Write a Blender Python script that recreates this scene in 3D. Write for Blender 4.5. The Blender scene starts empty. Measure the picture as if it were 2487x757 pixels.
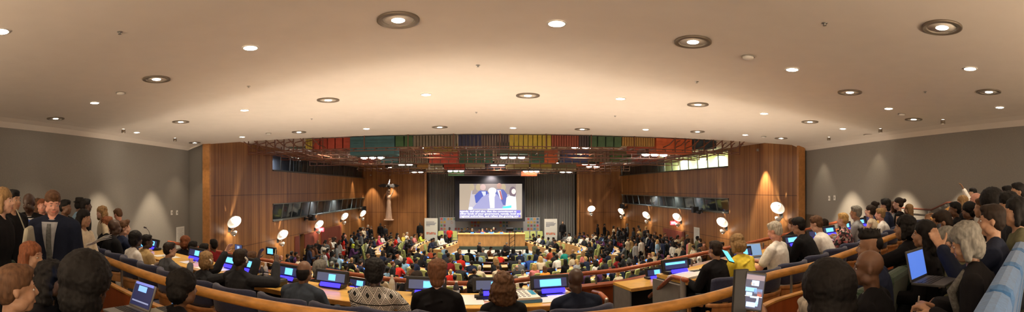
import bpy, math, random
from mathutils import Vector, Matrix, noise
V = Vector
PI = math.pi
sin, cos, atan2, hypot = math.sin, math.cos, math.atan2, math.hypot
scene = bpy.context.scene
COL = scene.collection
rnd = random.Random(7)
EXPO = 1.0
UPW = 10

# ---------------------------------------------------------------- camera
CZ, F, X0, HZ = 4.9, 1100.0, 1200.0, 458.0
cd = bpy.data.cameras.new('camera'); cam = bpy.data.objects.new('camera', cd); COL.objects.link(cam)
cam.location = (0, 0, CZ); cam.rotation_euler = (PI / 2, 0, 0)
cd.type = 'PANO'; cd.panorama_type = 'CENTRAL_CYLINDRICAL'
cd.central_cylindrical_range_u_min = -X0 / F; cd.central_cylindrical_range_u_max = (2487 - X0) / F
cd.central_cylindrical_range_v_min = -(757 - HZ) / F; cd.central_cylindrical_range_v_max = HZ / F
cd.central_cylindrical_radius = 1.0
cd.clip_start = 0.05; cd.clip_end = 200
scene.camera = cam

def th(px): return (px - X0) / F
def at(px, py, r):
    t = th(px); return V((r * sin(t), r * cos(t), CZ + (HZ - py) * r / F))
def atz(px, py, z):
    r = (CZ - z) * F / (py - HZ); return at(px, py, r)
def proj(p):
    r = hypot(p[0], p[1]); return X0 + F * atan2(p[0], p[1]), HZ + (CZ - p[2]) * F / r

# ---------------------------------------------------------------- materials
MATS = {}
def nodes(m):
    m.use_nodes = True; nt = m.node_tree; return nt, nt.nodes, nt.links, nt.nodes['Principled BSDF']
def mat(name, col, rough=.6, metal=0, emit=0, ecol=None, var=.0, scale=8, bump=0, bscale=60, stretch=None, sheen=0, spec=None, alpha=1):
    if name in MATS: return MATS[name]
    m = bpy.data.materials.new(name); nt, N, L, b = nodes(m)
    c = (*col, 1)
    b.inputs['Base Color'].default_value = c; b.inputs['Roughness'].default_value = rough; b.inputs['Metallic'].default_value = metal
    if spec is not None: b.inputs['Specular IOR Level'].default_value = spec
    if emit:
        b.inputs['Emission Color'].default_value = (*(ecol or col), 1); b.inputs['Emission Strength'].default_value = emit
    tc = N.new('ShaderNodeTexCoord'); mp = N.new('ShaderNodeMapping'); L.new(tc.outputs['Object'], mp.inputs[0])
    if stretch: mp.inputs['Scale'].default_value = stretch
    if var:
        n = N.new('ShaderNodeTexNoise'); n.inputs['Scale'].default_value = scale; n.inputs['Detail'].default_value = 4; L.new(mp.outputs[0], n.inputs['Vector'])
        r = N.new('ShaderNodeValToRGB'); r.color_ramp.elements[0].position = .3; r.color_ramp.elements[1].position = .7
        r.color_ramp.elements[0].color = (*[x * (1 - var) for x in col], 1); r.color_ramp.elements[1].color = (*[min(1, x * (1 + var)) for x in col], 1)
        L.new(n.outputs['Fac'], r.inputs[0]); L.new(r.outputs[0], b.inputs['Base Color'])
    if bump:
        n2 = N.new('ShaderNodeTexNoise'); n2.inputs['Scale'].default_value = bscale; L.new(mp.outputs[0], n2.inputs['Vector'])
        bp = N.new('ShaderNodeBump'); bp.inputs['Strength'].default_value = bump; L.new(n2.outputs['Fac'], bp.inputs['Height']); L.new(bp.outputs[0], b.inputs['Normal'])
    if sheen: b.inputs['Sheen Weight'].default_value = sheen
    MATS[name] = m; return m

def panel_mat(name, c0, c1, axis_scale=(1, 1, 1), slat=14.0, rough=.45, seam=None, band=2.2):
    """vertical veneer: slats, plank to plank tone and long grain, in object coordinates (u = x+y)"""
    m = bpy.data.materials.new(name); nt, N, L, b = nodes(m)
    tc = N.new('ShaderNodeTexCoord'); sp = N.new('ShaderNodeSeparateXYZ'); L.new(tc.outputs['Object'], sp.inputs[0])
    u = N.new('ShaderNodeMath'); u.operation = 'ADD'; L.new(sp.outputs[0], u.inputs[0]); L.new(sp.outputs[1], u.inputs[1])
    k = N.new('ShaderNodeMath'); k.operation = 'MULTIPLY'; L.new(u.outputs[0], k.inputs[0]); k.inputs[1].default_value = slat
    fr = N.new('ShaderNodeMath'); fr.operation = 'FRACT'; L.new(k.outputs[0], fr.inputs[0])
    fl = N.new('ShaderNodeMath'); fl.operation = 'FLOOR'; L.new(k.outputs[0], fl.inputs[0])
    wn = N.new('ShaderNodeTexWhiteNoise'); wn.noise_dimensions = '1D'; L.new(fl.outputs[0], wn.inputs['W'])
    cb = N.new('ShaderNodeCombineXYZ'); L.new(u.outputs[0], cb.inputs[0]); zs = N.new('ShaderNodeMath'); zs.operation = 'MULTIPLY'; L.new(sp.outputs[2], zs.inputs[0]); zs.inputs[1].default_value = .12; L.new(zs.outputs[0], cb.inputs[2])
    n = N.new('ShaderNodeTexNoise'); n.inputs['Scale'].default_value = band; n.inputs['Detail'].default_value = 6; n.inputs['Roughness'].default_value = .65; L.new(cb.outputs[0], n.inputs['Vector'])
    mx = N.new('ShaderNodeMath'); mx.operation = 'MULTIPLY_ADD'; L.new(wn.outputs['Value'], mx.inputs[0]); mx.inputs[1].default_value = .35; L.new(n.outputs['Fac'], mx.inputs[2])
    sb = N.new('ShaderNodeMath'); sb.operation = 'SUBTRACT'; L.new(mx.outputs[0], sb.inputs[0]); sb.inputs[1].default_value = .17
    r = N.new('ShaderNodeValToRGB'); r.color_ramp.elements[0].position = .25; r.color_ramp.elements[1].position = .75
    r.color_ramp.elements[0].color = (*c0, 1); r.color_ramp.elements[1].color = (*c1, 1); L.new(sb.outputs[0], r.inputs[0])
    gp = N.new('ShaderNodeMath'); gp.operation = 'LESS_THAN'; L.new(fr.outputs[0], gp.inputs[0]); gp.inputs[1].default_value = .1
    dk = N.new('ShaderNodeMix'); dk.data_type = 'RGBA'; dk.blend_type = 'MULTIPLY'; L.new(gp.outputs[0], dk.inputs[0]); L.new(r.outputs[0], dk.inputs[6]); dk.inputs[7].default_value = (.62, .55, .5, 1)
    out = dk.outputs[2]
    if seam:
        for z in seam:
            d = N.new('ShaderNodeMath'); d.operation = 'SUBTRACT'; L.new(sp.outputs[2], d.inputs[0]); d.inputs[1].default_value = z
            a = N.new('ShaderNodeMath'); a.operation = 'ABSOLUTE'; L.new(d.outputs[0], a.inputs[0])
            l = N.new('ShaderNodeMath'); l.operation = 'LESS_THAN'; L.new(a.outputs[0], l.inputs[0]); l.inputs[1].default_value = .018
            q = N.new('ShaderNodeMix'); q.data_type = 'RGBA'; q.blend_type = 'MULTIPLY'; L.new(l.outputs[0], q.inputs[0]); L.new(out, q.inputs[6]); q.inputs[7].default_value = (.45, .4, .38, 1); out = q.outputs[2]
    L.new(out, b.inputs['Base Color']); b.inputs['Roughness'].default_value = rough
    bp = N.new('ShaderNodeBump'); bp.inputs['Strength'].default_value = .3; bp.inputs['Distance'].default_value = .01; L.new(fr.outputs[0], bp.inputs['Height']); L.new(bp.outputs[0], b.inputs['Normal'])
    MATS[name] = m; return m

# ---------------------------------------------------------------- mesh builder
class MB:
    def __init__(s): s.v = []; s.f = []; s.m = []; s.cur = 0; s.T = None
    def vt(s, p):
        p = V(p)
        s.v.append(s.T @ p if s.T else p); return len(s.v) - 1
    def face(s, idx): s.f.append(tuple(idx)); s.m.append(s.cur)
    def quad(s, a, b, c, d): s.face([s.vt(a), s.vt(b), s.vt(c), s.vt(d)])
    def poly(s, pts): s.face([s.vt(p) for p in pts])
    def box(s, c, d, rot=None, taper=None):
        c = V(c); x, y, z = [q / 2 for q in d]; pts = []
        for sz in (-1, 1):
            k = taper if (taper and sz > 0) else 1
            for sx, sy in ((-1, -1), (1, -1), (1, 1), (-1, 1)):
                p = V((sx * x * k, sy * y * k, sz * z)); pts.append(c + (rot @ p if rot else p))
        i = [s.vt(p) for p in pts]
        for q in ((0, 3, 2, 1), (4, 5, 6, 7), (0, 1, 5, 4), (1, 2, 6, 5), (2, 3, 7, 6), (3, 0, 4, 7)): s.face([i[k] for k in q])
    def loft(s, rings, cap=True, closed=False):
        ids = [[s.vt(p) for p in r] for r in rings]; n = len(ids[0])
        m = len(ids)
        for a in range(m if closed else m - 1):
            A, B = ids[a], ids[(a + 1) % m]
            for k in range(n): s.face((A[k], A[(k + 1) % n], B[(k + 1) % n], B[k]))
        if cap and not closed: s.face(ids[0][::-1]); s.face(ids[-1])
    def tube(s, pts, r, n=8, cap=True):
        pts = [V(p) for p in pts]; rings = []; u = None
        for i, p in enumerate(pts):
            t = (pts[min(i + 1, len(pts) - 1)] - pts[max(i - 1, 0)]).normalized()
            if u is None: u = t.orthogonal().normalized()
            u = (u - t * u.dot(t)).normalized(); w = t.cross(u)
            rr = r[i] if isinstance(r, (list, tuple)) else r
            rings.append([p + (u * cos(2 * PI * k / n) + w * sin(2 * PI * k / n)) * rr for k in range(n)])
        s.loft(rings, cap)
    def cap_(s, a, b, ra, rb, n=10):
        a, b = V(a), V(b); t = b - a; L = t.length
        if L < 1e-5: t = V((0, 0, 1)); L = 1e-4
        t = t.normalized(); pts = []; rr = []
        for q in (90, 60, 30, 0): pts.append(a - t * ra * sin(math.radians(q))); rr.append(max(ra * cos(math.radians(q)), ra * .05))
        for q in (0, 30, 60, 90): pts.append(b + t * rb * sin(math.radians(q))); rr.append(max(rb * cos(math.radians(q)), rb * .05))
        u = t.orthogonal().normalized(); w = t.cross(u)
        s.loft([[p + (u * cos(2 * PI * k / n) + w * sin(2 * PI * k / n)) * r for k in range(n)] for p, r in zip(pts, rr)])
    def ell(s, c, r, rot=None, n=14, m=8):
        c = V(c); rings = []
        for j in range(m + 1):
            a = -PI / 2 + PI * j / m; ca = max(cos(a), .03)
            rings.append([c + (rot @ V((r[0] * ca * cos(2 * PI * k / n), r[1] * ca * sin(2 * PI * k / n), r[2] * sin(a))) if rot else V((r[0] * ca * cos(2 * PI * k / n), r[1] * ca * sin(2 * PI * k / n), r[2] * sin(a)))) for k in range(n)])
        s.loft(rings)
    def lathe(s, prof, c=(0, 0, 0), n=24, rot=None, closed=False):
        c = V(c); rings = []
        for r, z in prof:
            ring = []
            for k in range(n):
                p = V((r * cos(2 * PI * k / n), r * sin(2 * PI * k / n), z)); ring.append(c + (rot @ p if rot else p))
            rings.append(ring)
        s.loft(rings, cap=not closed, closed=closed)
    def prism(s, pts, h, axis=2):
        """closed 2-D outline pts extruded by vector h"""
        h = V(h); a = [s.vt(p) for p in pts]; b = [s.vt(V(p) + h) for p in pts]; n = len(a)
        s.face(a[::-1]); s.face(b)
        for k in range(n): s.face((a[k], a[(k + 1) % n], b[(k + 1) % n], b[k]))
    def mesh(s, name, mats=(), smooth=False):
        me = bpy.data.meshes.new(name); me.from_pydata([tuple(p) for p in s.v], [], s.f)
        for m in mats: me.materials.append(m)
        if len(mats) > 1: me.polygons.foreach_set('material_index', s.m)
        if smooth: me.polygons.foreach_set('use_smooth', [True] * len(s.f))
        me.update(); return me
    def build(s, name, mats, parent=None, smooth=False, loc=None, bevel=0, fix=True):
        if not isinstance(mats, (list, tuple)): mats = [mats]
        me = s.mesh(name, mats, smooth)
        if fix: recalc(me)
        o = link(name, me, parent)
        if loc is not None: o.location = loc
        if bevel:
            b = o.modifiers.new('b', 'BEVEL'); b.width = bevel; b.segments = 2; b.limit_method = 'ANGLE'; b.angle_limit = .7
        return o
import bmesh
def recalc(me):
    bm = bmesh.new(); bm.from_mesh(me); bmesh.ops.recalc_face_normals(bm, faces=bm.faces); bm.to_mesh(me); bm.free()
def link(name, data, parent=None):
    o = bpy.data.objects.new(name, data); COL.objects.link(o)
    if parent is not None: o.parent = parent
    return o
def tag(o, label=None, cat=None, group=None, kind=None):
    if label: o['label'] = label
    if cat: o['category'] = cat
    if group: o['group'] = group
    if kind: o['kind'] = kind
    return o
def empty(name, loc=(0, 0, 0), rz=0, **k):
    o = bpy.data.objects.new(name, None); COL.objects.link(o); o.location = loc; o.rotation_euler = (0, 0, rz); o.empty_display_size = .1
    return tag(o, **k)
def copy_tree(o, parent=None, kids=None):
    c = o.copy(); COL.objects.link(c); c.parent = parent
    for ch in KIDS.get(o.name, []): copy_tree(ch, c)
    return c
KIDS = {}
def reg(o):
    """remember the children of a prototype so that copying never has to search the scene"""
    KIDS[o.name] = list(o.children)
    for c in KIDS[o.name]: reg(c)
    return o
def setmat(o, m):
    o.material_slots[0].link = 'OBJECT'; o.material_slots[0].material = m
_ONES = 'first second third fourth fifth sixth seventh eighth ninth tenth eleventh twelfth thirteenth fourteenth fifteenth sixteenth seventeenth eighteenth nineteenth twentieth'.split()
def nth(i):
    if i < 20: return _ONES[i]
    t = {2: 'twenty', 3: 'thirty', 4: 'forty'}[(i + 1) // 10]; u = (i + 1) % 10
    return t + '-' + _ONES[u - 1] if u else {3: 'thirtieth', 4: 'fortieth', 2: 'twentieth'}[(i + 1) // 10]
def light(kind, loc, power, color, size=.1, aim=None, spot=None, blend=.4, parent=None, sx=None, sy=None):
    l = bpy.data.lights.new('lamp_light', kind); l.energy = power; l.color = color
    if kind == 'SPOT': l.spot_size = spot; l.spot_blend = blend; l.shadow_soft_size = size
    elif kind == 'POINT': l.shadow_soft_size = size
    elif kind == 'AREA':
        if sx: l.shape = 'RECTANGLE'; l.size = sx; l.size_y = sy
        else: l.shape = 'DISK'; l.size = size
    o = bpy.data.objects.new('lamp_light', l); COL.objects.link(o); o.location = loc
    if aim is not None: o.rotation_euler = (V(aim) - V(loc)).to_track_quat('-Z', 'Y').to_euler()
    return o

# curve of the gallery rows: Y as a function of X
def slope(x):
    if x < -3: return -.35
    if x <= 1: return .14 * (x + .6)
    if x < 1.5: return .224 + (x - 1) * .9
    if x < 2.4: return .674 - (x - 1.5) * .48
    return .242
_PCT = {}
def PC(x):
    k = round(x * 200)
    if k not in _PCT:
        if x <= 1: _PCT[k] = 4.35 + .07 * (x + .6) ** 2 if x >= -3 else 4.753 - .35 * (x + 3)
        else:
            y, u, n = 4.529, 1.0, 200; h = (k / 200 - 1) / n
            for i in range(n): y += slope(u + h / 2) * h; u += h
            _PCT[k] = y
    return _PCT[k]
def rise(x): return max(0, x - 3) * .075
def pn(x, off):
    """point at offset off (towards the stage) from the curve, measured along its normal"""
    s = slope(x); L = hypot(1, s); return V((x - s / L * off, PC(x) + off / L, 0))
def face_rz(x): return math.atan(slope(x))
def curve_strip(mb, x0, x1, off0, off1, z0, z1, n=24):
    """curved solid that follows the gallery curve"""
    rings = []
    for i in range(n + 1):
        x = x0 + (x1 - x0) * i / n; a = pn(x, off0); b = pn(x, off1); e = rise(x)
        rings.append([V((a.x, a.y, z0 + e)), V((b.x, b.y, z0 + e)), V((b.x, b.y, z1 + e)), V((a.x, a.y, z1 + e))])
    mb.loft(rings)
# ---------------------------------------------------------------- people
import time as _t
T0 = _t.time()
TS = bpy.data.scenes.new('workshop')
def to_voxel(mb, name, vs, it=2, curl=0, cfreq=30):
    me = mb.mesh('t'); o = bpy.data.objects.new('t', me); TS.collection.objects.link(o)
    m = o.modifiers.new('r', 'REMESH'); m.mode = 'VOXEL'; m.voxel_size = vs; m.use_smooth_shade = True
    if it: q = o.modifiers.new('s', 'SMOOTH'); q.iterations = it; q.factor = .5
    TS.view_layers[0].update(); dg = TS.view_layers[0].depsgraph
    r = bpy.data.meshes.new_from_object(o.evaluated_get(dg)); r.name = name
    bpy.data.objects.remove(o); bpy.data.meshes.remove(me)
    if curl:
        for v in r.vertices: v.co += v.normal * curl * (noise.noise(v.co * cfreq) + .4 * noise.noise(v.co * cfreq * 2.3))
        r.update()
    r.polygons.foreach_set('use_smooth', [True] * len(r.polygons))
    return r

def ik(S, W, a, b, pole):
    d = W - S; L = d.length
    if L > (a + b) * .995: W = S + d.normalized() * (a + b) * .995; d = W - S; L = d.length
    u = d.normalized(); k = (a * a - b * b + L * L) / (2 * L); h = math.sqrt(max(a * a - k * k, 0))
    p = V(pole); p = (p - u * p.dot(u)); p = p.normalized() if p.length > 1e-4 else u.orthogonal().normalized()
    return S + u * k + p * h, W

def hand(mb, W, h, n, side, curl=.5, g=0):
    """palm, four unequal fingers bent at the knuckles and a thumb leaving the side of the palm"""
    h = h.normalized(); s = h.cross(n)
    s = s.normalized() if s.length > .1 else h.orthogonal().normalized(); n = s.cross(h).normalized()
    if n.dot(V(n)) < 0: n = -n
    for k in (-.024, -.008, .008, .024): mb.cap_(W - h * .01 + s * k * .6, W + h * .085 + s * k, .014, .0115, 8)
    for k, ln in ((-.029, .058), (-.0098, .072), (.0098, .078), (.029, .068)):
        b = W + h * .088 + s * k; d1 = (h * cos(curl * .7) + n * sin(curl * .7) + s * k * 4).normalized(); m = b + d1 * ln * .5
        d2 = h * cos(curl * 1.9) + n * sin(curl * 1.9); mb.cap_(b, m, .0095, .0085, 7); mb.cap_(m, m + d2 * ln * .5, .0083, .0072, 7)
    t0 = W + h * .03 + s * side * .03; d = (h * .6 + s * side * .8 + n * .45 * curl).normalized(); t1 = t0 + d * .042
    mb.cap_(t0, t1, .0135, .011, 7); mb.cap_(t1, t1 + (d + h * .7 + n * .3 * curl).normalized() * .034, .0105, .0085, 7)

RINGS = [(-.11, .12, .10), (-.05, .168, .128), (.05, .168, .125), (.16, .152, .115), (.28, .168, .12), (.38, .19, .115), (.44, .185, .10), (.475, .13, .082), (.51, .075, .066)]
RINGSF = [(-.11, .12, .10), (-.05, .172, .128), (.05, .165, .122), (.16, .135, .105), (.28, .155, .125), (.38, .172, .11), (.44, .165, .09), (.475, .115, .075), (.51, .062, .058)]

class Fig:
    """skeleton of one figure, origin on the floor under the hips, facing +Y"""
    def __init__(s, sit=True, lean=.12, yaw=0, pitch=0, L=None, R=None, fem=False, wide=1.0, hip=None, roll=0, pole=(0, -.3, -1), fing=False, curl=.6, palm=None, knee=0):
        s.sit, s.fem, s.w, s.fing, s.curl = sit, fem, wide, fing, curl
        hz = hip if hip else (.53 if sit else .95)
        s.B = V((0, 0, hz)); s.d = V((roll, sin(lean), cos(lean))).normalized(); s.N = s.B + s.d * .50
        s.back = V((0, cos(lean), -sin(lean)))
        sw = (.165 if fem else .185) * wide
        s.S = {q: s.N - s.d * .06 + V((q * sw, 0, 0)) for q in (-1, 1)}
        hd = V((roll * .5, sin(lean * .5), cos(lean * .5))).normalized()
        s.H = s.N + hd * .172 + V((0, .018, 0))
        s.HR = Matrix.Rotation(yaw, 3, 'Z') @ Matrix.Rotation(pitch, 3, 'X')
        dflt = {q: (V((q * .17, .30, hz + .15)) if sit else V((q * .25, .03, .80))) for q in (-1, 1)}
        s.W = {}; s.E = {}
        for q, w in ((-1, L), (1, R)):
            W = V(w) if w else dflt[q]
            s.E[q], s.W[q] = ik(s.S[q], W, .28, .25, (q * .35 + pole[0], pole[1], pole[2]))
        s.palm = palm or {-1: V((0, 0, -1)), 1: V((0, 0, -1))}
        if sit:
            s.hipj = {q: V((q * .09, .02, hz)) for q in (-1, 1)}; s.K = {q: V((q * .13, .44, hz + knee)) for q in (-1, 1)}
            s.A = {q: V((q * .13, .40, .09)) for q in (-1, 1)}
        else:
            s.hipj = {q: V((q * .09, 0, hz - .02)) for q in (-1, 1)}; s.K = {q: V((q * .10, .03, .50)) for q in (-1, 1)}
            s.A = {q: V((q * .11, -.02, .09)) for q in (-1, 1)}
    def torso(s, mb, g, t0=-.2, t1=.6, n=18, flare=0):
        R = RINGSF if s.fem else RINGS; rs = []
        for t, hw, hd in R:
            if t < t0 or t > t1: continue
            c = s.B + s.d * t; w = (hw * s.w + g + (flare if t < 0 else 0)); q = hd * (s.w * .5 + .5) + g
            rs.append([c + V((1, 0, 0)) * w * cos(2 * PI * k / n) + s.back * q * sin(2 * PI * k / n) for k in range(n)])
        mb.loft(rs)
    def body(s, vs=.011, thin=0):
        mb = MB(); s.torso(mb, -.006 - thin)
        hp = lambda p: s.H + s.HR @ V(p)
        mb.cap_(s.N - s.d * .03, hp((0, -.02, -.06)), .055 if not s.fem else .046, .053 if not s.fem else .044, 12)
        R = s.HR
        mb.ell(hp((0, -.014, .028)), (.074, .094, .088), R); mb.ell(hp((0, .022, -.03)), (.059, .068, .085), R)
        mb.ell(hp((0, .048, -.088)), (.036, .034, .026), R); mb.cap_(hp((0, .084, .008)), hp((0, .101, -.024)), .007, .0105); mb.cap_(hp((-.008, .092, -.03)), hp((.008, .092, -.03)), .0085, .0085)
        mb.cap_(hp((-.032, .073, .02)), hp((.032, .073, .02)), .011, .011)
        for q in (-1, 1):
            mb.ell(hp((q * .0735, -.012, -.012)), (.008, .016, .028), R, 10, 6); mb.ell(hp((q * .034, .058, -.035)), (.024, .026, .028), R, 10, 6)
            mb.ell(hp((q * .052, .01, -.07)), (.018, .04, .03), R, 10, 6)
        mb.cap_(hp((-.017, .083, -.062)), hp((.017, .083, -.062)), .008, .008)
        for q in (-1, 1):
            th_ = thin * .8
            mb.cap_(s.S[q], s.E[q], .050 - th_, .040 - th_); mb.cap_(s.E[q], s.W[q], .040 - th_, .027)
            h = s.W[q] - s.E[q]
            if s.fing: hand(mb, s.W[q], h, s.palm[q], -q, s.curl)
            else:
                h.normalize(); mb.cap_(s.W[q], s.W[q] + h * .09, .028, .032); mb.cap_(s.W[q] + h * .09, s.W[q] + h * .13 + V((0, 0, -.02)), .03, .022)
            mb.cap_(s.hipj[q], s.K[q], .082 - th_, .056 - th_); mb.cap_(s.K[q], s.A[q], .054 - th_, .037)
            mb.cap_(s.A[q], s.A[q] + V((0, .16, -.045)), .036, .033)
        return to_voxel(mb, 'person_body', vs)
    def top(s, vs=.012, sleeve='long', g=.012, hem=-.14, coat=False):
        mb = MB(); s.torso(mb, g, t0=hem, t1=.52, flare=.012 if coat else 0)
        if sleeve != 'none':
            mb.tube([s.N + s.d * (.008 + .012 * cos(2 * PI * k / 14)) + V((.060 * sin(2 * PI * k / 14), 0, 0)) - s.back * .058 * cos(2 * PI * k / 14) for k in (range(-4, 5) if coat else range(15))], .020 if coat else .013, 8)
            mb.ell(s.N - s.d * .022 - s.back * .022, (.088, .055, .034), n=12, m=6)
            for q in (-1, 1): mb.cap_(s.N + V((q * .035, -.015, .012)), s.S[q] + s.d * .02, .034 + g, .036 + g)
            for k in range(7 if vs < .0125 else 0):   # soft folds across the back and sides
                z = .06 + .055 * k; mb.cap_(s.B + s.d * z - s.back * (.118 + g * .2) + V((-.10 + .02 * (k % 3), 0, 0)), s.B + s.d * (z + .05 - .02 * (k % 2)) - s.back * (.112 + g * .2) + V((.06 + .03 * (k % 2), 0, 0)), .010, .006, 6)
        for q in (-1, 1):
            mb.cap_(s.N - s.d * .02 + V((q * .04, 0, 0)), s.S[q] + s.d * .012, .045 + g, .042 + g)
            if sleeve == 'long': mb.cap_(s.S[q], s.E[q], .056 + g, .046 + g); mb.cap_(s.E[q], s.E[q].lerp(s.W[q], .9), .046 + g, .034 + g)
            elif sleeve == 'short': mb.cap_(s.S[q], s.S[q].lerp(s.E[q], .62), .058 + g, .056 + g)
        return to_voxel(mb, 'top', vs, 2)
    def legs(s, vs=.014, g=.014, skirt=False):
        mb = MB()
        c = s.B
        mb.ell(c + V((0, 0, -.02)), (.172 * s.w + g, .13 + g, .11))
        if skirt:
            if s.sit:
                for q in (-1, 1): mb.cap_(s.hipj[q], s.K[q] - V((0, .05, 0)), .09 + g, .075 + g)
                mb.cap_(V((0, .05, s.B.z)), V((0, .36, s.B.z)), .09, .085)
            else: mb.lathe([(.15, .0), (.19, -.12), (.20, -.28), (.205, -.46)], c=c + V((0, 0, .02)), n=20)
        else:
            for q in (-1, 1): mb.cap_(s.hipj[q], s.K[q], .09 + g, .062 + g); mb.cap_(s.K[q], s.A[q], .062 + g, .046 + g)
        return to_voxel(mb, 'trousers', vs, 1)
    def shoes(s):
        mb = MB()
        for q in (-1, 1): mb.cap_(s.A[q] + V((0, -.03, -.04)), s.A[q] + V((0, .19, -.05)), .045, .04)
        return to_voxel(mb, 'shoes', .02, 1)
    def collar(s, g=0):
        mb = MB(); ax = s.d; c = s.N - ax * .012; rot = ax.to_track_quat('Z', 'Y').to_matrix()
        mb.lathe([(.066 + g, -.01), (.062 + g, .028), (.055 + g, .028), (.058 + g, -.01)], c=c, rot=rot, n=18, closed=True)
        me = mb.mesh('shirt_collar', (), True); return me
    def eyes(s):
        mb = MB(); mb2 = MB()
        for q in (-1, 1):
            mb.ell(s.H + s.HR @ V((q * .03, .0765, -.001)), (.011, .0062, .005), s.HR, 10, 6)
            mb2.ell(s.H + s.HR @ V((q * .03, .0808, -.001)), (.005, .003, .005), s.HR, 8, 5)
        br = MB(); lp = MB(); hp = lambda v: s.H + s.HR @ V(v)
        for q in (-1, 1): br.cap_(hp((q * .018, .0855, .0275)), hp((q * .042, .0755, .0265)), .003, .002, 6)
        lp.cap_(hp((-.019, .088, -.058)), hp((.019, .086, -.058)), .003, .003, 6); lp.cap_(hp((-.015, .087, -.066)), hp((.015, .087, -.066)), .0035, .0035, 6)
        return mb, mb2, br, lp
    def hair(s, st, vs=.012):
        mb = MB(); R = s.HR; hp = lambda p: s.H + R @ V(p); curl, cf = 0.004, 40
        E = lambda c, r: mb.ell(hp(c), r, R)
        if st in ('short', 'grey_short', 'quiff'):
            E((0, -.02, .045), (.083, .098, .082)); E((0, -.05, .0), (.078, .065, .085)); E((0, .03, .085), (.06, .055, .035))
            if st == 'quiff': E((.0, .05, .11), (.05, .045, .03)); curl = .006
        elif st == 'fringe':                      # bald crown, hair round the back
            E((0, -.028, .0), (.0795, .089, .066)); E((0, -.05, -.03), (.071, .06, .072)); curl = .001
        elif st == 'bald': return None
        elif st == 'long':
            E((0, -.02, .045), (.088, .102, .085)); E((0, -.06, -.04), (.092, .062, .13)); E((0, -.075, -.16), (.09, .045, .12))
            for q in (-1, 1): mb.cap_(hp((q * .07, -.01, .03)), hp((q * .082, -.02, -.16)), .03, .028)
            curl = .006
        elif st == 'curly':
            E((0, -.02, .055), (.10, .115, .09)); E((0, -.05, -.04), (.12, .09, .12)); E((0, -.06, -.13), (.12, .075, .08))
            for q in (-1, 1): mb.cap_(hp((q * .085, .0, .0)), hp((q * .105, .0, -.12)), .035, .04)
            curl, cf = .014, 34
        elif st == 'bob':
            E((0, -.02, .05), (.09, .105, .085)); E((0, -.045, -.03), (.098, .075, .10))
            for q in (-1, 1): mb.cap_(hp((q * .075, .015, .02)), hp((q * .088, .015, -.09)), .026, .026)
            curl = .008
        elif st == 'tousled':                     # short and voluminous
            E((0, -.015, .065), (.098, .108, .085)); E((0, -.05, .02), (.093, .075, .09)); E((0, .05, .10), (.06, .04, .04)); E((0, -.06, -.06), (.07, .05, .06)); curl, cf = .009, 40
        elif st == 'afro':
            E((0, -.02, .05), (.105, .115, .10)); E((0, -.05, -.01), (.10, .08, .10)); curl, cf = .007, 60
        elif st == 'bigafro':
            E((0, -.03, .05), (.155, .155, .15)); E((0, -.05, -.07), (.16, .13, .14)); curl, cf = .007, 55
        elif st == 'bun':
            E((0, -.02, .045), (.083, .098, .082)); E((0, -.05, .0), (.078, .065, .08)); mb.ell(hp((0, -.125, .06)), (.042, .042, .042), R)
        elif st == 'pony':
            E((0, -.02, .045), (.083, .098, .082)); E((0, -.05, .0), (.078, .065, .08)); mb.cap_(hp((0, -.11, .06)), hp((0, -.15, -.08)), .032, .018)
        elif st == 'spiky':
            E((0, .0, .09), (.07, .095, .05))
            for i in range(26):
                a = i * 2.4; r = .06 * math.sqrt(i / 26); p = V((r * cos(a), r * sin(a) * 1.3 - .0, .115)); mb.cap_(hp(p), hp(p + V((p.x * .3, p.y * .3 + .01, .035))), .014, .005, 6)
            E((0, -.06, .03), (.07, .05, .06)); curl = .002
        elif st == 'scarf':
            E((0, -.015, .03), (.095, .108, .105)); E((0, -.05, -.08), (.09, .07, .10)); mb.cap_(hp((-.06, .02, -.1)), hp((.06, .02, -.1)), .04, .04); curl = .003
        elif st == 'wrap':                         # tall head tie
            E((0, -.02, .06), (.10, .11, .09)); E((.03, -.04, .13), (.08, .07, .06)); curl, cf = .012, 20
        elif st == 'hat':
            mb.lathe([(.13, 0), (.125, .012), (.085, .02), (.08, .09), (.05, .10), (.01, .10)], c=hp((0, -.01, .06)), rot=R, n=20); curl = 0
            E((0, -.05, .0), (.078, .065, .08))
        return to_voxel(mb, 'hair', vs, 1, curl, cf)

SKIN = {'dark': (.06, .03, .018), 'brown': (.16, .08, .045), 'tan': (.36, .2, .12), 'fair': (.55, .33, .24), 'pink': (.6, .3, .22)}
HAIR = {'black': (.007, .006, .006), 'dark': (.02, .012, .008), 'brown': (.10, .05, .025), 'auburn': (.2, .07, .03), 'grey': (.19, .185, .165), 'white': (.45, .42, .36), 'redbrown': (.13, .055, .025), 'blond': (.5, .32, .12), 'darkblond': (.26, .16, .07)}
CLOTH = {'black': (.008, .008, .010), 'charcoal': (.026, .028, .033), 'navy': (.018, .026, .06), 'grey': (.12, .13, .14), 'light grey': (.33, .35, .38), 'white': (.75, .74, .70), 'cream': (.62, .54, .40), 'tan': (.42, .29, .13), 'red': (.6, .03, .02), 'dark red': (.22, .015, .02), 'pink': (.65, .22, .22), 'hot pink': (.65, .05, .15), 'yellow': (.75, .62, .12), 'orange': (.75, .28, .04), 'lime': (.5, .6, .06), 'light blue': (.25, .42, .6), 'blue': (.03, .08, .35), 'teal': (.02, .30, .26), 'olive': (.12, .12, .07), 'purple': (.08, .03, .11), 'brown': (.12, .05, .025), 'rust': (.4, .08, .04)}
def skin_m(k): return mat('skin ' + k, SKIN[k], .45, var=.12, scale=30, bump=.05, bscale=120)
def hair_m(k): return mat('hair ' + k, HAIR[k], .65, spec=.25, var=.35, scale=60, stretch=(1, 1, .25), bump=.5, bscale=150)
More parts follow.
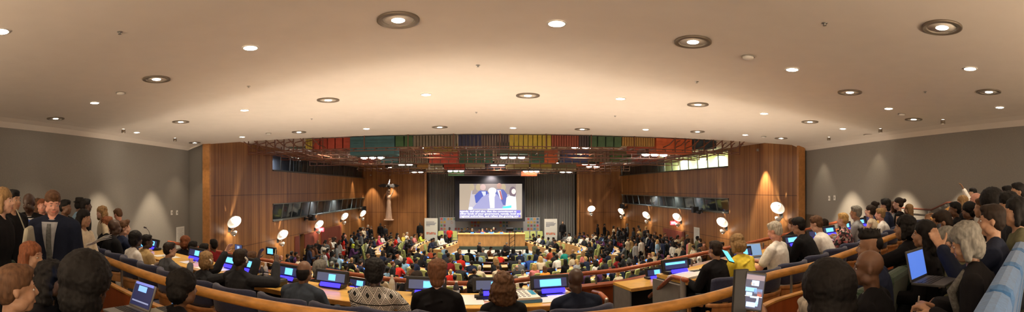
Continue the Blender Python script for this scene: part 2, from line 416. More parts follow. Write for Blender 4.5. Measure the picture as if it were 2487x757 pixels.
def cloth_m(k): return mat('cloth ' + k, CLOTH[k], .92, spec=.2, var=.12, scale=25, bump=.25, bscale=220)
# ---------------------------------------------------------------- room shell
WOOD = panel_mat('walnut veneer panelling', (.165, .062, .018), (.36, .165, .052), seam=(4.62, 2.35))
WOODF = panel_mat('walnut veneer panelling front', (.18, .068, .02), (.38, .17, .055), seam=(2.9,))
PARA = mat('orange mahogany panel', (.33, .075, .02), .35, var=.25, scale=6, stretch=(1, 1, .15))
RAILR = mat('red mahogany rail', (.38, .10, .04), .25, var=.2, scale=12)
RAILY = mat('honey oak rail', (.62, .30, .07), .28, var=.3, scale=7, stretch=(1, 1, 3))
GREYW = mat('grey fabric wall', (.23, .215, .195), .9, var=.06, scale=40, bump=.15, bscale=90)
CEIL = mat('white painted ceiling', (.78, .71, .64), .9, var=.02, scale=3)
CARPET = mat('dark olive carpet', (.05, .05, .045), .95, var=.3, scale=50, bump=.3, bscale=200)
PALEFL = mat('pale striped carpet', (.42, .42, .40), .95, var=.35, scale=6, stretch=(.3, 9, 1))
DARKG = mat('dark green carpet step', (.05, .07, .06), .95, var=.2, scale=30)
METAL = mat('brushed steel', (.45, .44, .42), .35, .9)
BLACKP = mat('black plastic', (.012, .012, .013), .4)
WHITEM = mat('white enamel', (.78, .76, .72), .4)
GLASS = None
def glass():
    global GLASS
    if GLASS: return GLASS
    m = bpy.data.materials.new('booth glass'); nt, N, L, b = nodes(m)
    t = N.new('ShaderNodeBsdfTransparent'); t.inputs[0].default_value = (.75, .8, .8, 1); g = N.new('ShaderNodeBsdfGlossy'); g.inputs['Roughness'].default_value = .03
    g.inputs[0].default_value = (.9, .95, 1, 1)
    mx = N.new('ShaderNodeMixShader'); mx.inputs[0].default_value = .13; L.new(t.outputs[0], mx.inputs[1]); L.new(g.outputs[0], mx.inputs[2])
    L.new(mx.outputs[0], nt.nodes['Material Output'].inputs['Surface']); GLASS = m; return m

def st(name, mb, m, parent=None, **k):
    o = mb.build(name, m, parent, **k)
    if parent is None: o['kind'] = 'structure'
    return o

ZG = CZ + 1.77          # gallery ceiling
ZCH = 6.95              # chamber ceiling
LW = (V((-10.5, 14.5, 0)), V((-11.05, 37.5, 0)))     # left wooden wall
RW = (V((11.5, 14.5, 0)), V((10.7, 37.5, 0)))
LG = (V((-9.0, -3.0, 0)), V((-11.65, 14.6, 0)))      # grey gallery walls
RG = (V((9.3, -3.0, 0)), V((11.95, 14.6, 0)))

def hit(line, px, off=0):
    """horizontal distance at which the ray through column px meets the wall line, moved off into the room"""
    a, b = line; d = (b - a).normalized(); n = V((-d.y, d.x, 0))
    if n.dot(V((0, 8, 0)) - a) < 0: n = -n
    a = a + n * off; t = th(px); u = V((sin(t), cos(t), 0))
    den = u.x * -d.y + u.y * d.x
    return (a.x * -d.y + a.y * d.x) / den
def wallpt(line, px, py, off=0): return at(px, py, hit(line, px, off))

def wall_holes(name, a, b, z0, z1, holes, m, thick=.25, inner=1):
    """a thick wall from a to b with rectangular openings (s0,s1,z0,z1) along its length"""
    L = (b - a).length; d = (b - a).normalized(); n = V((-d.y, d.x, 0))
    if n.dot(V((0, 8, 0)) - a) < 0: n = -n
    S = sorted({0, L, *[h[0] for h in holes], *[h[1] for h in holes]}); Z = sorted({z0, z1, *[h[2] for h in holes], *[h[3] for h in holes]})
    inside = lambda s, z: any(h[0] < s < h[1] and h[2] < z < h[3] for h in holes)
    mb = MB(); P = lambda s, z, o: a + d * s - n * o + V((0, 0, z))
    idx = {}
    def vid(i, j, o):
        k = (i, j, o)
        if k not in idx: idx[k] = mb.vt(P(S[i], Z[j], thick * o))
        return idx[k]
    full = lambda i, j: 0 <= i < len(S) - 1 and 0 <= j < len(Z) - 1 and not inside((S[i] + S[i + 1]) / 2, (Z[j] + Z[j + 1]) / 2)
    for i in range(len(S) - 1):
        for j in range(len(Z) - 1):
            if not full(i, j): continue
            for o in (0, 1): mb.face((vid(i, j, o), vid(i + 1, j, o), vid(i + 1, j + 1, o), vid(i, j + 1, o)))
            for (di, dj, e) in ((-1, 0, ((i, j), (i, j + 1))), (1, 0, ((i + 1, j), (i + 1, j + 1))), (0, -1, ((i, j), (i + 1, j))), (0, 1, ((i, j + 1), (i + 1, j + 1)))):
                if not full(i + di, j + dj): mb.face((vid(*e[0], 0), vid(*e[1], 0), vid(*e[1], 1), vid(*e[0], 1)))
    return st(name, mb, m), d, n

def s_of(line, px):
    r = hit(line, px); t = th(px); p = V((r * sin(t), r * cos(t), 0)); return (p - line[0]).dot((line[1] - line[0]).normalized())
# booth windows
WIN = [('window_1', LW, 662, 887, 3.27, 4.15, 14, 'lower'), ('window_2', LW, 662, 888, 5.80, 6.68, 15, 'upper'),
       ('window_3', RW, 1770, 1510, 3.66, 4.42, 13, 'lower'), ('window_4', RW, 1768, 1505, 6.00, 6.86, 15, 'upper')]
holesL = [(s_of(LW, w[2]), s_of(LW, w[3]), w[4], w[5]) for w in WIN[:2]]
holesR = [(s_of(RW, w[2]), s_of(RW, w[3]), w[4], w[5]) for w in WIN[2:]]
# doorway in the left wall near px 728-737
holesL.append((s_of(LW, 727), s_of(LW, 738), 0, 2.3))
_, dL, nL = wall_holes('wall_left', LW[0], LW[1], 0, ZCH, holesL, WOOD)
_, dR, nR = wall_holes('wall_right', RW[0], RW[1], 0, ZCH, holesR, WOOD)
# light end strips of the wooden walls
STRIP = mat('light oak edge', (.42, .19, .06), .4, var=.15, scale=9)
for nm, ln, sg in (('trim_1', LW, -1), ('trim_2', RW, 1)):
    mb = MB(); mb.box((ln[0].x + sg * .12, 14.44, ZCH / 2), (.34, .12, ZCH)); st(nm, mb, STRIP)

WSPOT = []
def booth(w, d, n, line, frame_m, back_m, tint, lights=(), depth=1.3, dark_from=None):
    nm, _, pa, pb, z0, z1, k, which = w
    s0, s1 = s_of(line, pa), s_of(line, pb); a = line[0]
    P = lambda s, o, z: a + d * s - n * o + V((0, 0, z))
    root = empty(nm, P((s0 + s1) / 2, .1, z0), kind='structure'); inv = root.matrix_world.inverted(); root.matrix_world
    off = -root.location
    def B(name, mb, m, par=root):
        mb.v = [p + off for p in mb.v]; o = mb.build(name, m, par); return o
    mb = MB()                                       # room behind the glass
    b0, b1 = .27, depth
    c = [P(s0 - .2, b0, z0 - .3), P(s1 + .2, b0, z0 - .3), P(s1 + .2, b1, z0 - .3), P(s0 - .2, b1, z0 - .3)]
    h = z1 - z0 + .55
    mb.quad(c[2], c[3], c[3] + V((0, 0, h)), c[2] + V((0, 0, h))); mb.quad(c[0], c[1], c[2], c[3])
    mb.quad(*[q + V((0, 0, h)) for q in c]); mb.quad(c[0], c[3], c[3] + V((0, 0, h)), c[0] + V((0, 0, h))); mb.quad(c[1], c[2], c[2] + V((0, 0, h)), c[1] + V((0, 0, h)))
    B('booth_shell', mb, back_m)
    mb = MB()                                       # sill, head and slanting mullions
    for z, t in ((z0 + .02, .07), (z1 - .02, .05)):
        q = [P(s0, -.05, z - t / 2), P(s1, -.05, z - t / 2), P(s1, .2, z - t / 2), P(s0, .2, z - t / 2)]; mb.prism(q, (0, 0, t))
    for i in range(k + 1):
        s = s0 + (s1 - s0) * i / k; s = min(max(s, s0 + .03), s1 - .03); sh = .12 if which == 'lower' else -.1
        a0 = P(s, .12, z0); a1 = P(min(max(s + sh, s0 + .03), s1 - .03), .02, z1); u = d * .03
        mb.loft([[a0 - u, a0 + u, a0 + u - n * .05, a0 - u - n * .05], [a1 - u, a1 + u, a1 + u - n * .05, a1 - u - n * .05]])
    B('window_frame', mb, frame_m)
    mb = MB(); mb.quad(P(s0, .14, z0), P(s1, .14, z0), P(s1, .04, z1), P(s0, .04, z1)); B('window_pane', mb, glass())
    if dark_from:                                   # drawn blinds over part of the strip
        mb = MB(); sa = s_of(line, dark_from)
        m = 40
        for i in range(m):
            x = sa + (s1 - sa) * i / m; mb.prism([P(x, .22, z0 + .02), P(x + (s1 - sa) / m * .85, .22, z0 + .02), P(x + (s1 - sa) / m * .85, .24, z0 + .02), P(x, .24, z0 + .02)], (0, 0, z1 - z0 - .04))
        B('blinds', mb, mat('dark slate blinds', (.05, .055, .06), .8))
    for (px, pw, colr) in lights:
        s = s_of(line, px); l = light('AREA', P(s, .8, z1 - .06), pw, colr, sx=.9, sy=.5, aim=P(s, .8, z0)); l.parent = root; l.matrix_parent_inverse = Matrix.Translation(-root.location)
    return root
DKF = mat('dark bronze window frame', (.05, .045, .035), .5); GRF = mat('grey green window frame', (.13, .13, .11), .5)
BACK = mat('dim booth interior', (.05, .045, .04), .9, var=.5, scale=2); BACKG = mat('pale green booth wall', (.62, .66, .42), .9, var=.15, scale=2)
booth(WIN[0], dL, nL, LW, GRF, BACK, 0, [(800, 25, (.8, .9, 1)), (850, 25, (.8, .95, 1)), (690, 4, (.8, .8, 1))])
booth(WIN[1], dL, nL, LW, DKF, mat('blue grey booth wall', (.18, .19, .22), .9), 0, [(680, 22, (.8, .85, 1)), (705, 22, (.8, .85, 1))], dark_from=722)
booth(WIN[2], dR, nR, RW, GRF, BACK, 0, [(1555, 25, (.8, .9, 1)), (1600, 20, (.85, .95, .9)), (1650, 12, (.8, .9, 1)), (1740, 3, (.9, .9, .8))])
booth(WIN[3], dR, nR, RW, DKF, BACKG, 0, [(1620, 120, (1, 1, .85)), (1660, 90, (1, 1, .85)), (1700, 70, (1, 1, .85)), (1745, 60, (1, 1, .8))], dark_from=1605)
# interpreters seated behind the glass are only hinted at in the photograph (pale shapes): left to the lit booth

# front wall: wood both sides of the curtain
mb = MB(); mb.box((-8.5, 37.62, ZCH / 2), (5.52, .24, ZCH)); st('wall_front_left', mb, WOODF)
mb = MB(); mb.box((8.95, 37.62, ZCH / 2), (3.76, .24, ZCH)); st('wall_front_right', mb, WOODF)
mb = MB(); mb.box((-5.70, 37.55, ZCH / 2), (.16, .5, ZCH)); st('trim_3', mb, STRIP)
mb = MB(); mb.box((7.02, 37.55, ZCH / 2), (.14, .5, ZCH)); st('trim_4', mb, STRIP)
mb = MB(); mb.box((.6, 38.75, ZCH / 2), (14, .2, ZCH)); st('wall_front', mb, mat('dark wall behind curtain', (.05, .05, .05), .9))
# pleated curtain
mb = MB(); ring = []
n = 640
for i in range(n + 1):
    x = -5.6 + 12.5 * i / n; a = 2 * PI * i / n * 62; y = 38.28 + .085 * sin(a) + .02 * sin(a * 2.7 + i * .01); ring.append((x, y))
for i in range(n):
    (xa, ya), (xb, yb) = ring[i], ring[i + 1]; mb.quad((xa, ya, .5), (xb, yb, .5), (xb, yb, ZCH - .05), (xa, ya, ZCH - .05))
for i in range(n):
    (xa, ya), (xb, yb) = ring[i], ring[i + 1]; mb.quad((xa, ya + .03, .5), (xa, ya + .03, ZCH - .05), (xb, yb + .03, ZCH - .05), (xb, yb + .03, .5))
tag(mb.build('stage_curtain', mat('grey mauve curtain cloth', (.24, .235, .235), .9, var=.1, scale=20), smooth=False, fix=False), 'tall grey pleated curtain hanging behind the projection screen', 'curtain')

# floor, dais
mb = MB(); mb.box((0, 27, -.05), (25, 24, .1)); st('floor', mb, CARPET)
mb = MB(); mb.box((-.1, 36.6, .25), (12.6, 4.2, .5)); st('floor_dais', mb, DARKG)
mb = MB(); mb.box((-.1, 33.45, .125), (9.4, 2.1, .25)); mb2 = mb; st('floor_dais_step', mb, PALEFL)
for nm, x0, x1, ln in (('floor_aisle_left', -11.0, -9.6, -1), ('floor_aisle_right', 9.4, 10.8, 1)):
    mb = MB(); mb.box(((x0 + x1) / 2, 28, .03), (abs(x1 - x0), 17, .06)); st(nm, mb, PALEFL)
# chamber ceiling and the lower gallery ceiling with its fascia
mb = MB(); mb.box((0, 26.6, ZCH + .1), (25, 24.6, .2)); st('ceiling_chamber', mb, CEIL)
mb = MB()
xs = [-9.5 - .3, -8, 8, 9.8]
def cy(line, y): a, b = line; return a.x + (b.x - a.x) * (y - a.y) / (b.y - a.y)
for (ya, yb) in ((-3, 6), (6, 14.5)):
    la, lb, ra, rb = cy(LG, ya), cy(LG, yb), cy(RG, ya), cy(RG, yb)
    mb.quad((la + .75, ya, ZG), (ra - .75, ya, ZG), (rb - .75, yb, ZG), (lb + .75, yb, ZG))
    for s, A, B in ((1, la, lb), (-1, ra, rb)):    # cove down to the walls
        prof = [(.75, 0), (.45, .02), (.2, .08), (0, .2)]
        for (o1, d1), (o2, d2) in zip(prof, prof[1:]):
            mb.quad((A + s * o1, ya, ZG - d1), (B + s * o1, yb, ZG - d1), (B + s * o2, yb, ZG - d2), (A + s * o2, ya, ZG - d2))
la, ra = cy(LG, 14.5), cy(RG, 14.5)
mb.quad((la, 14.5, ZG - .2), (la + .75, 14.5, ZG), (la + .75, 14.5, ZCH + .2), (la, 14.5, ZCH + .2)); mb.quad((la + .75, 14.5, ZG), (ra - .75, 14.5, ZG), (ra - .75, 14.5, ZCH + .2), (la + .75, 14.5, ZCH + .2)); mb.quad((ra - .75, 14.5, ZG), (ra, 14.5, ZG - .2), (ra, 14.5, ZCH + .2), (ra - .75, 14.5, ZCH + .2))
mb.quad((la, -3, ZCH + .2), (ra, -3, ZCH + .2), (ra, 14.5, ZCH + .2), (la, 14.5, ZCH + .2))
st('ceiling', mb, CEIL, fix=False)
# grey walls, back wall, returns beside the wooden walls
for nm, ln in (('wall_gallery_left', LG), ('wall_gallery_right', RG)): wall_holes(nm, ln[0], ln[1], 0, ZG + .1, [], GREYW)
mb = MB(); mb.box((0, -3.1, 3.6), (20, .2, 7.2)); st('wall_back', mb, GREYW)
mb = MB(); mb.box((-11.2, 14.75, ZCH / 2), (1.2, .25, ZCH)); st('wall_return_left', mb, GREYW)
mb = MB(); mb.box((11.9, 14.75, ZCH / 2), (.7, .25, ZCH)); st('wall_return_right', mb, GREYW)
# ---------------------------------------------------------------- downlights
WARM = (1.0, .80, .56)
LAMPW = mat('glowing lamp', (1, 1, 1), .5, emit=14, ecol=(1, .9, .75))
LAMPS = mat('bright glowing lamp', (1, 1, 1), .5, emit=30, ecol=(1, .9, .75))
RINGM = mat('dark bronze ring', (.22, .18, .14), .4, .3); REFL = mat('satin reflector', (.85, .8, .72), .35)
BIG = [(967, 47), (1683, 100), (2288, 65), (380, 191), (797, 242), (1282, 231), (1695, 253), (2064, 223), (2402, 222), (135, 287), (439, 295), (726, 320), (1068, 308), (1414, 313), (1694, 319), (1967, 295), (2219, 289), (2447, 287), (473, 346), (1897, 335), (2113, 326)]
SML = [(608, 115), (1352, 56), (1924, 168), (2356, 166), (230, 249), (594, 267), (1035, 229), (1507, 239), (1856, 275), (2158, 263), (2428, 260), (332, 321), (588, 332), (890, 312), (1246, 310), (1568, 314), (1810, 327), (2047, 312), (2264, 309), (1977, 346), (2, 75)]
def big_light():
    r = empty('ringed_downlight')
    mb = MB(); mb.lathe([(.225, .0), (.225, -.018), (.205, -.022), (.195, -.008), (.175, -.02), (.165, -.004), (.165, .0)], n=36, closed=True); mb.build('trim_ring', RINGM, r, smooth=True)
    mb = MB(); mb.lathe([(.165, -.002), (.12, -.006), (.085, -.003)], n=32, closed=False); 
    mb2 = MB(); mb2.lathe([(.165, -.004), (.165, -.001), (.07, -.001), (.07, -.010), (.075, -.010), (.08, -.004)], n=32, closed=True); mb2.build('reflector', REFL, r, smooth=True)
    mb = MB(); mb.ell((0, 0, -.008), (.072, .072, .012), n=20, m=6); mb.build('lamp', LAMPS, r, smooth=True)
    return r
def small_light():
    r = empty('small_downlight')
    mb = MB(); mb.lathe([(.105, 0), (.105, -.008), (.088, -.010), (.088, 0)], n=28, closed=True); mb.build('trim_ring', WHITEM, r, smooth=True)
    mb = MB(); mb.ell((0, 0, -.006), (.086, .086, .008), n=20, m=6); mb.build('lamp', LAMPS, r, smooth=True)
    return r
def rowname(y): return 'front row' if y > 10.5 else 'second row' if y > 6.3 else 'third row' if y > 3.6 else 'overhead row'
for lst, mk, nm, w, sp in ((BIG, big_light, 'large ringed downlight', 70, 1.3), (SML, small_light, 'small plain round downlight', 60, 1.2)):
    proto = None; pos = []
    for px, py in lst:
        p = at(px, py, (ZG - CZ) * F / (HZ - py)); p.z = ZG - .002; pos.append(p)
    for i, p in enumerate(pos):
        if proto is None: o = proto = mk(); reg(proto)
        else: o = copy_tree(proto)
        o.location = p
        same = sorted([q for q in pos if rowname(q.y) == rowname(p.y)], key=lambda q: q.x)
        tag(o, '%s in gallery ceiling, %s from left in %s' % (nm, nth(same.index(p)), rowname(p.y)), 'ceiling light', nm + 's in the gallery ceiling')
        light('SPOT', p - V((0, 0, .03)), w * (1.25 if p.y > 10.5 else 1.0 if p.y > 6.3 else 1.15 if p.y > 3.4 else .04) * (.7 if abs(p.x) > 6 else 1), WARM, .07, p - V((0, 0, 1)), sp, .6)
# smoke detectors and sprinklers
det = None
for px, py in ((293, 224), (1817, 136), (652, 323), (2190, 276), (1855, 331)):
    mb = MB(); mb.lathe([(.075, 0), (.075, -.02), (.06, -.035), (.02, -.042), (.01, -.042)], n=24)
    if det is None: det = mb.build('smoke_detector', WHITEM, smooth=True); mb = MB(); mb.lathe([(.09, 0), (.09, -.008), (.05, -.008), (.05, 0)], n=24, closed=True); mb.build('mounting_base', mat('grey plastic', (.35, .33, .3), .5), det); reg(det); o = det
    else: o = copy_tree(det)
    p = at(px, py, (ZG - CZ) * F / (HZ - py)); p.z = ZG - .008; o.location = p
    tag(o, {293: 'round smoke detector on ceiling at far left beside a small downlight', 1817: 'largest round smoke detector, high on the right side of the ceiling', 652: 'smoke detector near ceiling edge above the left wooden wall', 2190: 'smoke detector on ceiling above the right grey wall', 1855: 'smoke detector near ceiling edge above the right wooden wall'}[px], 'smoke detector', 'smoke detectors on the gallery ceiling')
sprk = None
for k, (px, py) in enumerate(((291, 77), (604, 209), (1161, 158), (1692, 198), (2003, 56), (757, 288), (1157, 272), (2247, 222), (1494, 281))):
    if sprk is None:
        mb = MB(); mb.lathe([(.032, 0), (.032, -.004), (.012, -.006), (.008, -.022), (.02, -.024), (.02, -.027), (.003, -.028)], n=14); sprk = mb.build('sprinkler_head', METAL, smooth=True); o = sprk
    else: o = sprk.copy(); COL.objects.link(o)
    p = at(px, py, (ZG - CZ) * F / (HZ - py)); p.z = ZG - .001; o.location = p
    tag(o, 'tiny sprinkler head on gallery ceiling, %s of nine from the left' % nth(sorted([291, 604, 1161, 1692, 2003, 757, 1157, 2247, 1494]).index(px)), 'sprinkler', 'sprinkler heads on the gallery ceiling')

# wall washers: narrow spots above the walls
def washer(p, q, power, angle, col=WARM, nm='wall_washer', lab='', wall=None, blend=.5):
    r = empty(nm, p); mb = MB(); mb.lathe([(.05, 0), (.06, -.02), (.06, -.10), (.045, -.10), (.045, -.03), (.03, 0)], n=16, closed=True); mb.build('housing', RINGM, r, smooth=True)
    mb = MB(); mb.ell((0, 0, -.07), (.044, .044, .015), n=12, m=5); mb.build('lamp', LAMPS, r)
    tag(r, lab, 'spotlight', 'wall washer spots'); light('SPOT', V(p) - V((0, 0, .11)), power, col, .03, q, angle, blend)
def wash(line, px, ztop, off, power, ang, lab, tilt=.35, drop=3, blend=.5):
    r = hit(line, px, off); t = th(px); p = V((r * sin(t), r * cos(t), ztop)); r2 = hit(line, px, 0)
    d = (line[1] - line[0]).normalized(); n = V((-d.y, d.x, 0)); n = n if n.dot(V((0, 8, 0)) - line[0]) > 0 else -n
    washer(p, p - n * off * tilt - V((0, 0, drop)), power, ang, lab=lab, blend=blend)
for px, lab in ((300, 'ceiling spot washing the left grey wall behind the seated row'), (425, 'ceiling spot washing the left grey wall above the two switches'), (2013, 'ceiling spot washing the right grey wall above the two switches'), (2138, 'ceiling spot washing the right grey wall, middle of three'), (2290, 'ceiling spot washing the right grey wall nearest the wall handrail')):
    wash(LG if px < 1000 else RG, px, ZG - .01, 1.0, 420 if px < 1000 else 800, 1.08, lab, tilt=.0, drop=3, blend=.45)
wash(RW, 1840, 6.66, .45, 1000, .9, 'spot throwing a strong yellow cone on the right wooden wall', tilt=.3, blend=.6)
wash(LW, 868, 6.5, .4, 250, .8, 'spot washing the far end of the left wooden wall', tilt=.3)
FWL = (V((-11.2, 37.5, 0)), V((-5.7, 37.5, 0)))
for px, w, lab in ((900, 300, 'spot washing the front wooden wall beside its left corner'), (947, 420, 'spot above the carved figure on the front wall')):
    wash(FWL, px, 6.1, .6, w, .9, lab, tilt=.5)

# ---------------------------------------------------------------- double-bowl wall lamps
def sconce():
    r = empty('bowl_wall_lamp')                   # local +X points into the room, origin on the wall
    mb = MB(); mb.tube([(0, 0, 0), (.28, 0, 0), (.34, 0, .05)], .018); mb.box((.02, 0, 0), (.04, .14, .2)); mb.build('wall_arm', mat('black bracket', (.02, .02, .02), .4, .5), r)
    R = Matrix.Rotation(math.radians(-55), 3, 'Y')
    prof = [(.03, .13), (.14, .11), (.24, .05), (.30, -.03), (.315, -.03), (.25, .065), (.145, .128), (.03, .148)]
    mb = MB(); mb.lathe(prof, c=(.42, 0, .36), n=28, rot=R, closed=True); mb.build('reflector_bowl', mat('white lacquered bowl', (.9, .88, .84), .35), r, smooth=True)
    R2 = Matrix.Rotation(math.radians(152), 3, 'Y') @ Matrix.Identity(3)
    mb = MB(); mb.lathe([(.03, .10), (.10, .06), (.145, -.04), (.152, -.04), (.11, .068), (.03, .115)], c=(.40, 0, -.12), n=22, rot=Matrix.Rotation(math.radians(-30), 3, 'Y') @ Matrix.Rotation(PI, 3, 'X'), closed=True); mb.build('lamp_cup', WHITEM, r, smooth=True)
    mb = MB(); mb.ell((.41, 0, -.10), (.07, .07, .06), n=14, m=6); mb.build('bulb', LAMPW, r, smooth=True)
    return r
sc = None
SC = [(LW, 577, 537, 'nearest of the left wall lamps, by the grey wall corner'), (LW, 692, 568, 'second wall lamp on the left wooden wall, above an open doorway'), (LW, 779, 543, 'third left wall lamp, directly above a red exit sign'), (LW, 840, 524, 'fourth wall lamp on the left wooden wall'), (LW, 884, 517, 'furthest wall lamp on the left wall, under a projector'),
      (RW, 1506, 512, 'furthest wall lamp on the right wooden wall'), (RW, 1566, 521, 'fourth wall lamp from the camera on the right wall'), (RW, 1640, 526, 'third right wall lamp, above a red exit sign'), (RW, 1748, 538, 'second wall lamp from the camera on the right wall'), (RW, 1880, 503, 'nearest of the right wall lamps, over a white-haired head')]
for ln, px, py, lab in SC:
    if sc is None: sc = o = sconce(); reg(sc)
    else: o = copy_tree(sc)
    r0 = hit(ln, px, .42); p = at(px, py, r0); r1 = hit(ln, px, 0)
    d = (ln[1] - ln[0]).normalized(); n = V((-d.y, d.x, 0)); n = n if n.dot(V((0, 8, 0)) - ln[0]) > 0 else -n
    p = V((p.x, p.y, p.z)) - n * .42; o.location = V((p.x, p.y, p.z - .36)); o.rotation_euler = (0, 0, atan2(n.y, n.x) - (.5 if ln is LW else -.5))
    tag(o, 'white double-bowl lamp, ' + lab, 'wall lamp', 'double-bowl lamps on the wooden walls')
    a = o.location + n * .55 + V((0, 0, -.02)); light('SPOT', a, 130, (1, .9, .74), .04, o.location + n * .42 + V((0, 0, .36)), .95, .5)
    light('SPOT', o.location + n * .46 + V((0, 0, .2)), 40, (1, .85, .6), .06, o.location + n * .1 + V((0, 0, -1)), 2.2, .8)
o = copy_tree(sc); p = at(1445, 508, 36.6); o.location = (p.x, 37.5, p.z - .36); o.rotation_euler = (0, 0, -PI / 2)
tag(o, 'white double-bowl lamp on the front wall right of the curtain', 'wall lamp', 'double-bowl lamps on the wooden walls'); light('SPOT', (p.x, 36.95, p.z - .38), 130, (1, .9, .74), .04, (p.x, 37.08, p.z), 1.6, .3)

# exit signs
EXR = mat('red exit glow', (.9, .02, .03), .5, emit=5, ecol=(1, .03, .04)); EXW = mat('pale exit letters', (1, .5, .5), .5, emit=7, ecol=(1, .55, .55))
def text(body, size, m, loc, rot, parent, name, align='CENTER', ext=.001, bold=0):
    c = bpy.data.curves.new(name, 'FONT'); c.body = body; c.size = size; c.align_x = align; c.align_y = 'CENTER'; c.extrude = ext; c.offset = bold; c.resolution_u = 3
    t = bpy.data.objects.new('t', c); TS.collection.objects.link(t); TS.view_layers[0].update(); dg = TS.view_layers[0].depsgraph; me = bpy.data.meshes.new_from_object(t.evaluated_get(dg)); bpy.data.objects.remove(t)
    me.name = name; me.materials.clear(); me.materials.append(m); o = link(name, me, parent); o.location = loc; o.rotation_euler = rot; return o
for ln, px, py, sg, lab in ((LW, 779, 557, 1, 'red lit exit sign under a lamp on the left wooden wall'), (RW, 1636, 541, -1, 'red lit exit sign under a lamp on the right wooden wall')):
    p = wallpt(ln, px, py, .12); r = empty('exit_sign', p, label=lab, cat='exit sign', group='red exit signs')
    mb = MB(); mb.box((0, .03, 0), (.40, .05, .24)); mb.build('housing', EXR, r, bevel=.01); mb = MB(); mb.box((0, .03, .16), (.03, .03, .1)); mb.build('bracket', BLACKP, r)
    text('EXIT', .15, EXW, (0, -.002, 0), (PI / 2, 0, 0), r, 'lettering')
# projectors hanging under the booth windows
def projector(px, py, ln, lab):
    d = (ln[1] - ln[0]).normalized(); n = V((-d.y, d.x, 0)); n = n if n.dot(V((0, 8, 0)) - ln[0]) > 0 else -n
    p = wallpt(ln, px, py, .45); r = empty('wall_camera', p, atan2(n.y, n.x), label=lab, cat='camera', group='black cameras on wall arms')
    mb = MB(); mb.box((0, 0, .05), (.34, .26, .34)); mb.build('body', BLACKP, r, bevel=.02)
    mb = MB(); mb.box((-.24, 0, -.02), (.3, .07, .07)); mb.box((-.42, 0, 0), (.04, .2, .26)); mb.build('wall_arm', BLACKP, r)
    mb = MB(); mb.tube([(.0, -.13, .12), (.0, -.5, .16)], [.09, .07], 14); mb.build('lens', BLACKP, r)
    mb = MB(); mb.tube([(.0, .13, -.05), (.0, .55, -.08)], [.08, .09], 14); mb.build('lens', BLACKP, r)
projector(757, 530, LW, 'black camera on a wall arm under the left booth window'); projector(884, 507, LW, 'small black camera at far end of left booth window'); projector(1511, 502, RW, 'small black camera at far end of right booth window'); projector(1688, 511, RW, 'black camera on a wall arm under the right booth window')

# ---------------------------------------------------------------- doors, notices, switches
DOORR = mat('reddish brown door', (.17, .04, .025), .45, var=.15, scale=5, stretch=(1, 1, .2)); NOTICE = mat('white notice paper', (.72, .72, .68), .8)
def on_wall_box(name, ln, pa, pb, za, zb, m, thick=.05, kind='structure', **k):
    a, b = s_of(ln, pa), s_of(ln, pb); d = (ln[1] - ln[0]).normalized(); n = V((-d.y, d.x, 0)); n = n if n.dot(V((0, 8, 0)) - ln[0]) > 0 else -n
    P = lambda s, o, z: ln[0] + d * s + n * o + V((0, 0, z)); mb = MB(); mb.prism([P(a, .004, za), P(b, .004, za), P(b, thick, za), P(a, thick, za)], (0, 0, zb - za)); o = mb.build(name, m)
    return tag(o, kind=kind, **k)
on_wall_box('door_1', LW, 739, 772, 0, 2.25, DOORR); on_wall_box('door_2', LW, 779, 828, 0, 2.3, DOORR); on_wall_box('door_3', RW, 1612, 1664, 0, 2.3, DOORR)
on_wall_box('door_4', LW, 715, 726, 0, 2.25, DOORR)
GDOOR = mat('brown gallery door', (.11, .09, .07), .5, var=.15, scale=6); 
def gdoor(name, ln, pa, pb, zt):
    o = on_wall_box(name, ln, pa, pb, 3.1 if ln is RG else 3.0, zt, GDOOR, .04)
    d = on_wall_box('door_closer', ln, pa * .45 + pb * .55, pa * .2 + pb * .8, zt - .12, zt - .03, METAL, .1, kind=None)
    d.parent = o
    return o
ZD1 = wallpt(LG, 490, 562).z; ZD2 = wallpt(RG, 1965, 521).z
gdoor('door_5', LG, 474, 499, ZD1); gdoor('door_6', RG, 1955, 1990, ZD2)
def wbox(name, ln, px, py, w, h, m, lab, cat, group=None, thick=.02):
    d = (ln[1] - ln[0]).normalized(); n = V((-d.y, d.x, 0)); n = n if n.dot(V((0, 8, 0)) - ln[0]) > 0 else -n
    p = wallpt(ln, px, py, .012); r = empty(name, p, atan2(n.y, n.x)); mb = MB(); mb.box((0, 0, 0), (thick, w, h)); return tag(r, lab, cat, group), mb, r
for ln, px, py, lab in ((LG, 417, 516, 'white light switch plate on left grey wall, nearer the camera'), (LG, 430, 516, 'white light switch plate on left grey wall, nearer the corner'), (RG, 2027, 480, 'white light switch plate on right grey wall, nearer the camera'), (RG, 2014, 481, 'white light switch plate on right grey wall, nearer the corner')):
    _, mb, r = wbox('light_switch', ln, px, py, .12, .18, WHITEM, lab, 'switch', 'switch plates on the grey walls'); mb.build('plate', WHITEM, r, bevel=.004); mb = MB(); mb.box((.014, 0, .0), (.02, .04, .07)); mb.build('toggle', mat('grey plastic', (.35, .33, .3), .5), r)
def notice(ln, px, py, w, h, lab, lines=12):
    _, mb, r = wbox('paper_notice', ln, px, py, w, h, NOTICE, lab, 'notice', None, .006); mb.build('sheet', NOTICE, r)
    mb = MB()
    for i in range(lines): mb.box((.0045, -.01 * (i % 3), h * (.4 - .8 * i / lines)), (.003, w * (.75 - .12 * (i % 3)), h * .012))
    mb.build('print', mat('grey print', (.3, .3, .3), .8), r)
notice(LG, 438, 576, .62, .85, 'white paper notice taped to left grey wall beside the door'); notice(LW, 808, 573, .75, .85, 'white paper notice on left wooden wall beside the red door'); notice(RW, 1692, 573, .7, 1.0, 'white paper notice on right wooden wall behind standing crowd')

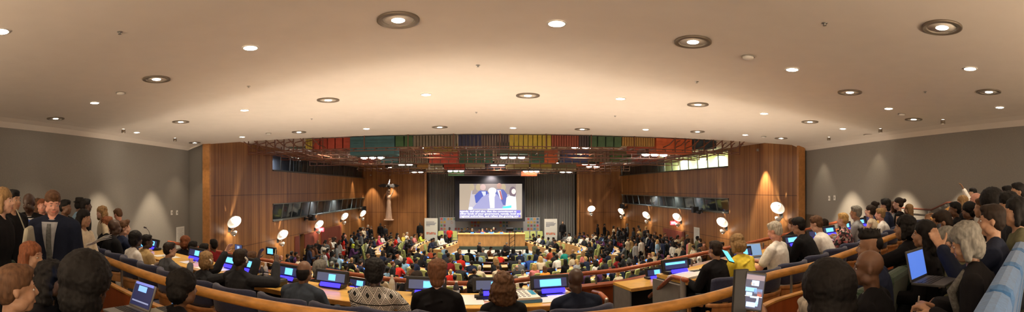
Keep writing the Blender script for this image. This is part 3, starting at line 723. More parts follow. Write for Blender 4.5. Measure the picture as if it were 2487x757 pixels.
# ---------------------------------------------------------------- coloured baffle ceiling
TEAL, REDB, DBL, YEL, GRN, GLD, GRY, ORG, RDS = (.035, .10, .12), (.30, .05, .03), (.025, .03, .07), (.38, .30, .05), (.04, .10, .04), (.30, .17, .05), (.14, .12, .09), (.42, .09, .03), (.22, .06, .04)
TGR = (.03, .09, .06)
BR = []       # (pxa, pxb, bottom py, colour, name, slat width m, gap ratio)
BR.append((16.9, [(740, 757, 360, YEL, 'yellow', .10), (757, 850, 363, REDB, 'dull red', .32), (850, 958, 375, TEAL, 'teal', 9), (958, 1003, 354, GRN, 'green', .3), (1003, 1108, 355, GRY, 'grey', .12), (1112, 1170, 355, DBL, 'navy', .14), (1170, 1236, 356, (.06, .045, .05), 'dark plum', .1), (1237, 1340, 362, YEL, 'mustard yellow', .17), (1340, 1407, 355, RDS, 'brick red', .1), (1407, 1432, 356, (.06, .05, .05), 'dark plum', .1), (1432, 1512, 355, (.05, .10, .05), 'moss green', .3), (1512, 1592, 354, GLD, 'gold', .1), (1594, 1681, 371, ORG, 'bright orange red', 9), (1682, 1740, 359, (.03, .045, .055), 'slate blue', 9)]))
BR.append((20.0, [(1027, 1110, 367, YEL, 'olive yellow', .22), (1208, 1287, 373, TGR, 'deep teal', 9), (1535, 1595, 370, REDB, 'rust red', 9), (700, 740, 352, (.10, .14, .09), 'sage green', 9)]))
BR.append((23.5, [(870, 905, 394, RDS, 'brick red', 9), (925, 967, 394, TEAL, 'teal', 9), (967, 1040, 395, GRY, 'grey', .12), (1042, 1112, 395, (.45, .07, .05), 'scarlet', 9), (1114, 1198, 395, TGR, 'bottle green', .4), (1200, 1265, 395, GRY, 'putty grey', .14), (1288, 1322, 394, TGR, 'deep green', 9), (1322, 1355, 394, ORG, 'rust orange', 9), (1365, 1430, 393, (.03, .05, .16), 'royal blue', 9), (1430, 1482, 392, GRY, 'putty', .2), (1482, 1535, 391, (.05, .12, .04), 'leaf green', 9), (1535, 1600, 392, REDB, 'brown red', .2)]))
BR.append((29.5, [(1015, 1040, 408, GLD, 'gold', 9), (1078, 1128, 410, (.40, .06, .04), 'red', 9), (1130, 1178, 408, (.3, .26, .18), 'beige', 9), (1180, 1226, 408, (.06, .045, .06), 'plum', 9), (1228, 1285, 409, (.28, .24, .10), 'khaki', 9), (1290, 1340, 408, (.3, .24, .05), 'ochre', 9), (1340, 1400, 408, (.12, .11, .06), 'olive', 9), (1400, 1470, 402, ORG, 'orange', 9), (950, 1010, 408, GRY, 'grey', .2)]))
BR.append((34.5, [(1000, 1032, 415, (.34, .25, .06), 'gold', 9), (1034, 1078, 417, (.35, .32, .25), 'cream', 9), (1088, 1127, 426, (.05, .14, .05), 'green', 9), (1128, 1266, 426, (.05, .03, .03), 'dark brown', 9), (1266, 1304, 427, ORG, 'orange', 9), (1306, 1350, 416, (.35, .32, .25), 'cream', 9), (1355, 1400, 416, (.30, .28, .2), 'beige', 9)]))
rows_w = ['front', 'second', 'third', 'fourth', 'rearmost']
for ri, (Y, lst) in enumerate(BR):
    for a, b, pb, col, cn, sw in lst:
        xa, xb = Y * math.tan(th(a)), Y * math.tan(th(b)); c = cos(th((a + b) / 2)); zb = CZ + (HZ - pb) * (Y / c) / F
        zt = ZCH - .03 if ri < 3 else ZCH - .25
        mb = MB(); n = max(1, round((xb - xa) / sw)); w = (xb - xa) / n
        dep = .9 if sw > 1 else .5
        for i in range(n):
            g = .12 if n > 1 else .0
            mb.box((xa + w * (i + .5), Y + dep / 2, (zb + zt) / 2), (w * (1 - g) - .01, dep if n == 1 else .35, zt - zb))
        m = mat('baffle %s' % cn, tuple(min(1, q * 1.5) for q in col), .7, var=.12, scale=6)
        o = mb.build('ceiling_baffle', m)
        rc = sorted([q[0] for q in lst]).index(a)
        tag(o, '%s hanging ceiling baffle, %s from left in the %s baffle row' % (cn, nth(rc), rows_w[ri]), 'ceiling baffle', 'coloured baffles hanging from the chamber ceiling')
# brown tubular grids carrying the baffles
BRN = mat('brown enamelled tube', (.16, .06, .035), .4)
zr = {0: (6.45, 6.35), 1: (6.48, 6.30), 2: (6.40, 6.2), 3: (6.28, 6.1), 4: (6.25, 6.05)}
for ri, Y in enumerate((16.6, 19.7, 23.2, 29.2, 34.2)):
    hw = 10.0 if ri < 3 else 9; mb = MB(); z1, z0 = zr[ri]
    for z in (z1, z0): mb.box((0, Y, z), (2 * hw, .03, .03)); mb.box((0, Y + 1.3, z + .05), (2 * hw, .03, .03))
    n = int(2 * hw / .42)
    for i in range(n + 1):
        x = -hw + 2 * hw * i / n; top = ZCH - .02
        ext = abs(x) > 6.6 or i % 4 == 0
        mb.box((x, Y, (z0 + (top if ext else z1)) / 2), (.035, .035, (top if ext else z1) - z0))
        mb.box((x, Y + .65, z1), (.03, 1.3, .03))
        if abs(x) > 6.8: mb.tube([(x, Y, z0 + .25), (x + .08, Y, z0 + .42), (x + .3, Y + .2, z0 + .5)], .02, 6)
    tag(mb.build('baffle_grid', BRN), 'brown tubular grid across the chamber ceiling, carrying the %s baffle row' % rows_w[ri], 'ceiling grid', 'brown tubular grids under the chamber ceiling')
# long bent pipes running in depth at both sides and thin wires across
for sg, lab in ((-1, 'left'), (1, 'right')):
    mb = MB()
    for k in range(7):
        x = sg * (6.6 + .5 * k); mb.tube([(x, 15.4, 6.85), (x, 16.2, 6.6), (x + sg * .1, 19, 6.42), (x, 24, 6.40), (x - sg * .2, 30, 6.45)], .022, 6)
    tag(mb.build('ceiling_pipes', BRN), 'bundle of bent brown pipes running back along the %s of the chamber ceiling' % lab, 'pipes')
# triple lamps and light bars among the baffles
HOUS = mat('black lamp housing', (.015, .015, .015), .5)
FX = [(905, 383, 1.5, 3), (1245, 382, 1.5, 3), (1590, 376, 1.5, 3), (958, 407, 1.5, 2), (985, 400, 1.5, 2), (1014, 418, 1.28, 2), (1097, 407, 1.5, 2), (1107, 415, 1.3, 3), (1209, 401, 1.5, 2), (1193, 419, 1.28, 2), (1304, 408, 1.5, 2), (1290, 416, 1.3, 3), (1338, 396, 1.5, 2), (1374, 418, 1.28, 2), (1430, 399, 1.5, 2), (1440, 405, 1.5, 2), (1412, 359, 1.9, 2), (1050, 359, 1.9, 2), (795, 355, 1.9, 1)]
for k, (px, py, dz, n) in enumerate(FX):
    rr = dz * F / (HZ - py); p = at(px, py, rr); r = empty('ceiling_lamp_bar', p); w = .42 if n == 3 else .5
    nn = n if n == 3 else 2
    mb = MB(); mb.box((0, 0, .12), (nn * w + .25, .5, .2)); mb.build('housing', HOUS, r, bevel=.03)
    for i in range(nn):
        mb = MB(); mb.ell(((i - (nn - 1) / 2) * w, 0, -.0), (w * .42, .16, .06 if n == 3 else .03), n=14, m=6); mb.build('lamp', LAMPS if n == 3 else LAMPW, r, smooth=True)
    tag(r, '%s lamp fixture hanging among the baffles, %s from left of the chamber fixtures' % ('black triple' if n == 3 else 'slim bright', nth(sorted(q[0] for q in FX).index(px))), 'ceiling light', 'lamp fixtures among the baffles')
    light('SPOT', p - V((0, 0, .1)), 420 if n == 3 else 190, (1, .86, .66), .12, p + V((0, 0, -3)), 2.3, .6)
for x, y in ((-7.5, 20), (-7.5, 27), (7.5, 20), (7.8, 27), (-3, 18), (3, 18)):
    r = empty('recessed_chamber_light', (x, y, ZCH - .01)); mb = MB(); mb.lathe([(.13, 0), (.13, -.01), (.11, -.012), (.11, 0)], n=20, closed=True); mb.build('trim_ring', WHITEM, r); mb = MB(); mb.ell((0, 0, -.005), (.108, .108, .008), n=16, m=5); mb.build('lamp', LAMPS, r)
    tag(r, 'recessed round lamp in chamber ceiling, %s side, %s' % ('left' if x < 0 else 'right', 'outer nearer' if y == 20 else 'outer farther' if y == 27 else 'inner beside the gallery edge'), 'ceiling light'); light('SPOT', (x, y, ZCH - .05), 260, (1, .86, .66), .1, (x, y, 0), 2.0, .6)

# ---------------------------------------------------------------- screen, backdrop, banners
SY = 36.4
def sp(px, py, y=SY): r = y / cos(th(px)); p = at(px, py, r); return V((p.x, y, p.z))
a, b = sp(1105, 427), sp(1275, 537); scr = empty('projection_screen', ((a.x + b.x) / 2, SY, b.z), label='large projection screen in a black frame showing a speaker and captions', cat='projection screen')
ox, oz = scr.location.x, scr.location.z
W_, H_ = b.x - a.x, a.z - b.z
mb = MB(); mb.box((0, .06, H_ / 2), (W_, .1, H_)); mb.build('frame', mat('black velvet masking', (.012, .012, .022), .9), scr)
c0, c1 = sp(1116, 446), sp(1268, 530); sx0, sx1, sz0, sz1 = c0.x - ox, c1.x - ox, c1.z - oz, c0.z - oz
def em(name, c, s=1.0): return mat('screen ' + name, tuple(q * .1 for q in c), .8, emit=s * .5, ecol=c)
SU = lambda u: sx0 + (sx1 - sx0) * u
SV = lambda v: sz1 + (sz0 - sz1) * v
mb = MB(); mb.box((SU(.5), 0, SV(.5)), (sx1 - sx0, .02, sz1 - sz0)); mb.build('screen_surface', em('lilac', (.62, .58, .66), 1.0), scr)
_lay = [0.012]
def spoly(name, pts, c, s=1.0, part='picture'):
    _lay[0] += .0012; mb = MB(); mb.prism([(SU(u), -_lay[0], SV(v)) for u, v in pts], (0, .001, 0)); return mb.build(part, em(name, c, s), scr)
def sell(name, u, v, ru, rv, c, s=1.0): return spoly(name, [(u + ru * cos(2 * PI * k / 20), v + rv * sin(2 * PI * k / 20)) for k in range(20)], c, s)
spoly('tan wall', [(0, 0), (.22, 0), (.18, .3), (.14, .76), (0, .76)], (.52, .42, .32)); spoly('tan right', [(.9, 0), (1, 0), (1, 1), (.93, 1), (.9, .76)], (.50, .43, .36))
spoly('dim back', [(.22, 0), (.9, 0), (.9, .3), (.2, .3)], (.40, .33, .32)); 
for u, c in ((.2, (.55, .45, .3)), (.3, (.4, .2, .22)), (.7, (.4, .2, .2))): sell('backdrop square', u, .1, .04, .1, c)
spoly('blue suit left', [(.24, .34), (.32, .2), (.44, .2), (.5, .4), (.5, .62), (.26, .55)], (.10, .14, .55)); spoly('shirt left', [(.35, .22), (.42, .22), (.42, .36), (.39, .38)], (.75, .8, 1)); sell('face left', .375, .1, .045, .09, (.70, .50, .48))
spoly('suit right', [(.55, .25), (.6, .16), (.7, .16), (.76, .3), (.76, .62), (.55, .6)], (.14, .17, .50)); spoly('shirt right', [(.6, .18), (.66, .18), (.69, .45), (.65, .45)], (.85, .85, .95)); spoly('tie right', [(.635, .2), (.655, .2), (.69, .45), (.67, .46)], (.6, .12, .12)); sell('face right', .635, .06, .04, .08, (.55, .33, .28))
spoly('speaker suit', [(.2, .72), (.36, .38), (.46, .28), (.6, .3), (.66, .45), (.72, .72)], (.42, .42, .72)); spoly('speaker shirt', [(.47, .34), (.56, .34), (.56, .7), (.49, .7)], (1, .95, .95), 1.3); sell('speaker hair', .525, .2, .065, .09, (1, 1, 1), 1.5); sell('speaker face', .525, .3, .05, .11, (1, .92, .88), 1.4)
sell('woman hair', .85, .24, .055, .16, (.22, .16, .2)); sell('woman face', .865, .22, .035, .08, (.95, .78, .74), 1.2); spoly('woman top', [(.73, .72), (.75, .4), (.8, .34), (.9, .38), (.91, .72)], (.85, 1, .95), 1.3)
spoly('teal sign', [(.69, .66), (.83, .62), (.83, .69), (.69, .73)], (.1, .85, .75), 1.3); spoly('white desk', [(.45, .72), (.91, .7), (.91, .745), (.45, .745)], (1, 1, 1), 1.2); sell('white cup', .18, .71, .035, .045, (1, 1, .95), 1.3)
spoly('caption band', [(0, .76), (.975, .76), (.975, .965), (0, .965)], (.30, .28, .62)); spoly('caption block', [(.91, .76), (.97, .76), (.97, .965), (.91, .965)], (.25, .22, .85))
TXW = em('caption white', (1, 1, 1), 1.6)
for i, s in enumerate(('agenda, and said also, that the commitment at', 'other levels of your government, namely, local and', 'regional authorities, and reflect the growing and')):
    t = text(s, .205, TXW, (SU(.008), -.06, SV(.795 + i * .068)), (PI / 2, 0, 0), scr, 'caption', 'LEFT', bold=.003); t.scale.x = (.90 if i == 0 else .97 if i == 1 else .93) * (sx1 - sx0) / max(t.dimensions.x, .1)
light('AREA', (ox, SY - .2, oz + H_ * .45), 25, (.8, .8, 1), sx=4, sy=2, aim=(ox, 20, 2))

# backdrop wall with squares
BD = sp(1068, 527, 37.2), sp(1311, 574, 37.2)
bd = empty('event_backdrop', ((BD[0].x + BD[1].x) / 2, 37.2, .5), label='long pale backdrop wall printed with rows of coloured squares behind podium', cat='backdrop')
bw = BD[1].x - BD[0].x; bh = BD[0].z - .5; mb = MB(); mb.box((0, 0, bh / 2), (bw, .06, bh)); mb.build('board', mat('pale grey print board', (.24, .24, .27), .7), bd)  # board and printed colours darkened to stand for shade from the screen
SDG = [(.75, .03, .06), (.75, .42, .05), (.08, .35, .08), (.55, .02, .05), (.8, .08, .03), (.05, .45, .7), (.85, .5, .02), (.35, .03, .1), (.8, .25, .03), (.7, .02, .2), (.85, .4, .04), (.5, .35, .05), (.08, .25, .12), (.02, .28, .6), (.12, .5, .1), (.01, .15, .35), (.02, .08, .25)]
sq = .17; k = 0
for cx, ncol, nrow in ((-bw / 2 + .15, 2, 5), (-bw / 2 + .72, 6, 1), (-1.45, 3, 3), (.9, 3, 3), (bw / 2 - .95, 4, 5)):
    for cc in range(ncol):
        for rr_ in range(nrow):
            mb = MB(); mb.box((cx + cc * .255, -.035, bh - .14 - rr_ * .27), (sq, .012, sq)); mb.build('printed_square', mat('print %d' % (k % 17), tuple(.4 * q + .04 for q in SDG[k % 17]), .7), bd); k += 1
for cx in (-2.2, -.2, 2.0):
    for rr_ in (3, 4):
        for cc in range(6): mb = MB(); mb.box((cx + cc * .25 - .6, -.035, bh - .14 - rr_ * .27), (sq * .9, .012, sq * .9)); mb.build('printed_square', mat('print %d' % (k % 17), tuple(.4 * q + .04 for q in SDG[k % 17]), .7), bd); k += 1
for cx in (-bw / 2 + 1.0, -.85, 1.55):              # colour wheels with pale lettering beside them
    for q in range(12):
        mb = MB(); a0, a1 = 2 * PI * q / 12, 2 * PI * (q + .8) / 12; z = bh - .42
        mb.prism([(cx + .10 * cos(a0), -.04, z + .10 * sin(a0)), (cx + .10 * cos(a1), -.04, z + .10 * sin(a1)), (cx + .065 * cos(a1), -.04, z + .065 * sin(a1)), (cx + .065 * cos(a0), -.04, z + .065 * sin(a0))], (0, .01, 0)); mb.build('wheel_segment', mat('print %d' % q, (.3, .3, .3), .7), bd)
    mb = MB()
    for q in range(14): mb.box((cx + .2 + q * .085, -.035, bh - .42), (.055, .01, .07))
    mb.build('lettering', mat('faint grey lettering', (.25, .26, .28), .8), bd)

def banner(pa, pb, ptop, lab, y):
    A, B = sp(pa, ptop, y), sp(pb, 575, y); w = B.x - A.x; z0 = .5; h = A.z - z0; r = empty('rollup_banner', ((A.x + B.x) / 2, y, z0), label=lab, cat='banner', group='white roll-up banners')
    mb = MB(); mb.box((0, 0, h / 2 + .05), (w, .012, h - .05)); mb.build('banner_sheet', mat('white banner print', (.62, .62, .6), .6), r)
    mb = MB(); mb.box((0, .02, .04), (w + .05, .16, .08)); mb.build('base', METAL, r); mb = MB(); mb.tube([(0, .05, .05), (0, .05, h)], .012); mb.box((0, .02, h + .02), (w, .03, .03)); mb.build('support_pole', METAL, r)
    mb = MB()
    for i, (q, f) in enumerate(((.86, .62), (.81, .78), (.77, .70), (.73, .66), (.69, .3))): mb.box((-w * (.38 - f / 2), -.009, h * q), (w * f, .004, h * .018))
    mb.build('lettering', mat('blue grey lettering', (.06, .08, .16), .7), r)
    for i in range(6):
        for j in range(2): mb = MB(); mb.box((-w * .3 + i * w * .12, -.009, h * (.40 - .05 * j)), (w * .11, .004, h * .045)); mb.build('printed_block', mat('banner block %d' % ((i + j) % 3), ((.6, .1, .06), (.5, .2, .12), (.45, .35, .3))[(i + j) % 3], .7), r)
banner(1031, 1063, 530, 'white roll-up banner with red print at left of the curtain', 37.0); banner(1322, 1353, 532, 'white roll-up banner with red print right of the podium', 36.9)

# carved figure releasing a bird, on the left front wall
p = at(945, 532, 37.3 / cos(th(945))); p.y = 37.45; sculp = empty('carved_wall_figure', p, label='tall carved wooden woman with raised arms below a dark bird', cat='sculpture')
CARV = mat('pale carved teak', (.52, .36, .27), .55, var=.2, scale=8, stretch=(1, 1, .3)); DKB = mat('dark carved bird', (.03, .03, .035), .5)
mb = MB(); rg = []
for z, w, dd in ((0, .30, .2), (.1, .29, .2), (.6, .24, .18), (1.1, .20, .16), (1.45, .19, .15), (1.65, .16, .14), (1.85, .21, .15), (1.98, .20, .13), (2.06, .08, .08), (2.16, .07, .07)):
    rg.append([V((w * cos(2 * PI * k / 16), -.26 + dd * sin(2 * PI * k / 16), z)) for k in range(16)])
mb.loft(rg); mb.ell((0.0, -.28, 2.28), (.11, .12, .16)); mb.cap_((.17, -.26, 1.98), (.36, -.3, 2.3), .06, .05); mb.cap_((.36, -.3, 2.3), (.42, -.3, 2.62), .05, .035); mb.cap_((-.17, -.26, 1.98), (-.14, -.32, 2.35), .06, .05); mb.cap_((-.14, -.32, 2.35), (.0, -.32, 2.6), .05, .035)
me = to_voxel(mb, 'figure', .025, 2); me.materials.append(CARV); link('figure', me, sculp)
mb = MB(); mb.box((0, -.25, -.05), (.78, .5, .1)); mb.build('ledge', CARV, sculp, bevel=.02)
mb = MB(); mb.ell((0, -.3, 2.45), (.13, .14, .12)); mb.ell((0, -.26, 2.28), (.14, .13, .17)); me = to_voxel(mb, 'hair', .02, 1); me.materials.append(mat('hair carved', (.28, .2, .15), .6)); link('hair', me, sculp)
bird = MB(); bird.ell((.02, -.34, 2.86), (.12, .14, .22)); bird.cap_((.04, -.34, 3.0), (.10, -.36, 3.3), .07, .04); bird.cap_((.10, -.36, 3.3), (.13, -.4, 3.42), .045, .012)
for s in (-1, 1):
    top = [(0.05 * s, 2.88), (.35 * s, 3.0), (.62 * s, 2.96), (.95 * s, 2.84)]; bot = [(.05 * s, 2.70), (.25 * s, 2.74), (.42 * s, 2.66), (.56 * s, 2.76), (.68 * s, 2.68), (.80 * s, 2.78)]
    pts = [(x, -.36, z) for x, z in top] + [(x, -.36, z) for x, z in bot[::-1]]; bird.prism(pts, (0, .05, 0))
br = bird.build('carved_bird', DKB, sculp)
mb = MB(); mb.cap_((.04, -.42, 2.9), (.09, -.42, 3.2), .06, .04); mb.build('breast', mat('blue grey breast', (.18, .22, .32), .5), br, smooth=True)
# wreath emblem on the right front wall
p = at(1483, 451, 37.3 / cos(th(1483))); p.y = 37.46; em_ = empty('wall_emblem', p, label='small wire wreath emblem fixed high on the right front wall', cat='emblem')
mb = MB(); EMB = mat('dull brass wire', (.35, .17, .08), .4, .5)
for r_ in (.09, .17, .25): mb.tube([(r_ * cos(2 * PI * k / 24), 0, r_ * sin(2 * PI * k / 24)) for k in range(25)], .009, 6)
for k in range(4): a_ = PI * k / 4; mb.tube([(-.25 * cos(a_), 0, -.25 * sin(a_)), (.25 * cos(a_), 0, .25 * sin(a_))], .007, 6)
mb.build('globe', EMB, em_); mb = MB()
for s in (-1, 1):
    mb.tube([(s * .03, 0, -.40), (s * .22, 0, -.33), (s * .34, 0, -.12), (s * .33, 0, .14)], .011, 6)
    for k in range(6): z = -.34 + k * .085; x = s * (.2 + .14 * sin(PI * k / 7)); mb.ell((x + s * .045, 0, z), (.035, .008, .016), Matrix.Rotation(-s * .9, 3, 'Y'), 8, 4)
mb.build('wreath', EMB, em_)
# ---------------------------------------------------------------- gallery floors, desks, rails
OAKT = mat('golden oak desk top', (.78, .47, .10), .35, var=.12, scale=5, stretch=(1, 4, 1)); OAKE = mat('light oak edge band', (.60, .30, .08), .35, var=.15, scale=10)
GPANEL = mat('grey laminate panel', (.20, .19, .18), .6, var=.08, scale=10); SLATE = mat('slate desk panel', (.05, .05, .05), .7)
def slab(off, z0, z1):
    mb = MB(); rings = []
    xs = [-12.5 + i * 25 / 60 for i in range(61)]
    for x in xs:
        a = pn(x, off); a.y = min(a.y, 14.4); X = min(max(a.x, cy(LG, a.y) + .0), cy(RG, a.y) - .0)
        if rings and X <= rings[-1][0].x + 1e-3: continue
        bx = min(max(X, -9.0), 9.3)
        e = rise(x) if x < 11 else rise(11)
        rings.append([V((X, a.y, z0)), V((X, a.y, z1 + e)), V((bx, -3, z1 + e)), V((bx, -3, z0))])
    mb.loft(rings); return mb
for nm, off, z0, z1 in (('floor_gallery_front_row', 3.0, 2.3, 2.6), ('floor_gallery_desk_row', .98, 2.6, 3.0), ('floor_gallery_second_row', -1.5, 3.0, 3.15), ('floor_gallery_third_row', -3.1, 3.15, 3.45)):
    st(nm, slab(off, z0, z1), CARPET)
for nm_, x_, y0_ in (('floor_side_left', -11.0, 8.0), ('floor_side_right', 11.3, 8.0)):
    pass
def cpath(x0, x1, off, z, n=40): return [V((*pn(x0 + (x1 - x0) * i / n, off).xy, z + rise(x0 + (x1 - x0) * i / n))) for i in range(n + 1)]
# gallery front parapet and its rail
def parapet(name, x0, x1, lab):
    r = empty(name, (0, 0, 0), label=lab, cat='parapet', group='mahogany parapets of the gallery')
    mb = MB(); curve_strip(mb, x0, x1, 2.93, 3.0, 2.3, 3.12, 40); mb.build('panel', PARA, r)
    mb = MB(); curve_strip(mb, x0, x1, 2.85, 3.06, 3.12, 3.16, 40); mb.build('top_cap', PARA, r)
    n = max(1, int((x1 - x0) / 1.1))
    for i in range(n + 1):
        p = pn(x0 + .1 + (x1 - x0 - .2) * i / n, 2.96); mb = MB(); mb.box((p.x, p.y, 3.25 + rise(p.x)), (.03, .03, .2)); mb.build('post', METAL, r)
    mb = MB(); mb.tube(cpath(x0, x1, 2.96, 3.37, 60), .042, 10); mb.build('handrail', RAILR, r, smooth=True)
parapet('gallery_parapet', -9.6, 1.33, 'long mahogany parapet with red rail in front of gallery, left of the steps'); parapet('gallery_parapet', 1.37, 10.2, 'mahogany parapet with red rail in front of gallery, right from the steps')
# desks
def gdesk(x0, x1, off, w, z, lab):
    r = empty('gallery_desk', (0, 0, 0), label=lab, cat='desk', group='curved oak desks of the gallery')
    mb = MB(); curve_strip(mb, x0, x1, off, off + w, z - .045, z, 60); mb.build('desk_top', OAKT, r)
    mb = MB(); curve_strip(mb, x0, x1, off - .012, off, z - .05, z - .003, 60); mb.build('edge_band', OAKE, r)
    mb = MB(); curve_strip(mb, x0, x1, off + w - .04, off + w, z - .75, z - .05, 60); mb.build('front_panel', SLATE, r)
    for x in (x0, x1):
        d = .03 if x == x0 else -.03
        mb = MB(); curve_strip(mb, min(x, x + d), max(x, x + d), off + .03, off + w - .04, z - .75, z - .05, 2); mb.build('end_panel', GPANEL, r)
    return r
gdesk(-6.6, .95, 0, .62, 3.75, 'long curved oak desk before the front gallery people, left of the steps'); gdesk(2.32, 8.6, 0, .62, 3.75, 'curved oak desk with grey end panel, right of the steps')
gdesk(-6.8, 1.0, 1.85, .6, 3.28, 'lower oak desk in the first gallery row, left part'); gdesk(2.62, 8.6, 1.85, .6, 3.28, 'lower oak desk in the first gallery row, right of the steps')
for x0_, x1_, lab in ((-8.3, .95, 'left'), (2.0, 7.7, 'right')): pass
mb = MB(); mb.v = []; a = pn(2.31, .03); b = pn(2.31, .58); u = (b - a).normalized(); s_ = V((-u.y, u.x, 0))
P_ = lambda t, o, z: a + u * t - s_ * -o + V((0, 0, z))
mb.prism([a + V((-.03, 0, 3.0)), b + V((-.03, 0, 3.0)), b + V((-.03, 0, 3.70)), a + V((-.03, 0, 3.70))], (-.04, 0, 0)); tag(mb.build('desk_end_board', GPANEL), 'grey upright board closing the left end of right gallery desk', 'board')
# honey-coloured rail with mahogany partition behind the desk row
r = empty('partition_rail', (0, 0, 0), label='thick honey oak rail over a mahogany partition curving behind the gallery chairs', cat='railing')
path = cpath(-3.75, 6.0, -1.45, 4.03, 60); e0 = path[-1]; e1 = V((8.6, 5.25, 4.56))
path2 = path + [e0.lerp(e1, k / 8) for k in range(1, 9)]
rng = [.042] * len(path2)
mb = MB(); mb.tube(path2, .042, 14); mb.build('handrail', RAILY, r, smooth=True)
mb = MB(); rings = []; mt = MB(); rt = []
for i, p in enumerate(path2):
    t = (path2[min(i + 1, len(path2) - 1)] - path2[max(i - 1, 0)]); t.z = 0; t.normalize(); n_ = V((-t.y, t.x, 0)); zt = p.z - .25
    q = V((p.x, p.y, 0)) - n_ * .02
    rings.append([q + V((0, 0, 3.0)), q - n_ * .05 + V((0, 0, 3.0)), q - n_ * .05 + V((0, 0, zt)), q + V((0, 0, zt))])
    rt.append([q + n_ * .008 + V((0, 0, zt)), q - n_ * .058 + V((0, 0, zt)), q - n_ * .058 + V((0, 0, zt + .018)), q + n_ * .008 + V((0, 0, zt + .018))])
mb.loft(rings); mb.build('partition_panel', PARA, r); mt.loft(rt); mt.build('partition_cap', RAILY, r)
for i in range(3, len(path2) - 1, 6 if True else 1):
    p = path2[i]; mb = MB(); mb.cap_(p - V((0, 0, .26)), p - V((0, 0, .03)), .014, .014, 8); mb.build('post', METAL, r)
p = path2[-1]; mb = MB(); mb.cap_(p + V((0, 0, 0)), V((p.x, p.y, 3.1)), .03, .03); mb.build('end_post', METAL, r)
# step rails in the aisle
r = empty('step_handrail', (0, 0, 0), label='bent red mahogany step handrail beside the grey end of right desk', cat='handrail')
mb = MB(); A = [at(1668, 680, 5.1), at(1632, 671, 5.6), at(1578, 720, 6.3)]; mb.tube([A[0], A[0].lerp(A[1], .92), A[1].lerp(A[2], .08), A[2]], .028, 10); mb.build('handrail', RAILR, r, smooth=True)
p = A[0].lerp(A[1], .25); mb = MB(); mb.cap_(V((p.x, p.y, 3.0)), p, .03, .03, 10); mb.build('post', mat('grey painted post', (.22, .21, .2), .5), r)
r = empty('step_handrail', (0, 0, 0), label='short red handrail beside the bald man in navy suit', cat='handrail')
mb = MB(); A = [at(1441, 708, 6.3), at(1458, 712, 5.8), at(1473, 727, 5.0)]; mb.tube(A, .028, 10); mb.build('handrail', RAILR, r, smooth=True); p = A[2]; mb = MB(); mb.cap_(V((p.x, p.y, 3.0)), p, .022, .022, 10); mb.build('post', METAL, r)
# wall handrail at the right
r = empty('wall_handrail', (0, 0, 0), label='brown handrail on brackets climbing the right grey wall', cat='handrail')
A = [wallpt(RG, x, y, .09) for x, y in ((2150, 503), (2200, 505), (2262, 509), (2301, 491), (2330, 493))]; mb = MB(); mb.tube(A, .028, 8); mb.build('handrail', mat('dark brown rail', (.12, .035, .02), .35), r, smooth=True)
for x, y in ((2256, 509), (2282, 500), (2296, 494), (2316, 493)): a = wallpt(RG, x, y, .09); b = wallpt(RG, x + 2, y + 6, .0); mb = MB(); mb.tube([a, V((a.x, a.y, b.z)), b], .014, 6); mb.ell(b, (.05, .05, .05)); mb.build('bracket', METAL, r)
mb = MB(); A = [wallpt(RG, x, y, .3) for x, y in ((2175, 520), (2262, 527), (2335, 492))]
for a, b in zip(A, A[1:]): mb.prism([V((a.x, a.y, 3.2)), V((b.x, b.y, 3.2)), b, a], (.06, 0.0, 0))
tag(mb.build('wall_stair_kerb', GREYW), kind='structure')

# ---------------------------------------------------------------- chairs
NAVY = mat('navy wool upholstery', (.025, .032, .075), .9, var=.2, scale=60, bump=.3, bscale=300, sheen=.2); BEECH = mat('beech chair frame', (.50, .25, .09), .4, var=.2, scale=15, stretch=(1, 1, .3))
def arc_pad(mb, r0, r1, a0, a1, z0, z1, cy0, n=14, tilt=0, rnd_=.02):
    """curved upholstered pad in plan, arc centre (0, cy0), rounded edges"""
    rings = []
    for i in range(n + 1):
        a = a0 + (a1 - a0) * i / n; e = min(1, min(i, n - i) / 2 + .35); c, s = sin(a), -cos(a); pts = []
        zm, hz = (z0 + z1) / 2, (z1 - z0) / 2 * (.75 + .25 * e); rm, hr = (r0 + r1) / 2, (r1 - r0) / 2 * (.5 + .5 * e)
        for k in range(12):
            q = 2 * PI * k / 12; cc = abs(cos(q)) ** .5 * (1 if cos(q) > 0 else -1); ss = abs(sin(q)) ** .5 * (1 if sin(q) > 0 else -1)
            rr = rm + hr * cc; z = zm + hz * ss; pts.append(V((rr * c, cy0 + rr * s - tilt * (z - z0), z)))
        rings.append(pts)
    mb.loft(rings)
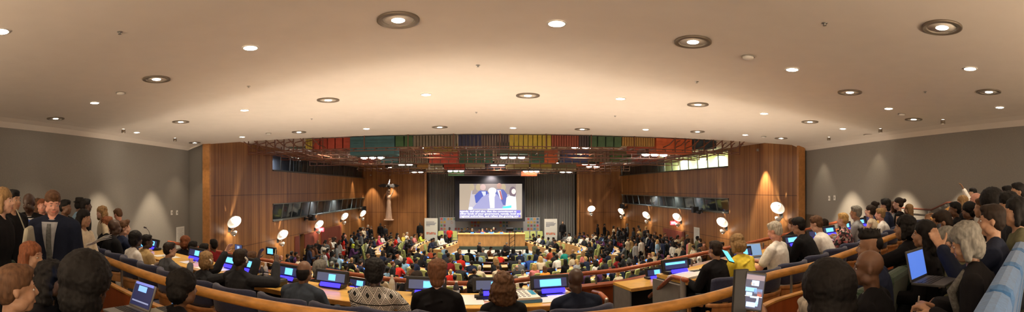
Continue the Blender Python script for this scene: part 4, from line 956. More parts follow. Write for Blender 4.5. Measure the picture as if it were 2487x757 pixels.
def gallery_chair():
    r = empty('gallery_chair')                    # faces +Y, origin on the floor
    mb = MB(); mb.box((0, .0, .395), (.50, .46, .05)); mb.build('seat', NAVY, r, bevel=.02)
    mb = MB(); arc_pad(mb, .30, .385, -.9, .9, .70, .97, .08, tilt=.12); mb.build('backrest', NAVY, r, smooth=True)
    mb = MB(); arc_pad(mb, .362, .396, -1.0, 1.0, .655, .70, .08, tilt=.1); arc_pad(mb, .355, .372, -.85, .85, .56, .66, .08, tilt=.14); mb.build('back_frame', BEECH, r, smooth=True)
    for s in (-1, 1):
        mb = MB(); mb.loft([[V((s * x + dx, y + dy, z)) for dx, dy in ((-w, -w), (w, -w), (w, w), (-w, w))] for x, y, z, w in ((.27, -.20, .0, .014), (.26, -.17, .42, .019), (.31, -.15, .62, .017))]); mb.build('leg', BEECH, r)
        mb = MB(); mb.loft([[V((s * x + dx, y + dy, z)) for dx, dy in ((-w, -w), (w, -w), (w, w), (-w, w))] for x, y, z, w in ((.26, .22, .0, .014), (.26, .21, .42, .018), (.29, .20, .62, .016))]); mb.build('leg', BEECH, r)
        mb = MB(); mb.tube([(s * .345, -.10, .675), (s * .335, .05, .665), (s * .30, .24, .645)], [.02, .024, .02], 8); mb.build('armrest', BEECH, r, smooth=True)
    mb = MB(); mb.box((0, -.19, .37), (.5, .02, .04)); mb.build('seat_rail', BEECH, r)
    return r
def theatre_seat(col):
    r = empty('upholstered_seat')
    mb = MB(); mb.box((0, .05, .355), (.52, .48, .13)); mb.build('seat', col, r, bevel=.04, smooth=False)
    mb = MB(); R = Matrix.Rotation(.16, 3, 'X'); mb.box((0, -.27, .74), (.57, .13, .62), R); mb.build('backrest', col, r, bevel=.05)
    mb = MB(); mb.box((0, .0, .17), (.4, .3, .34)); mb.build('pedestal', BLACKP, r)
    for s in (-1, 1):
        mb = MB(); mb.box((s * .305, .0, .625), (.055, .42, .035)); mb.build('armrest', OAKE, r, bevel=.01); mb = MB(); mb.box((s * .305, -.02, .31), (.035, .3, .60)); mb.build('side_panel', BLACKP, r)
    return r
def ray_x(px, off):
    lo, hi = -9.5, 11
    for _ in range(50):
        m = (lo + hi) / 2; p = pn(m, off); x = X0 + F * atan2(p.x, p.y)
        if x < px: lo = m
        else: hi = m
    return lo
gch = None
CH = [238, 270, 305, 345, 392, 445, 512, 596, 712, 843, 965, 1095, 1235, 1395, 1752, 1832, 1900, 1957, 2005, 2045, 2080, 2112, 2140, 2165, 2188, 2210]
for i, px in enumerate(CH):
    x = ray_x(px, -.72); p = pn(x, -.70)
    if gch is None: gch = o = gallery_chair(); reg(gch)
    else: o = copy_tree(gch)
    o.location = (p.x, p.y, 3.0 + rise(x)); o.rotation_euler = (0, 0, face_rz(x) + rnd.uniform(-.12, .12))
    side = i if i < 14 else i - 14
    tag(o, 'navy-backed beech armchair at gallery desk, %s from the left %s the steps' % (nth(side), 'before' if i < 14 else 'after'), 'chair', 'navy and beech armchairs at the gallery desk')
GREENU = mat('bottle green upholstery', (.035, .075, .045), .9, var=.2, scale=40, bump=.3, bscale=250, sheen=.2); BLUEU = mat('blue upholstery', (.035, .13, .32), .9, var=.2, scale=40, bump=.3, bscale=250, sheen=.2)
gs = None
for i, x in enumerate((-3.9, -3.2, -2.5, -1.85, -1.2, .9, 1.5, 2.1, 2.7, 3.3, 3.9)):
    p = pn(x, -2.45)
    if x > 0: t_ = (x - .9); p = V((.9 - .09 + .93 * t_, 1.75 + .23 + .37 * t_, 0))
    if gs is None: gs = o = theatre_seat(GREENU); reg(gs)
    else: o = copy_tree(gs)
    o.location = (p.x, p.y, 3.15 if x < 0 else 3.12); o.rotation_euler = (0, 0, face_rz(x) if x < 0 else .38); tag(o, 'dark green upholstered seat behind the oak rail, %s from the left' % nth(i), 'seat', 'green upholstered gallery seats')
bs = None
for i, x in enumerate((-2.9, -2.2, -1.5, 1.25, 1.85, 2.45, 3.05, 3.65, 4.25)):
    p = pn(x, -3.62)
    if x > 0: t_ = (x - 1.35); p = V((1.45 - .09 + .94 * t_, .79 + .25 + .34 * t_, 0))
    if bs is None: bs = o = theatre_seat(BLUEU); reg(bs)
    else: o = copy_tree(bs)
    o.location = (p.x, p.y, 3.45); o.rotation_euler = (0, 0, face_rz(x) if x < 0 else .35); tag(o, 'blue upholstered seat in the rear gallery row, %s from the left' % nth(i), 'seat', 'blue upholstered gallery seats')

# ---------------------------------------------------------------- desk displays, papers, laptops
SCRL = mat('lilac display glow', (.03, .035, .08), .4, emit=.06, ecol=(.16, .2, .6)); SCRC = mat('cyan display glow', (.1, .4, .5), .4, emit=.8, ecol=(.14, .5, .95)); SCRB = mat('deep blue panel glow', (.02, .02, .5), .4, emit=1.6, ecol=(.03, .02, .95)); SCRD = mat('slate display glow', (.05, .06, .1), .4, emit=.12, ecol=(.3, .35, .6))
def display(loc, rz, lab, style=0, w=.44):
    r = empty('desk_display', loc, rz, label=lab, cat='display', group='black displays on the gallery desk'); T = Matrix.Rotation(-.25, 3, 'X')
    mb = MB(); mb.box((0, 0, .125), (w, .045, .15), T); mb.build('casing', BLACKP, r, bevel=.012)
    mb = MB(); mb.box((0, .02, .02), (.30, .16, .04)); mb.build('base', BLACKP, r, bevel=.008)
    mb = MB(); mb.box((0, -.026, .122), (w - .07, .006, .095), T); mb.build('screen', SCRL if style != 2 else SCRD, r)
    for k, (u, ww, hh) in enumerate({0: ((.05, .12, .08),), 1: ((-.02, .32, .03), (.0, .34, .022)), 2: ((.02, .09, .07),), 3: ((.0, .24, .075),)}[style]):
        mb = MB(); z = .122 if style != 1 else (.145 - k * .045); mb.box((u, -.031 + (z - .122) * -.0, z), (ww, .006, hh), T); mb.build('lit_block', SCRC, r)
    mb = MB(); mb.box((.02, -.075, .045), (.26, .02, .045), Matrix.Rotation(-.6, 3, 'X')); mb.build('blue_panel', SCRB, r)
    return r
def on_desk(px, off, z=3.755):
    x = ray_x(px, off); p = pn(x, off); return V((p.x, p.y, z + rise(x))), face_rz(x)
DL = [(372, 0), (478, 0), (566, 3), (602, 0), (698, 0), (806, 2), (1035, 2), (1198, 2), (1335, 3), (1640, 1), (1800, 0), (1922, 3), (1978, 0), (2012, 3), (2052, 0), (2088, 3), (2112, 0)]
ws = {372: 'before the tan suit', 478: 'left of the blonde woman with phone', 566: 'between the two people photographing', 602: 'partly hidden behind the raised camera', 698: 'left of the balding man in grey suit', 806: 'right of the balding man in grey suit', 1035: 'before the woman with short brown hair', 1198: 'before the curly-haired woman', 1335: 'left of the bald man in navy suit', 1640: 'at the left end of the right desk', 1800: 'before the blonde woman in yellow', 1922: 'before the man in black jacket', 1978: 'before the young man in white shirt', 2012: 'before the woman in floral shirt', 2052: 'before the grey-haired man in pale shirt', 2088: 'before the ponytailed woman', 2112: 'at the far right end of the desk'}
for px, sty in DL:
    p, rz = on_desk(px, .47); display(p, rz, 'black desk display with blue glow ' + ws[px], sty)
for px, lab in ((1588, 'small lit display on lower desk right of the steps'), (1010, 'small lit display on lower desk at centre left'), (870, 'small lit display on lower desk at left')):
    x = ray_x(px, 2.3); p = pn(x, 2.3); display(V((p.x, p.y, 3.285)), face_rz(x), lab, 0, .36)
PAPER = mat('white paper sheet', (.86, .86, .84), .7)
def paper(px, off, lab, w=.21, h=.29, n=1, ang=0, dz=0, z=3.752, m=None):
    p, rz = on_desk(px, off, z + dz); r = empty('paper_stack' if n > 1 else 'paper_sheet', p, rz + ang, label=lab, cat='paper', group='white papers on the gallery desk')
    for i in range(n):
        mb = MB(); mb.box((.004 * i, .003 * i, .002 + .006 * i), (w, h, .003)); s = mb.build('sheet', m or PAPER, r); s.rotation_euler = (0, 0, .04 * i)
for a in ((415, .3, 'white paper beside the display before the tan suit', .3, .22), (500, .22, 'white paper left of the blonde woman'), (530, .3, 'white paper lit on desk before the blonde woman', .35, .25), (462, .3, 'white paper on desk by the grey-haired man'), (1138, .32, 'white paper between short-haired and curly-haired women', .30, .42), (1200, .4, 'small white paper edge behind the curly-haired woman'), (1345, .28, 'white paper left of bald man in navy suit', .36, .36), (1700, .35, 'white paper by dark-haired man on right desk', .22, .30), (1905, .35, 'white paper beside the white-haired man'), (395, .25, 'white paper held near the desk end at left')):
    paper(*a, ang=rnd.uniform(-.2, .2))
paper(1668, .2, 'thick pile of loose white papers at the left end of right desk', .42, .30, 5, .1)
# book stack near the curly-haired woman
p, rz = on_desk(1272, .30, 3.752); r = empty('book_stack', p, rz + .05, label='two large blue and white booklets on desk right of the curly-haired woman', cat='booklets')
mb = MB(); mb.box((0, 0, .015), (.30, .36, .03)); mb.build('booklet', mat('blue booklet cover', (.05, .2, .55), .4), r); mb = MB(); mb.box((-.01, .0, .042), (.29, .35, .02)); mb.build('booklet', PAPER, r)
mb = MB(); mb.box((.10, .05, .0535), (.05, .2, .003)); mb.build('blue_stripe', mat('cyan stripe', (.05, .4, .7), .4), r); mb = MB()
for i in range(5):
    for j in range(4): mb.box((-.12 + .05 * j, .13 - .06 * i, .0535), (.03, .014, .003))
mb.build('print', mat('dark print', (.05, .06, .1), .5), r)
def laptop(loc, rz, lab, tilt=.25, w=.31, body=None, glow=(.15, .25, .55), e=1.0, extra=None, lh=.21):
    body = body or mat('silver laptop shell', (.45, .45, .43), .4, .4); r = empty('laptop', loc, rz, label=lab, cat='laptop')
    mb = MB(); mb.box((0, -.0, .009), (w, .22, .016)); mb.build('base', body, r, bevel=.004)
    mb = MB()
    for i in range(4):
        for j in range(11): mb.box((-w * .42 + w * .084 * j, -.01 + .024 * i, .018), (w * .07, .019, .003))
    mb.build('keyboard', BLACKP, r)
    R = Matrix.Rotation(-tilt, 3, 'X'); c = V((0, .112, .016)); mb = MB(); mb.box(c + R @ V((0, 0, lh / 2)), (w, .010, lh), R); l = mb.build('lid', body, r, bevel=.003)
    m = mat('laptop glow %s' % lab[:24], glow, .4, emit=e, ecol=glow); mb = MB(); mb.box(c + R @ V((0, -.0065, lh / 2)), (w - .025, .002, lh - .03), R); mb.build('screen', m, l)
    for (u, v, ww, hh, cc, ee) in (extra or ()):
        mb = MB(); mb.box(c + R @ V((u, -.0085, .107 + v)), (ww, .002, hh), R); mb.build('window_shape', mat('glow shape %s %s' % (lab[:12], cc), cc, .4, emit=ee, ecol=cc), l)
    return r
p, rz = on_desk(1838, .33); laptop(p, rz - .25, 'open silver laptop on desk between yellow top and white shirt', .35, .36, glow=(.10, .17, .28), e=.9)
p, rz = on_desk(2066, .35); laptop(p, rz + .6, 'laptop with bright blue screen near the grey-haired man', .2, .3, BLACKP, (.05, .25, .9), 2)
p, rz = on_desk(330, .3); laptop(p, rz - .3, 'laptop with blue screen before the man in navy suit at left', .2, .3, BLACKP, (.06, .3, .7), 2)
# bottles, microphones, small things on the desk
def bottle(px, off, lab, dark=False, h=.2):
    p, rz = on_desk(px, off, 3.752); r = empty('bottle', p, label=lab, cat='bottle', group='bottles and flasks on the gallery desk')
    m = mat('dark flask', (.03, .03, .04), .3) if dark else mat('clear bottle', (.55, .55, .5), .1, spec=.8)
    mb = MB(); mb.lathe([(.001, 0), (.032, 0), (.034, .01), (.034, h * .6), (.026, h * .76), (.013, h * .86), (.013, h * .95), (.001, h * .95)], n=20); mb.build('body', m, r, smooth=True)
    mb = MB(); mb.lathe([(.001, h * .95), (.015, h * .95), (.015, h * 1.03), (.001, h * 1.03)], n=16); mb.build('cap', WHITEM, r); mb = MB(); mb.lathe([(.0345, h * .22), (.0350, h * .22), (.0350, h * .5), (.0345, h * .5)], n=20, closed=True); mb.build('paper_label', mat('bottle band', (.5, .55, .6), .5), r)
bottle(952, .45, 'clear water bottle right of the patterned shirt'); bottle(645, .35, 'clear water bottle under the raised camera'); bottle(636, .30, 'dark flask beside the water bottle under raised camera', True, .17); bottle(1108, .40, 'dark flask with white band right of the short-haired woman', True, .17)
def mic(px, off, lab, h=.3):
    p, rz = on_desk(px, off, 3.752); r = empty('desk_microphone', p, rz, label=lab, cat='microphone', group='gooseneck microphones'); mb = MB(); mb.box((0, 0, .012), (.14, .09, .024)); mb.build('base', BLACKP, r, bevel=.006)
    mb = MB(); mb.tube([(0, .02, .02), (0, .01, h * .5), (0, -.04, h * .85), (0, -.10, h)], .005, 6); mb.build('gooseneck', BLACKP, r); mb = MB(); mb.cap_((0, -.10, h), (0, -.135, h + .01), .014, .016); mb.build('head', BLACKP, r)
mic(366, .40, 'tall gooseneck microphone against the left grey wall', .42); mic(862, .35, 'black console microphone left of the patterned shirt', .12); mic(1168, .42, 'low gooseneck microphone left of the curly-haired woman', .1); mic(1712, .42, 'flat black microphone base by the dark-haired man', .1); mic(1222, .2, 'black microphone console beyond the curly-haired woman', .12)
for px, off, lab, sz in ((1372, .42, 'white round earpiece lying on desk left of bald man', .03), (1690, .45, 'flat black tray set in the right desk top', .0), (1175, .35, 'flat black tray set in desk between two women', .0), (1310, .36, 'flat black tray set in desk under the lit display', .0)):
    p, rz = on_desk(px, off, 3.752)
    if sz: mb = MB(); mb.ell((0, 0, .022), (.035, .045, .02)); mb.tube([(.03, 0, .02), (.09, -.03, .012), (.14, .02, .012)], .004, 5); o = mb.build('earpiece', WHITEM, None, True, p); tag(o, lab, 'earpiece')
    else: mb = MB(); mb.box((0, 0, .004), (.16, .09, .008)); mb.box((0, 0, .010), (.12, .05, .005)); o = mb.build('desk_tray', BLACKP, None, False, p); o.rotation_euler = (0, 0, rz); tag(o, lab, 'tray')
# black bag and notebook in front of the photographing man
p, rz = on_desk(655, .16, 3.752); r = empty('black_bag', p, rz, label='glossy black bag on desk below the man photographing', cat='bag'); mb = MB(); mb.box((0, 0, .045), (.42, .22, .09)); mb.build('body', mat('glossy black leather', (.01, .01, .012), .18), r, bevel=.03); mb = MB(); mb.tube([(-.12, 0, .09), (-.06, -.05, .15), (.06, -.05, .15), (.12, 0, .09)], .008, 6); mb.build('handle', BLACKP, r)

# added uplights, not fixtures of the hall, put in to brighten the ceiling
for i, x in enumerate((-6.6, -4.4, -2.2, 0, 2.2, 4.4, 6.4)):
    p = pn(x, 3.22); r = empty('added_uplight', (p.x, p.y, 2.75), face_rz(x), label='slim uplight trough outside the gallery parapet, %s from left' % nth(i), cat='added fill light', group='added uplights outside the parapet')
    mb = MB(); mb.prism([(-.9, -.1, 0), (-.9, .1, 0), (-.9, .13, .12), (-.9, .11, .12), (-.9, .08, .02), (-.9, -.08, .02), (-.9, -.11, .12), (-.9, -.13, .12)], (1.8, 0, 0)); mb.build('housing', RINGM, r)
    mb = MB(); mb.box((0, 0, .035), (1.7, .1, .02)); mb.build('added_tube_lamp', LAMPW, r)
    light('AREA', (p.x, p.y, 2.88), UPW, (1, .74, .50), sx=1.7, sy=.16, aim=(p.x, p.y + .6, 6.6))

for i, x in enumerate((-7.6, -4.6, -1.6, 1.6, 4.6, 7.6)):  # unseen extra uplights behind the camera, added to lift the near ceiling
    r = empty('added_uplight', (x, -2.7, 4.3), 0, label='slim uplight trough on the rear gallery wall, %s from left' % nth(i), cat='added fill light', group='added uplights on the rear wall')
    mb = MB(); mb.prism([(-1, -.12, 0), (-1, .1, 0), (-1, .13, .12), (-1, .11, .12), (-1, .08, .02), (-1, -.12, .02)], (2, 0, 0)); mb.build('housing', RINGM, r)
    mb = MB(); mb.box((0, 0, .035), (1.9, .1, .02)); mb.build('added_tube_lamp', LAMPW, r)
    light('AREA', (x, -2.7, 4.42), 85, (1, .74, .50), sx=1.9, sy=.16, aim=(x, 2.5, 6.6))

for i, x in enumerate((-8.0, -4.8, -1.6, 1.6, 4.8, 8.0)):  # more invented uplights, on the floor, brightening the front of the ceiling
    r = empty('added_uplight', (x, 10.9, .02), 0, label='added low ceiling uplight on the chamber floor below the gallery, %s from left' % nth(i), cat='added fill light', group='added uplights on the chamber floor')
    mb = MB(); mb.prism([(-1.3, -.12, 0), (-1.3, .12, 0), (-1.3, .14, .14), (-1.3, .12, .14), (-1.3, .1, .02), (-1.3, -.1, .02), (-1.3, -.12, .14), (-1.3, -.14, .14)], (2.6, 0, 0)); mb.build('housing', RINGM, r)
    mb = MB(); mb.box((0, 0, .035), (2.5, .1, .02)); mb.build('added_tube_lamp', LAMPW, r)
    light('AREA', (x, 10.9, .18), 27, (1, .74, .50), sx=2.5, sy=.16, aim=(x, 8.5, 6.6))
# ---------------------------------------------------------------- people of the gallery, each modelled on its own
def diamond_cloth():
    m = bpy.data.materials.new('black and white diamond print'); nt, N, L, b = nodes(m)
    tc = N.new('ShaderNodeTexCoord'); sp_ = N.new('ShaderNodeSeparateXYZ'); L.new(tc.outputs['Object'], sp_.inputs[0])
    def M(op, a, c=None):
        n = N.new('ShaderNodeMath'); n.operation = op
        for i, q in enumerate((a, c)):
            if q is None: continue
            if isinstance(q, (int, float)): n.inputs[i].default_value = q
            else: L.new(q, n.inputs[i])
        return n.outputs[0]
    def tri(o, k): return M('ABSOLUTE', M('SUBTRACT', M('FRACT', M('MULTIPLY', o, k)), .5))
    zz = M('ADD', sp_.outputs[2], .055)
    u = M('ADD', sp_.outputs[0], M('MULTIPLY', sp_.outputs[1], .55)); d = M('ADD', tri(u, 8.0), tri(zz, 6.2))   # 0..1 diamonds
    rg = M('GREATER_THAN', M('SINE', M('MULTIPLY', M('ABSOLUTE', M('SUBTRACT', d, .5)), 50.0)), -.25)
    core = M('LESS_THAN', d, .17); cut = M('GREATER_THAN', tri(zz, 6.2), .465)
    v = M('MULTIPLY', M('MULTIPLY', rg, M('SUBTRACT', 1, core)), M('SUBTRACT', 1, cut)); mix = N.new('ShaderNodeMix'); mix.data_type = 'RGBA'; L.new(v, mix.inputs[0]); mix.inputs[6].default_value = (.012, .012, .012, 1); mix.inputs[7].default_value = (.72, .70, .66, 1)
    L.new(mix.outputs[2], b.inputs['Base Color']); b.inputs['Roughness'].default_value = .85; return m
def floral_cloth():
    m = bpy.data.materials.new('pink and black floral print'); nt, N, L, b = nodes(m); tc = N.new('ShaderNodeTexCoord'); v = N.new('ShaderNodeTexVoronoi'); v.inputs['Scale'].default_value = 26; L.new(tc.outputs['Object'], v.inputs['Vector'])
    r = N.new('ShaderNodeValToRGB'); r.color_ramp.interpolation = 'CONSTANT'; e = r.color_ramp.elements; e[0].color = (.02, .02, .025, 1); e[0].position = 0; e[1].position = .35; e[1].color = (.5, .16, .18, 1)
    for p_, c in ((.6, (.5, .45, .42, 1)), (.82, (.12, .05, .06, 1))): q = e.new(p_); q.color = c
    s_ = N.new('ShaderNodeSeparateColor'); L.new(v.outputs['Color'], s_.inputs[0]); L.new(s_.outputs[0], r.inputs[0]); L.new(r.outputs[0], b.inputs['Base Color']); b.inputs['Roughness'].default_value = .85; return m
CLOTH['suit grey'] = (.075, .08, .09); CLOTH['slate'] = (.045, .06, .085); CLOTH['navy suit'] = (.011, .016, .034); CLOTH['bright yellow'] = (.70, .56, .06); CLOTH['beige'] = (.45, .32, .15); CLOTH['shirt white'] = (.8, .79, .76)
def near(label, px, py, rr, rz, floor, skin='brown', hs='short', hc='black', top='black', legs='charcoal', coat=True, sleeve='long', collar=None, vs=.011, face=False, tie=None, cloth=None, bare=False, skirt=False, grp='people on the gallery', shirtfront=False, keep=False, **fk):
    """head of the figure at pixel (px, py), distance rr; scale follows from the floor it stands or sits on"""
    f = Fig(**fk); h = at(px, py, rr); sc = (h.z - floor) / f.H.z; sc0 = sc; sc = max(.92, min(1.08, sc))
    R = Matrix.Rotation(rz, 3, 'Z'); o = h - R @ f.H * sc
    if abs(sc0 - sc) > .04: print('scale', round(sc0, 2), label, round(h.z, 2))
    me = f.body(vs); me.materials.append(skin_m(skin)); b = link('person', me); b.location = o; b.rotation_euler = (0, 0, rz); b.scale = (sc,) * 3; tag(b, label, 'person', grp)
    def child(nm, me, m):
        if me is None: return
        me.materials.clear(); me.materials.append(m); c = link(nm, me, b); return c
    cm = cloth or cloth_m(top)
    child('jacket' if coat else 'shirt', f.top(vs + .001, 'none' if bare else sleeve, g=.018 if coat else .012, coat=coat), cm)
    child('skirt' if skirt else 'trousers', f.legs(.022, skirt=skirt), cloth_m(legs))
    if collar: child('shirt_collar', f.collar(), cloth_m(collar))
    if hs != 'bald': child('hair', f.hair(hs, max(.009, vs - .001)), hair_m(hc))
    if face:
        e1, e2, e3, e4 = f.eyes(); child('eyebrows', e3.mesh('e', (), True), hair_m('dark' if hc in ('white', 'grey', 'blond', 'darkblond', 'brown') else hc)); child('lips', e4.mesh('e', (), True), mat('lips ' + skin, tuple(a * b for a, b in zip(SKIN[skin], (1.0, .6, .6))), .4)); child('eyes', e1.mesh('e', (), True), mat('eye white', (.6, .58, .55), .3)); child('irises', e2.mesh('e', (), True), mat('dark iris', (.02, .012, .008), .2))
    if shirtfront or tie:                          # open jacket front showing shirt and tie
        def strip(w0, w1, g, t0, t1):
            mb = MB(); rs = []
            for k in range(8):
                t = t0 + (t1 - t0) * k / 7; w = w0 + (w1 - w0) * k / 7; hd = .125 - .02 * abs(t - .3) / .3 if t < .42 else .112 - (t - .42) * .35; c = f.B + f.d * t
                y = f.back * (hd + g); rs.append([c + y + V((s * w, 0, 0)) - f.back * (w * w * 1.2) for s in (-1, -.33, .33, 1)] + [c + y - f.back * .012 + V((s * w, 0, 0)) for s in (1, -1)])
            mb.loft(rs); return mb.mesh('s', (), True)
        if shirtfront: child('shirt_front', strip(.02, .085, .034, .12, .50), cloth_m(collar or 'shirt white'))
        if tie: child('necktie', strip(.034, .018, .046, .08, .485), tie)
    b['_'] = 0; del b['_']
    return b, f, sc, R, o
def wp(n, v): b, f, sc, R, o = n; return o + R @ V(v) * sc
def fz(px, off=-.3): return face_rz(ray_x(px, off))
def rr_at(px, off): p = pn(ray_x(px, off), off); return hypot(p.x, p.y)
def gal(label, px, py, off=-.30, drz=0, **k):
    return near(label, px, py, rr_at(px, off), fz(px, off) + drz, 3.0 + rise(ray_x(px, off)), **k)

# --- front desk row, centre, from left to right
gal('bald man in navy suit at right end of the centre desk', 1398, 678, off=-.35, skin='dark', hs='bald', top='navy suit', collar='light grey', vs=.010, wide=1.08, lean=.12, L=(-.2, .42, .76), R=(.2, .42, .76), pole=(.3, -.2, -1))
gal('woman with curly brown hair seen from behind, black top', 1222, 692, off=-.30, skin='fair', hs='curly', hc='brown', coat=False, vs=.010, fem=True, lean=.15, L=(-.16, .42, .76), R=(.16, .42, .76))
gal('person with short tousled brown hair seen from behind, black top', 1063, 664, off=-.30, skin='fair', hs='tousled', hc='redbrown', coat=False, vs=.010, fem=True, wide=1.08, lean=.12, L=(-.2, .40, .76), R=(.2, .40, .76))
gal('person in black and white diamond patterned shirt', 912, 660, off=-.30, skin='dark', hs='afro', hc='black', cloth=diamond_cloth(), coat=False, vs=.010, wide=1.1, lean=.12, L=(-.28, .34, .72), R=(.30, .34, .74), pole=(.6, -.2, -.8))
gal('balding man in dark grey suit seen from behind', 740, 658, off=-.32, skin='brown', hs='fringe', hc='black', top='slate', collar='light grey', vs=.010, wide=1.12, lean=.16, L=(-.22, .42, .76), R=(.24, .42, .76))
n = gal('man in black suit raising a camera with both hands', 586, 628, off=-.35, skin='dark', hs='short', hc='dark', top='charcoal', collar='light grey', vs=.008, fing=True, wide=1.08, lean=.05, L=(-.02, .34, 1.16), R=(.28, .36, 1.14), pole=(.5, -.1, -1), curl=.35, palm={-1: V((.8, .3, 0)), 1: V((-.8, .3, 0))})
CAMP = (wp(n, (.13, .43, 1.27)), n[1], fz(586)); 
n2 = gal('blonde woman in dark jacket photographing with a phone', 503, 632, off=-.30, skin='fair', hs='bob', hc='darkblond', top='charcoal', vs=.008, fing=True, fem=True, lean=.15, L=(.02, .40, 1.28), R=(.30, .42, 1.22), pole=(.5, 0, -1), curl=.4, palm={-1: V((.8, .3, 0)), 1: V((-.8, .3, 0))})
PHP = (wp(n2, (.19, .50, 1.36)), fz(503))
gal('grey-haired man in grey suit holding his glasses', 413, 606, off=-.30, drz=-.1, skin='tan', hs='short', hc='dark', top='suit grey', vs=.010, wide=1.08, lean=.1, L=(-.2, .35, .76), R=(.14, .36, .98), pole=(.4, -.1, -1), fing=True, yaw=-.2)
gal('person in tan jacket with close-cropped dark hair', 358, 586, off=-.28, skin='dark', hs='short', hc='black', top='beige', vs=.012, wide=1.0, lean=.2, yaw=-.5, L=(-.1, .42, .78), R=(.2, .42, .76))
gal('woman with full black curly hair in white shirt', 331, 581, off=-.55, skin='dark', hs='afro', hc='black', top='shirt white', coat=False, vs=.012, fem=True, lean=.3, L=(-.15, .42, .76), R=(.15, .42, .76))
near('young man with brown quiff in navy blazer', 302, 553, 7.6, -.35, 3.0, skin='fair', hs='quiff', hc='brown', top='navy', collar='shirt white', vs=.012, lean=.15, yaw=-.5, L=(-.15, .42, .8), R=(.15, .42, .8))
near('bald dark man in black suit with white collar, seated far left', 279, 551, 7.3, -.4, 3.0, skin='dark', hs='bald', top='black', collar='shirt white', vs=.012, lean=.2, yaw=-.3, L=(-.15, .4, .76), R=(.15, .4, .76))
near('person with reddish hair half hidden behind the bald seated man', 262, 545, 8.2, -.5, 3.0, skin='tan', hs='tousled', hc='auburn', top='black', vs=.013, lean=.2)
# --- standing group at the left
STG = dict(floor=3.1, grp='people standing at the left of the gallery', sit=False)
near('woman with long black hair in white blouse holding papers', 205, 530, 6.0, -1.25, 2.95, skin='tan', hs='long', hc='black', top='cream', legs='black', coat=False, face=True, vs=.011, fem=True, grp='people standing at the left of the gallery', sit=False, fing=True, L=(-.05, .38, 1.02), R=(.1, .36, 1.0), curl=.3, yaw=-.2, hip=.88)
near('tall dark man in dark suit standing behind the white blouse', 209, 499, 7.2, -.9, skin='dark', hs='short', hc='black', collar='light grey', vs=.012, yaw=.4, **STG)
near('person in light blue shirt wearing a dark brimmed hat', 194, 498, 8.2, -.6, skin='brown', hs='hat', hc='black', top='light blue', coat=False, vs=.013, yaw=.5, **STG)
near('woman with long wavy blonde hair in white jacket', 246, 516, 8.3, 2.6, skin='fair', hs='curly', hc='darkblond', top='cream', coat=True, vs=.013, fem=True, face=True, yaw=.3, **STG)
near('grey-haired man in grey suit standing near the wall', 286, 520, 8.6, 1.6, skin='pink', hs='short', hc='brown', top='grey', collar='light grey', face=True, vs=.013, pitch=-.4, tie=cloth_m('black'), **STG)
near('man in dark navy suit and striped tie facing the camera', 128, 492, 4.6, -2.55, 3.1, skin='pink', hs='short', hc='brown', top='navy suit', collar='light grey', vs=.009, face=True, shirtfront=True, tie=mat('striped grey tie', (.10, .11, .11), .7, var=.5, scale=30, stretch=(1, 1, 6)), grp='people standing at the left of the gallery', sit=False, wide=1.12, yaw=.55, pitch=-.35)
near('bald dark man in black suit with bright blue patterned tie', 70, 492, 5.6, -2.1, 3.1, skin='dark', hs='bald', top='black', collar='shirt white', vs=.010, face=True, shirtfront=True, tie=mat('blue spotted tie', (.04, .12, .55), .5, var=.6, scale=60), grp='people standing at the left of the gallery', sit=False, wide=1.1, yaw=-.5, pitch=-.3, L=(-.2, .2, .95), R=(.2, .2, .95))
near('person with close dark hair and white earpiece behind the striped tie', 160, 503, 6.6, -1.2, skin='brown', hs='short', hc='black', top='black', collar='shirt white', vs=.013, **STG)
near('person with orange-lit face behind the dark suits', 102, 500, 7.0, -2.2, skin='pink', hs='short', hc='auburn', top='brown', vs=.013, face=True, **STG)
near('person with brown curly hair behind the bald man', 89, 500, 7.6, 2.6, skin='tan', hs='curly', hc='brown', top='brown', vs=.013, fem=True, **STG)
near('blonde person in black jacket at the left edge carrying a pale bag', 8, 488, 4.3, -.9, 3.1, skin='fair', hs='bob', hc='darkblond', top='black', face=True, vs=.011, grp='people standing at the left of the gallery', sit=False, fem=True, wide=1.15)
near('dark-haired person standing behind the blonde at left edge', 32, 486, 5.2, -1.3, 3.1, skin='tan', hs='short', hc='black', top='black', face=True, vs=.012, grp='people standing at the left of the gallery', sit=False)
# --- dark heads in the near left
SEA = dict(grp='people seated behind the oak rail')
near('man with short brown hair in profile in the bottom left corner', 42, 700, 2.05, -.50, 3.35, skin='tan', hs='short', hc='brown', top='black', vs=.008, face=True, lean=.1, wide=1.05, L=(-.1, .35, .8), R=(.1, .35, .8), yaw=.1, **SEA)
near('person with voluminous black hair beside the laptop at left', 218, 690, 2.35, -.95, 3.3, skin='dark', hs='bigafro', hc='black', top='black', vs=.011, fem=True, lean=.35, L=(-.1, .5, .66), R=(.12, .52, .68), fing=True, **SEA)
near('dark-haired person directly behind the oak rail at left', 446, 700, 3.15, -.5, 3.05, skin='brown', hs='afro', hc='black', top='black', vs=.011, lean=.2, fem=True, **SEA)
near('seated woman with reddish brown hair below the blonde, in shadow', 78, 622, 3.6, -1.2, 3.2, skin='tan', hs='long', hc='auburn', top='black', face=True, vs=.011, fem=True, lean=.1, **SEA)
near('dark curly-haired person with a glowing phone between dark heads', 128, 680, 2.9, -1.0, 3.2, skin='brown', hs='curly', hc='black', top='black', vs=.012, fem=True, lean=.25, **SEA)
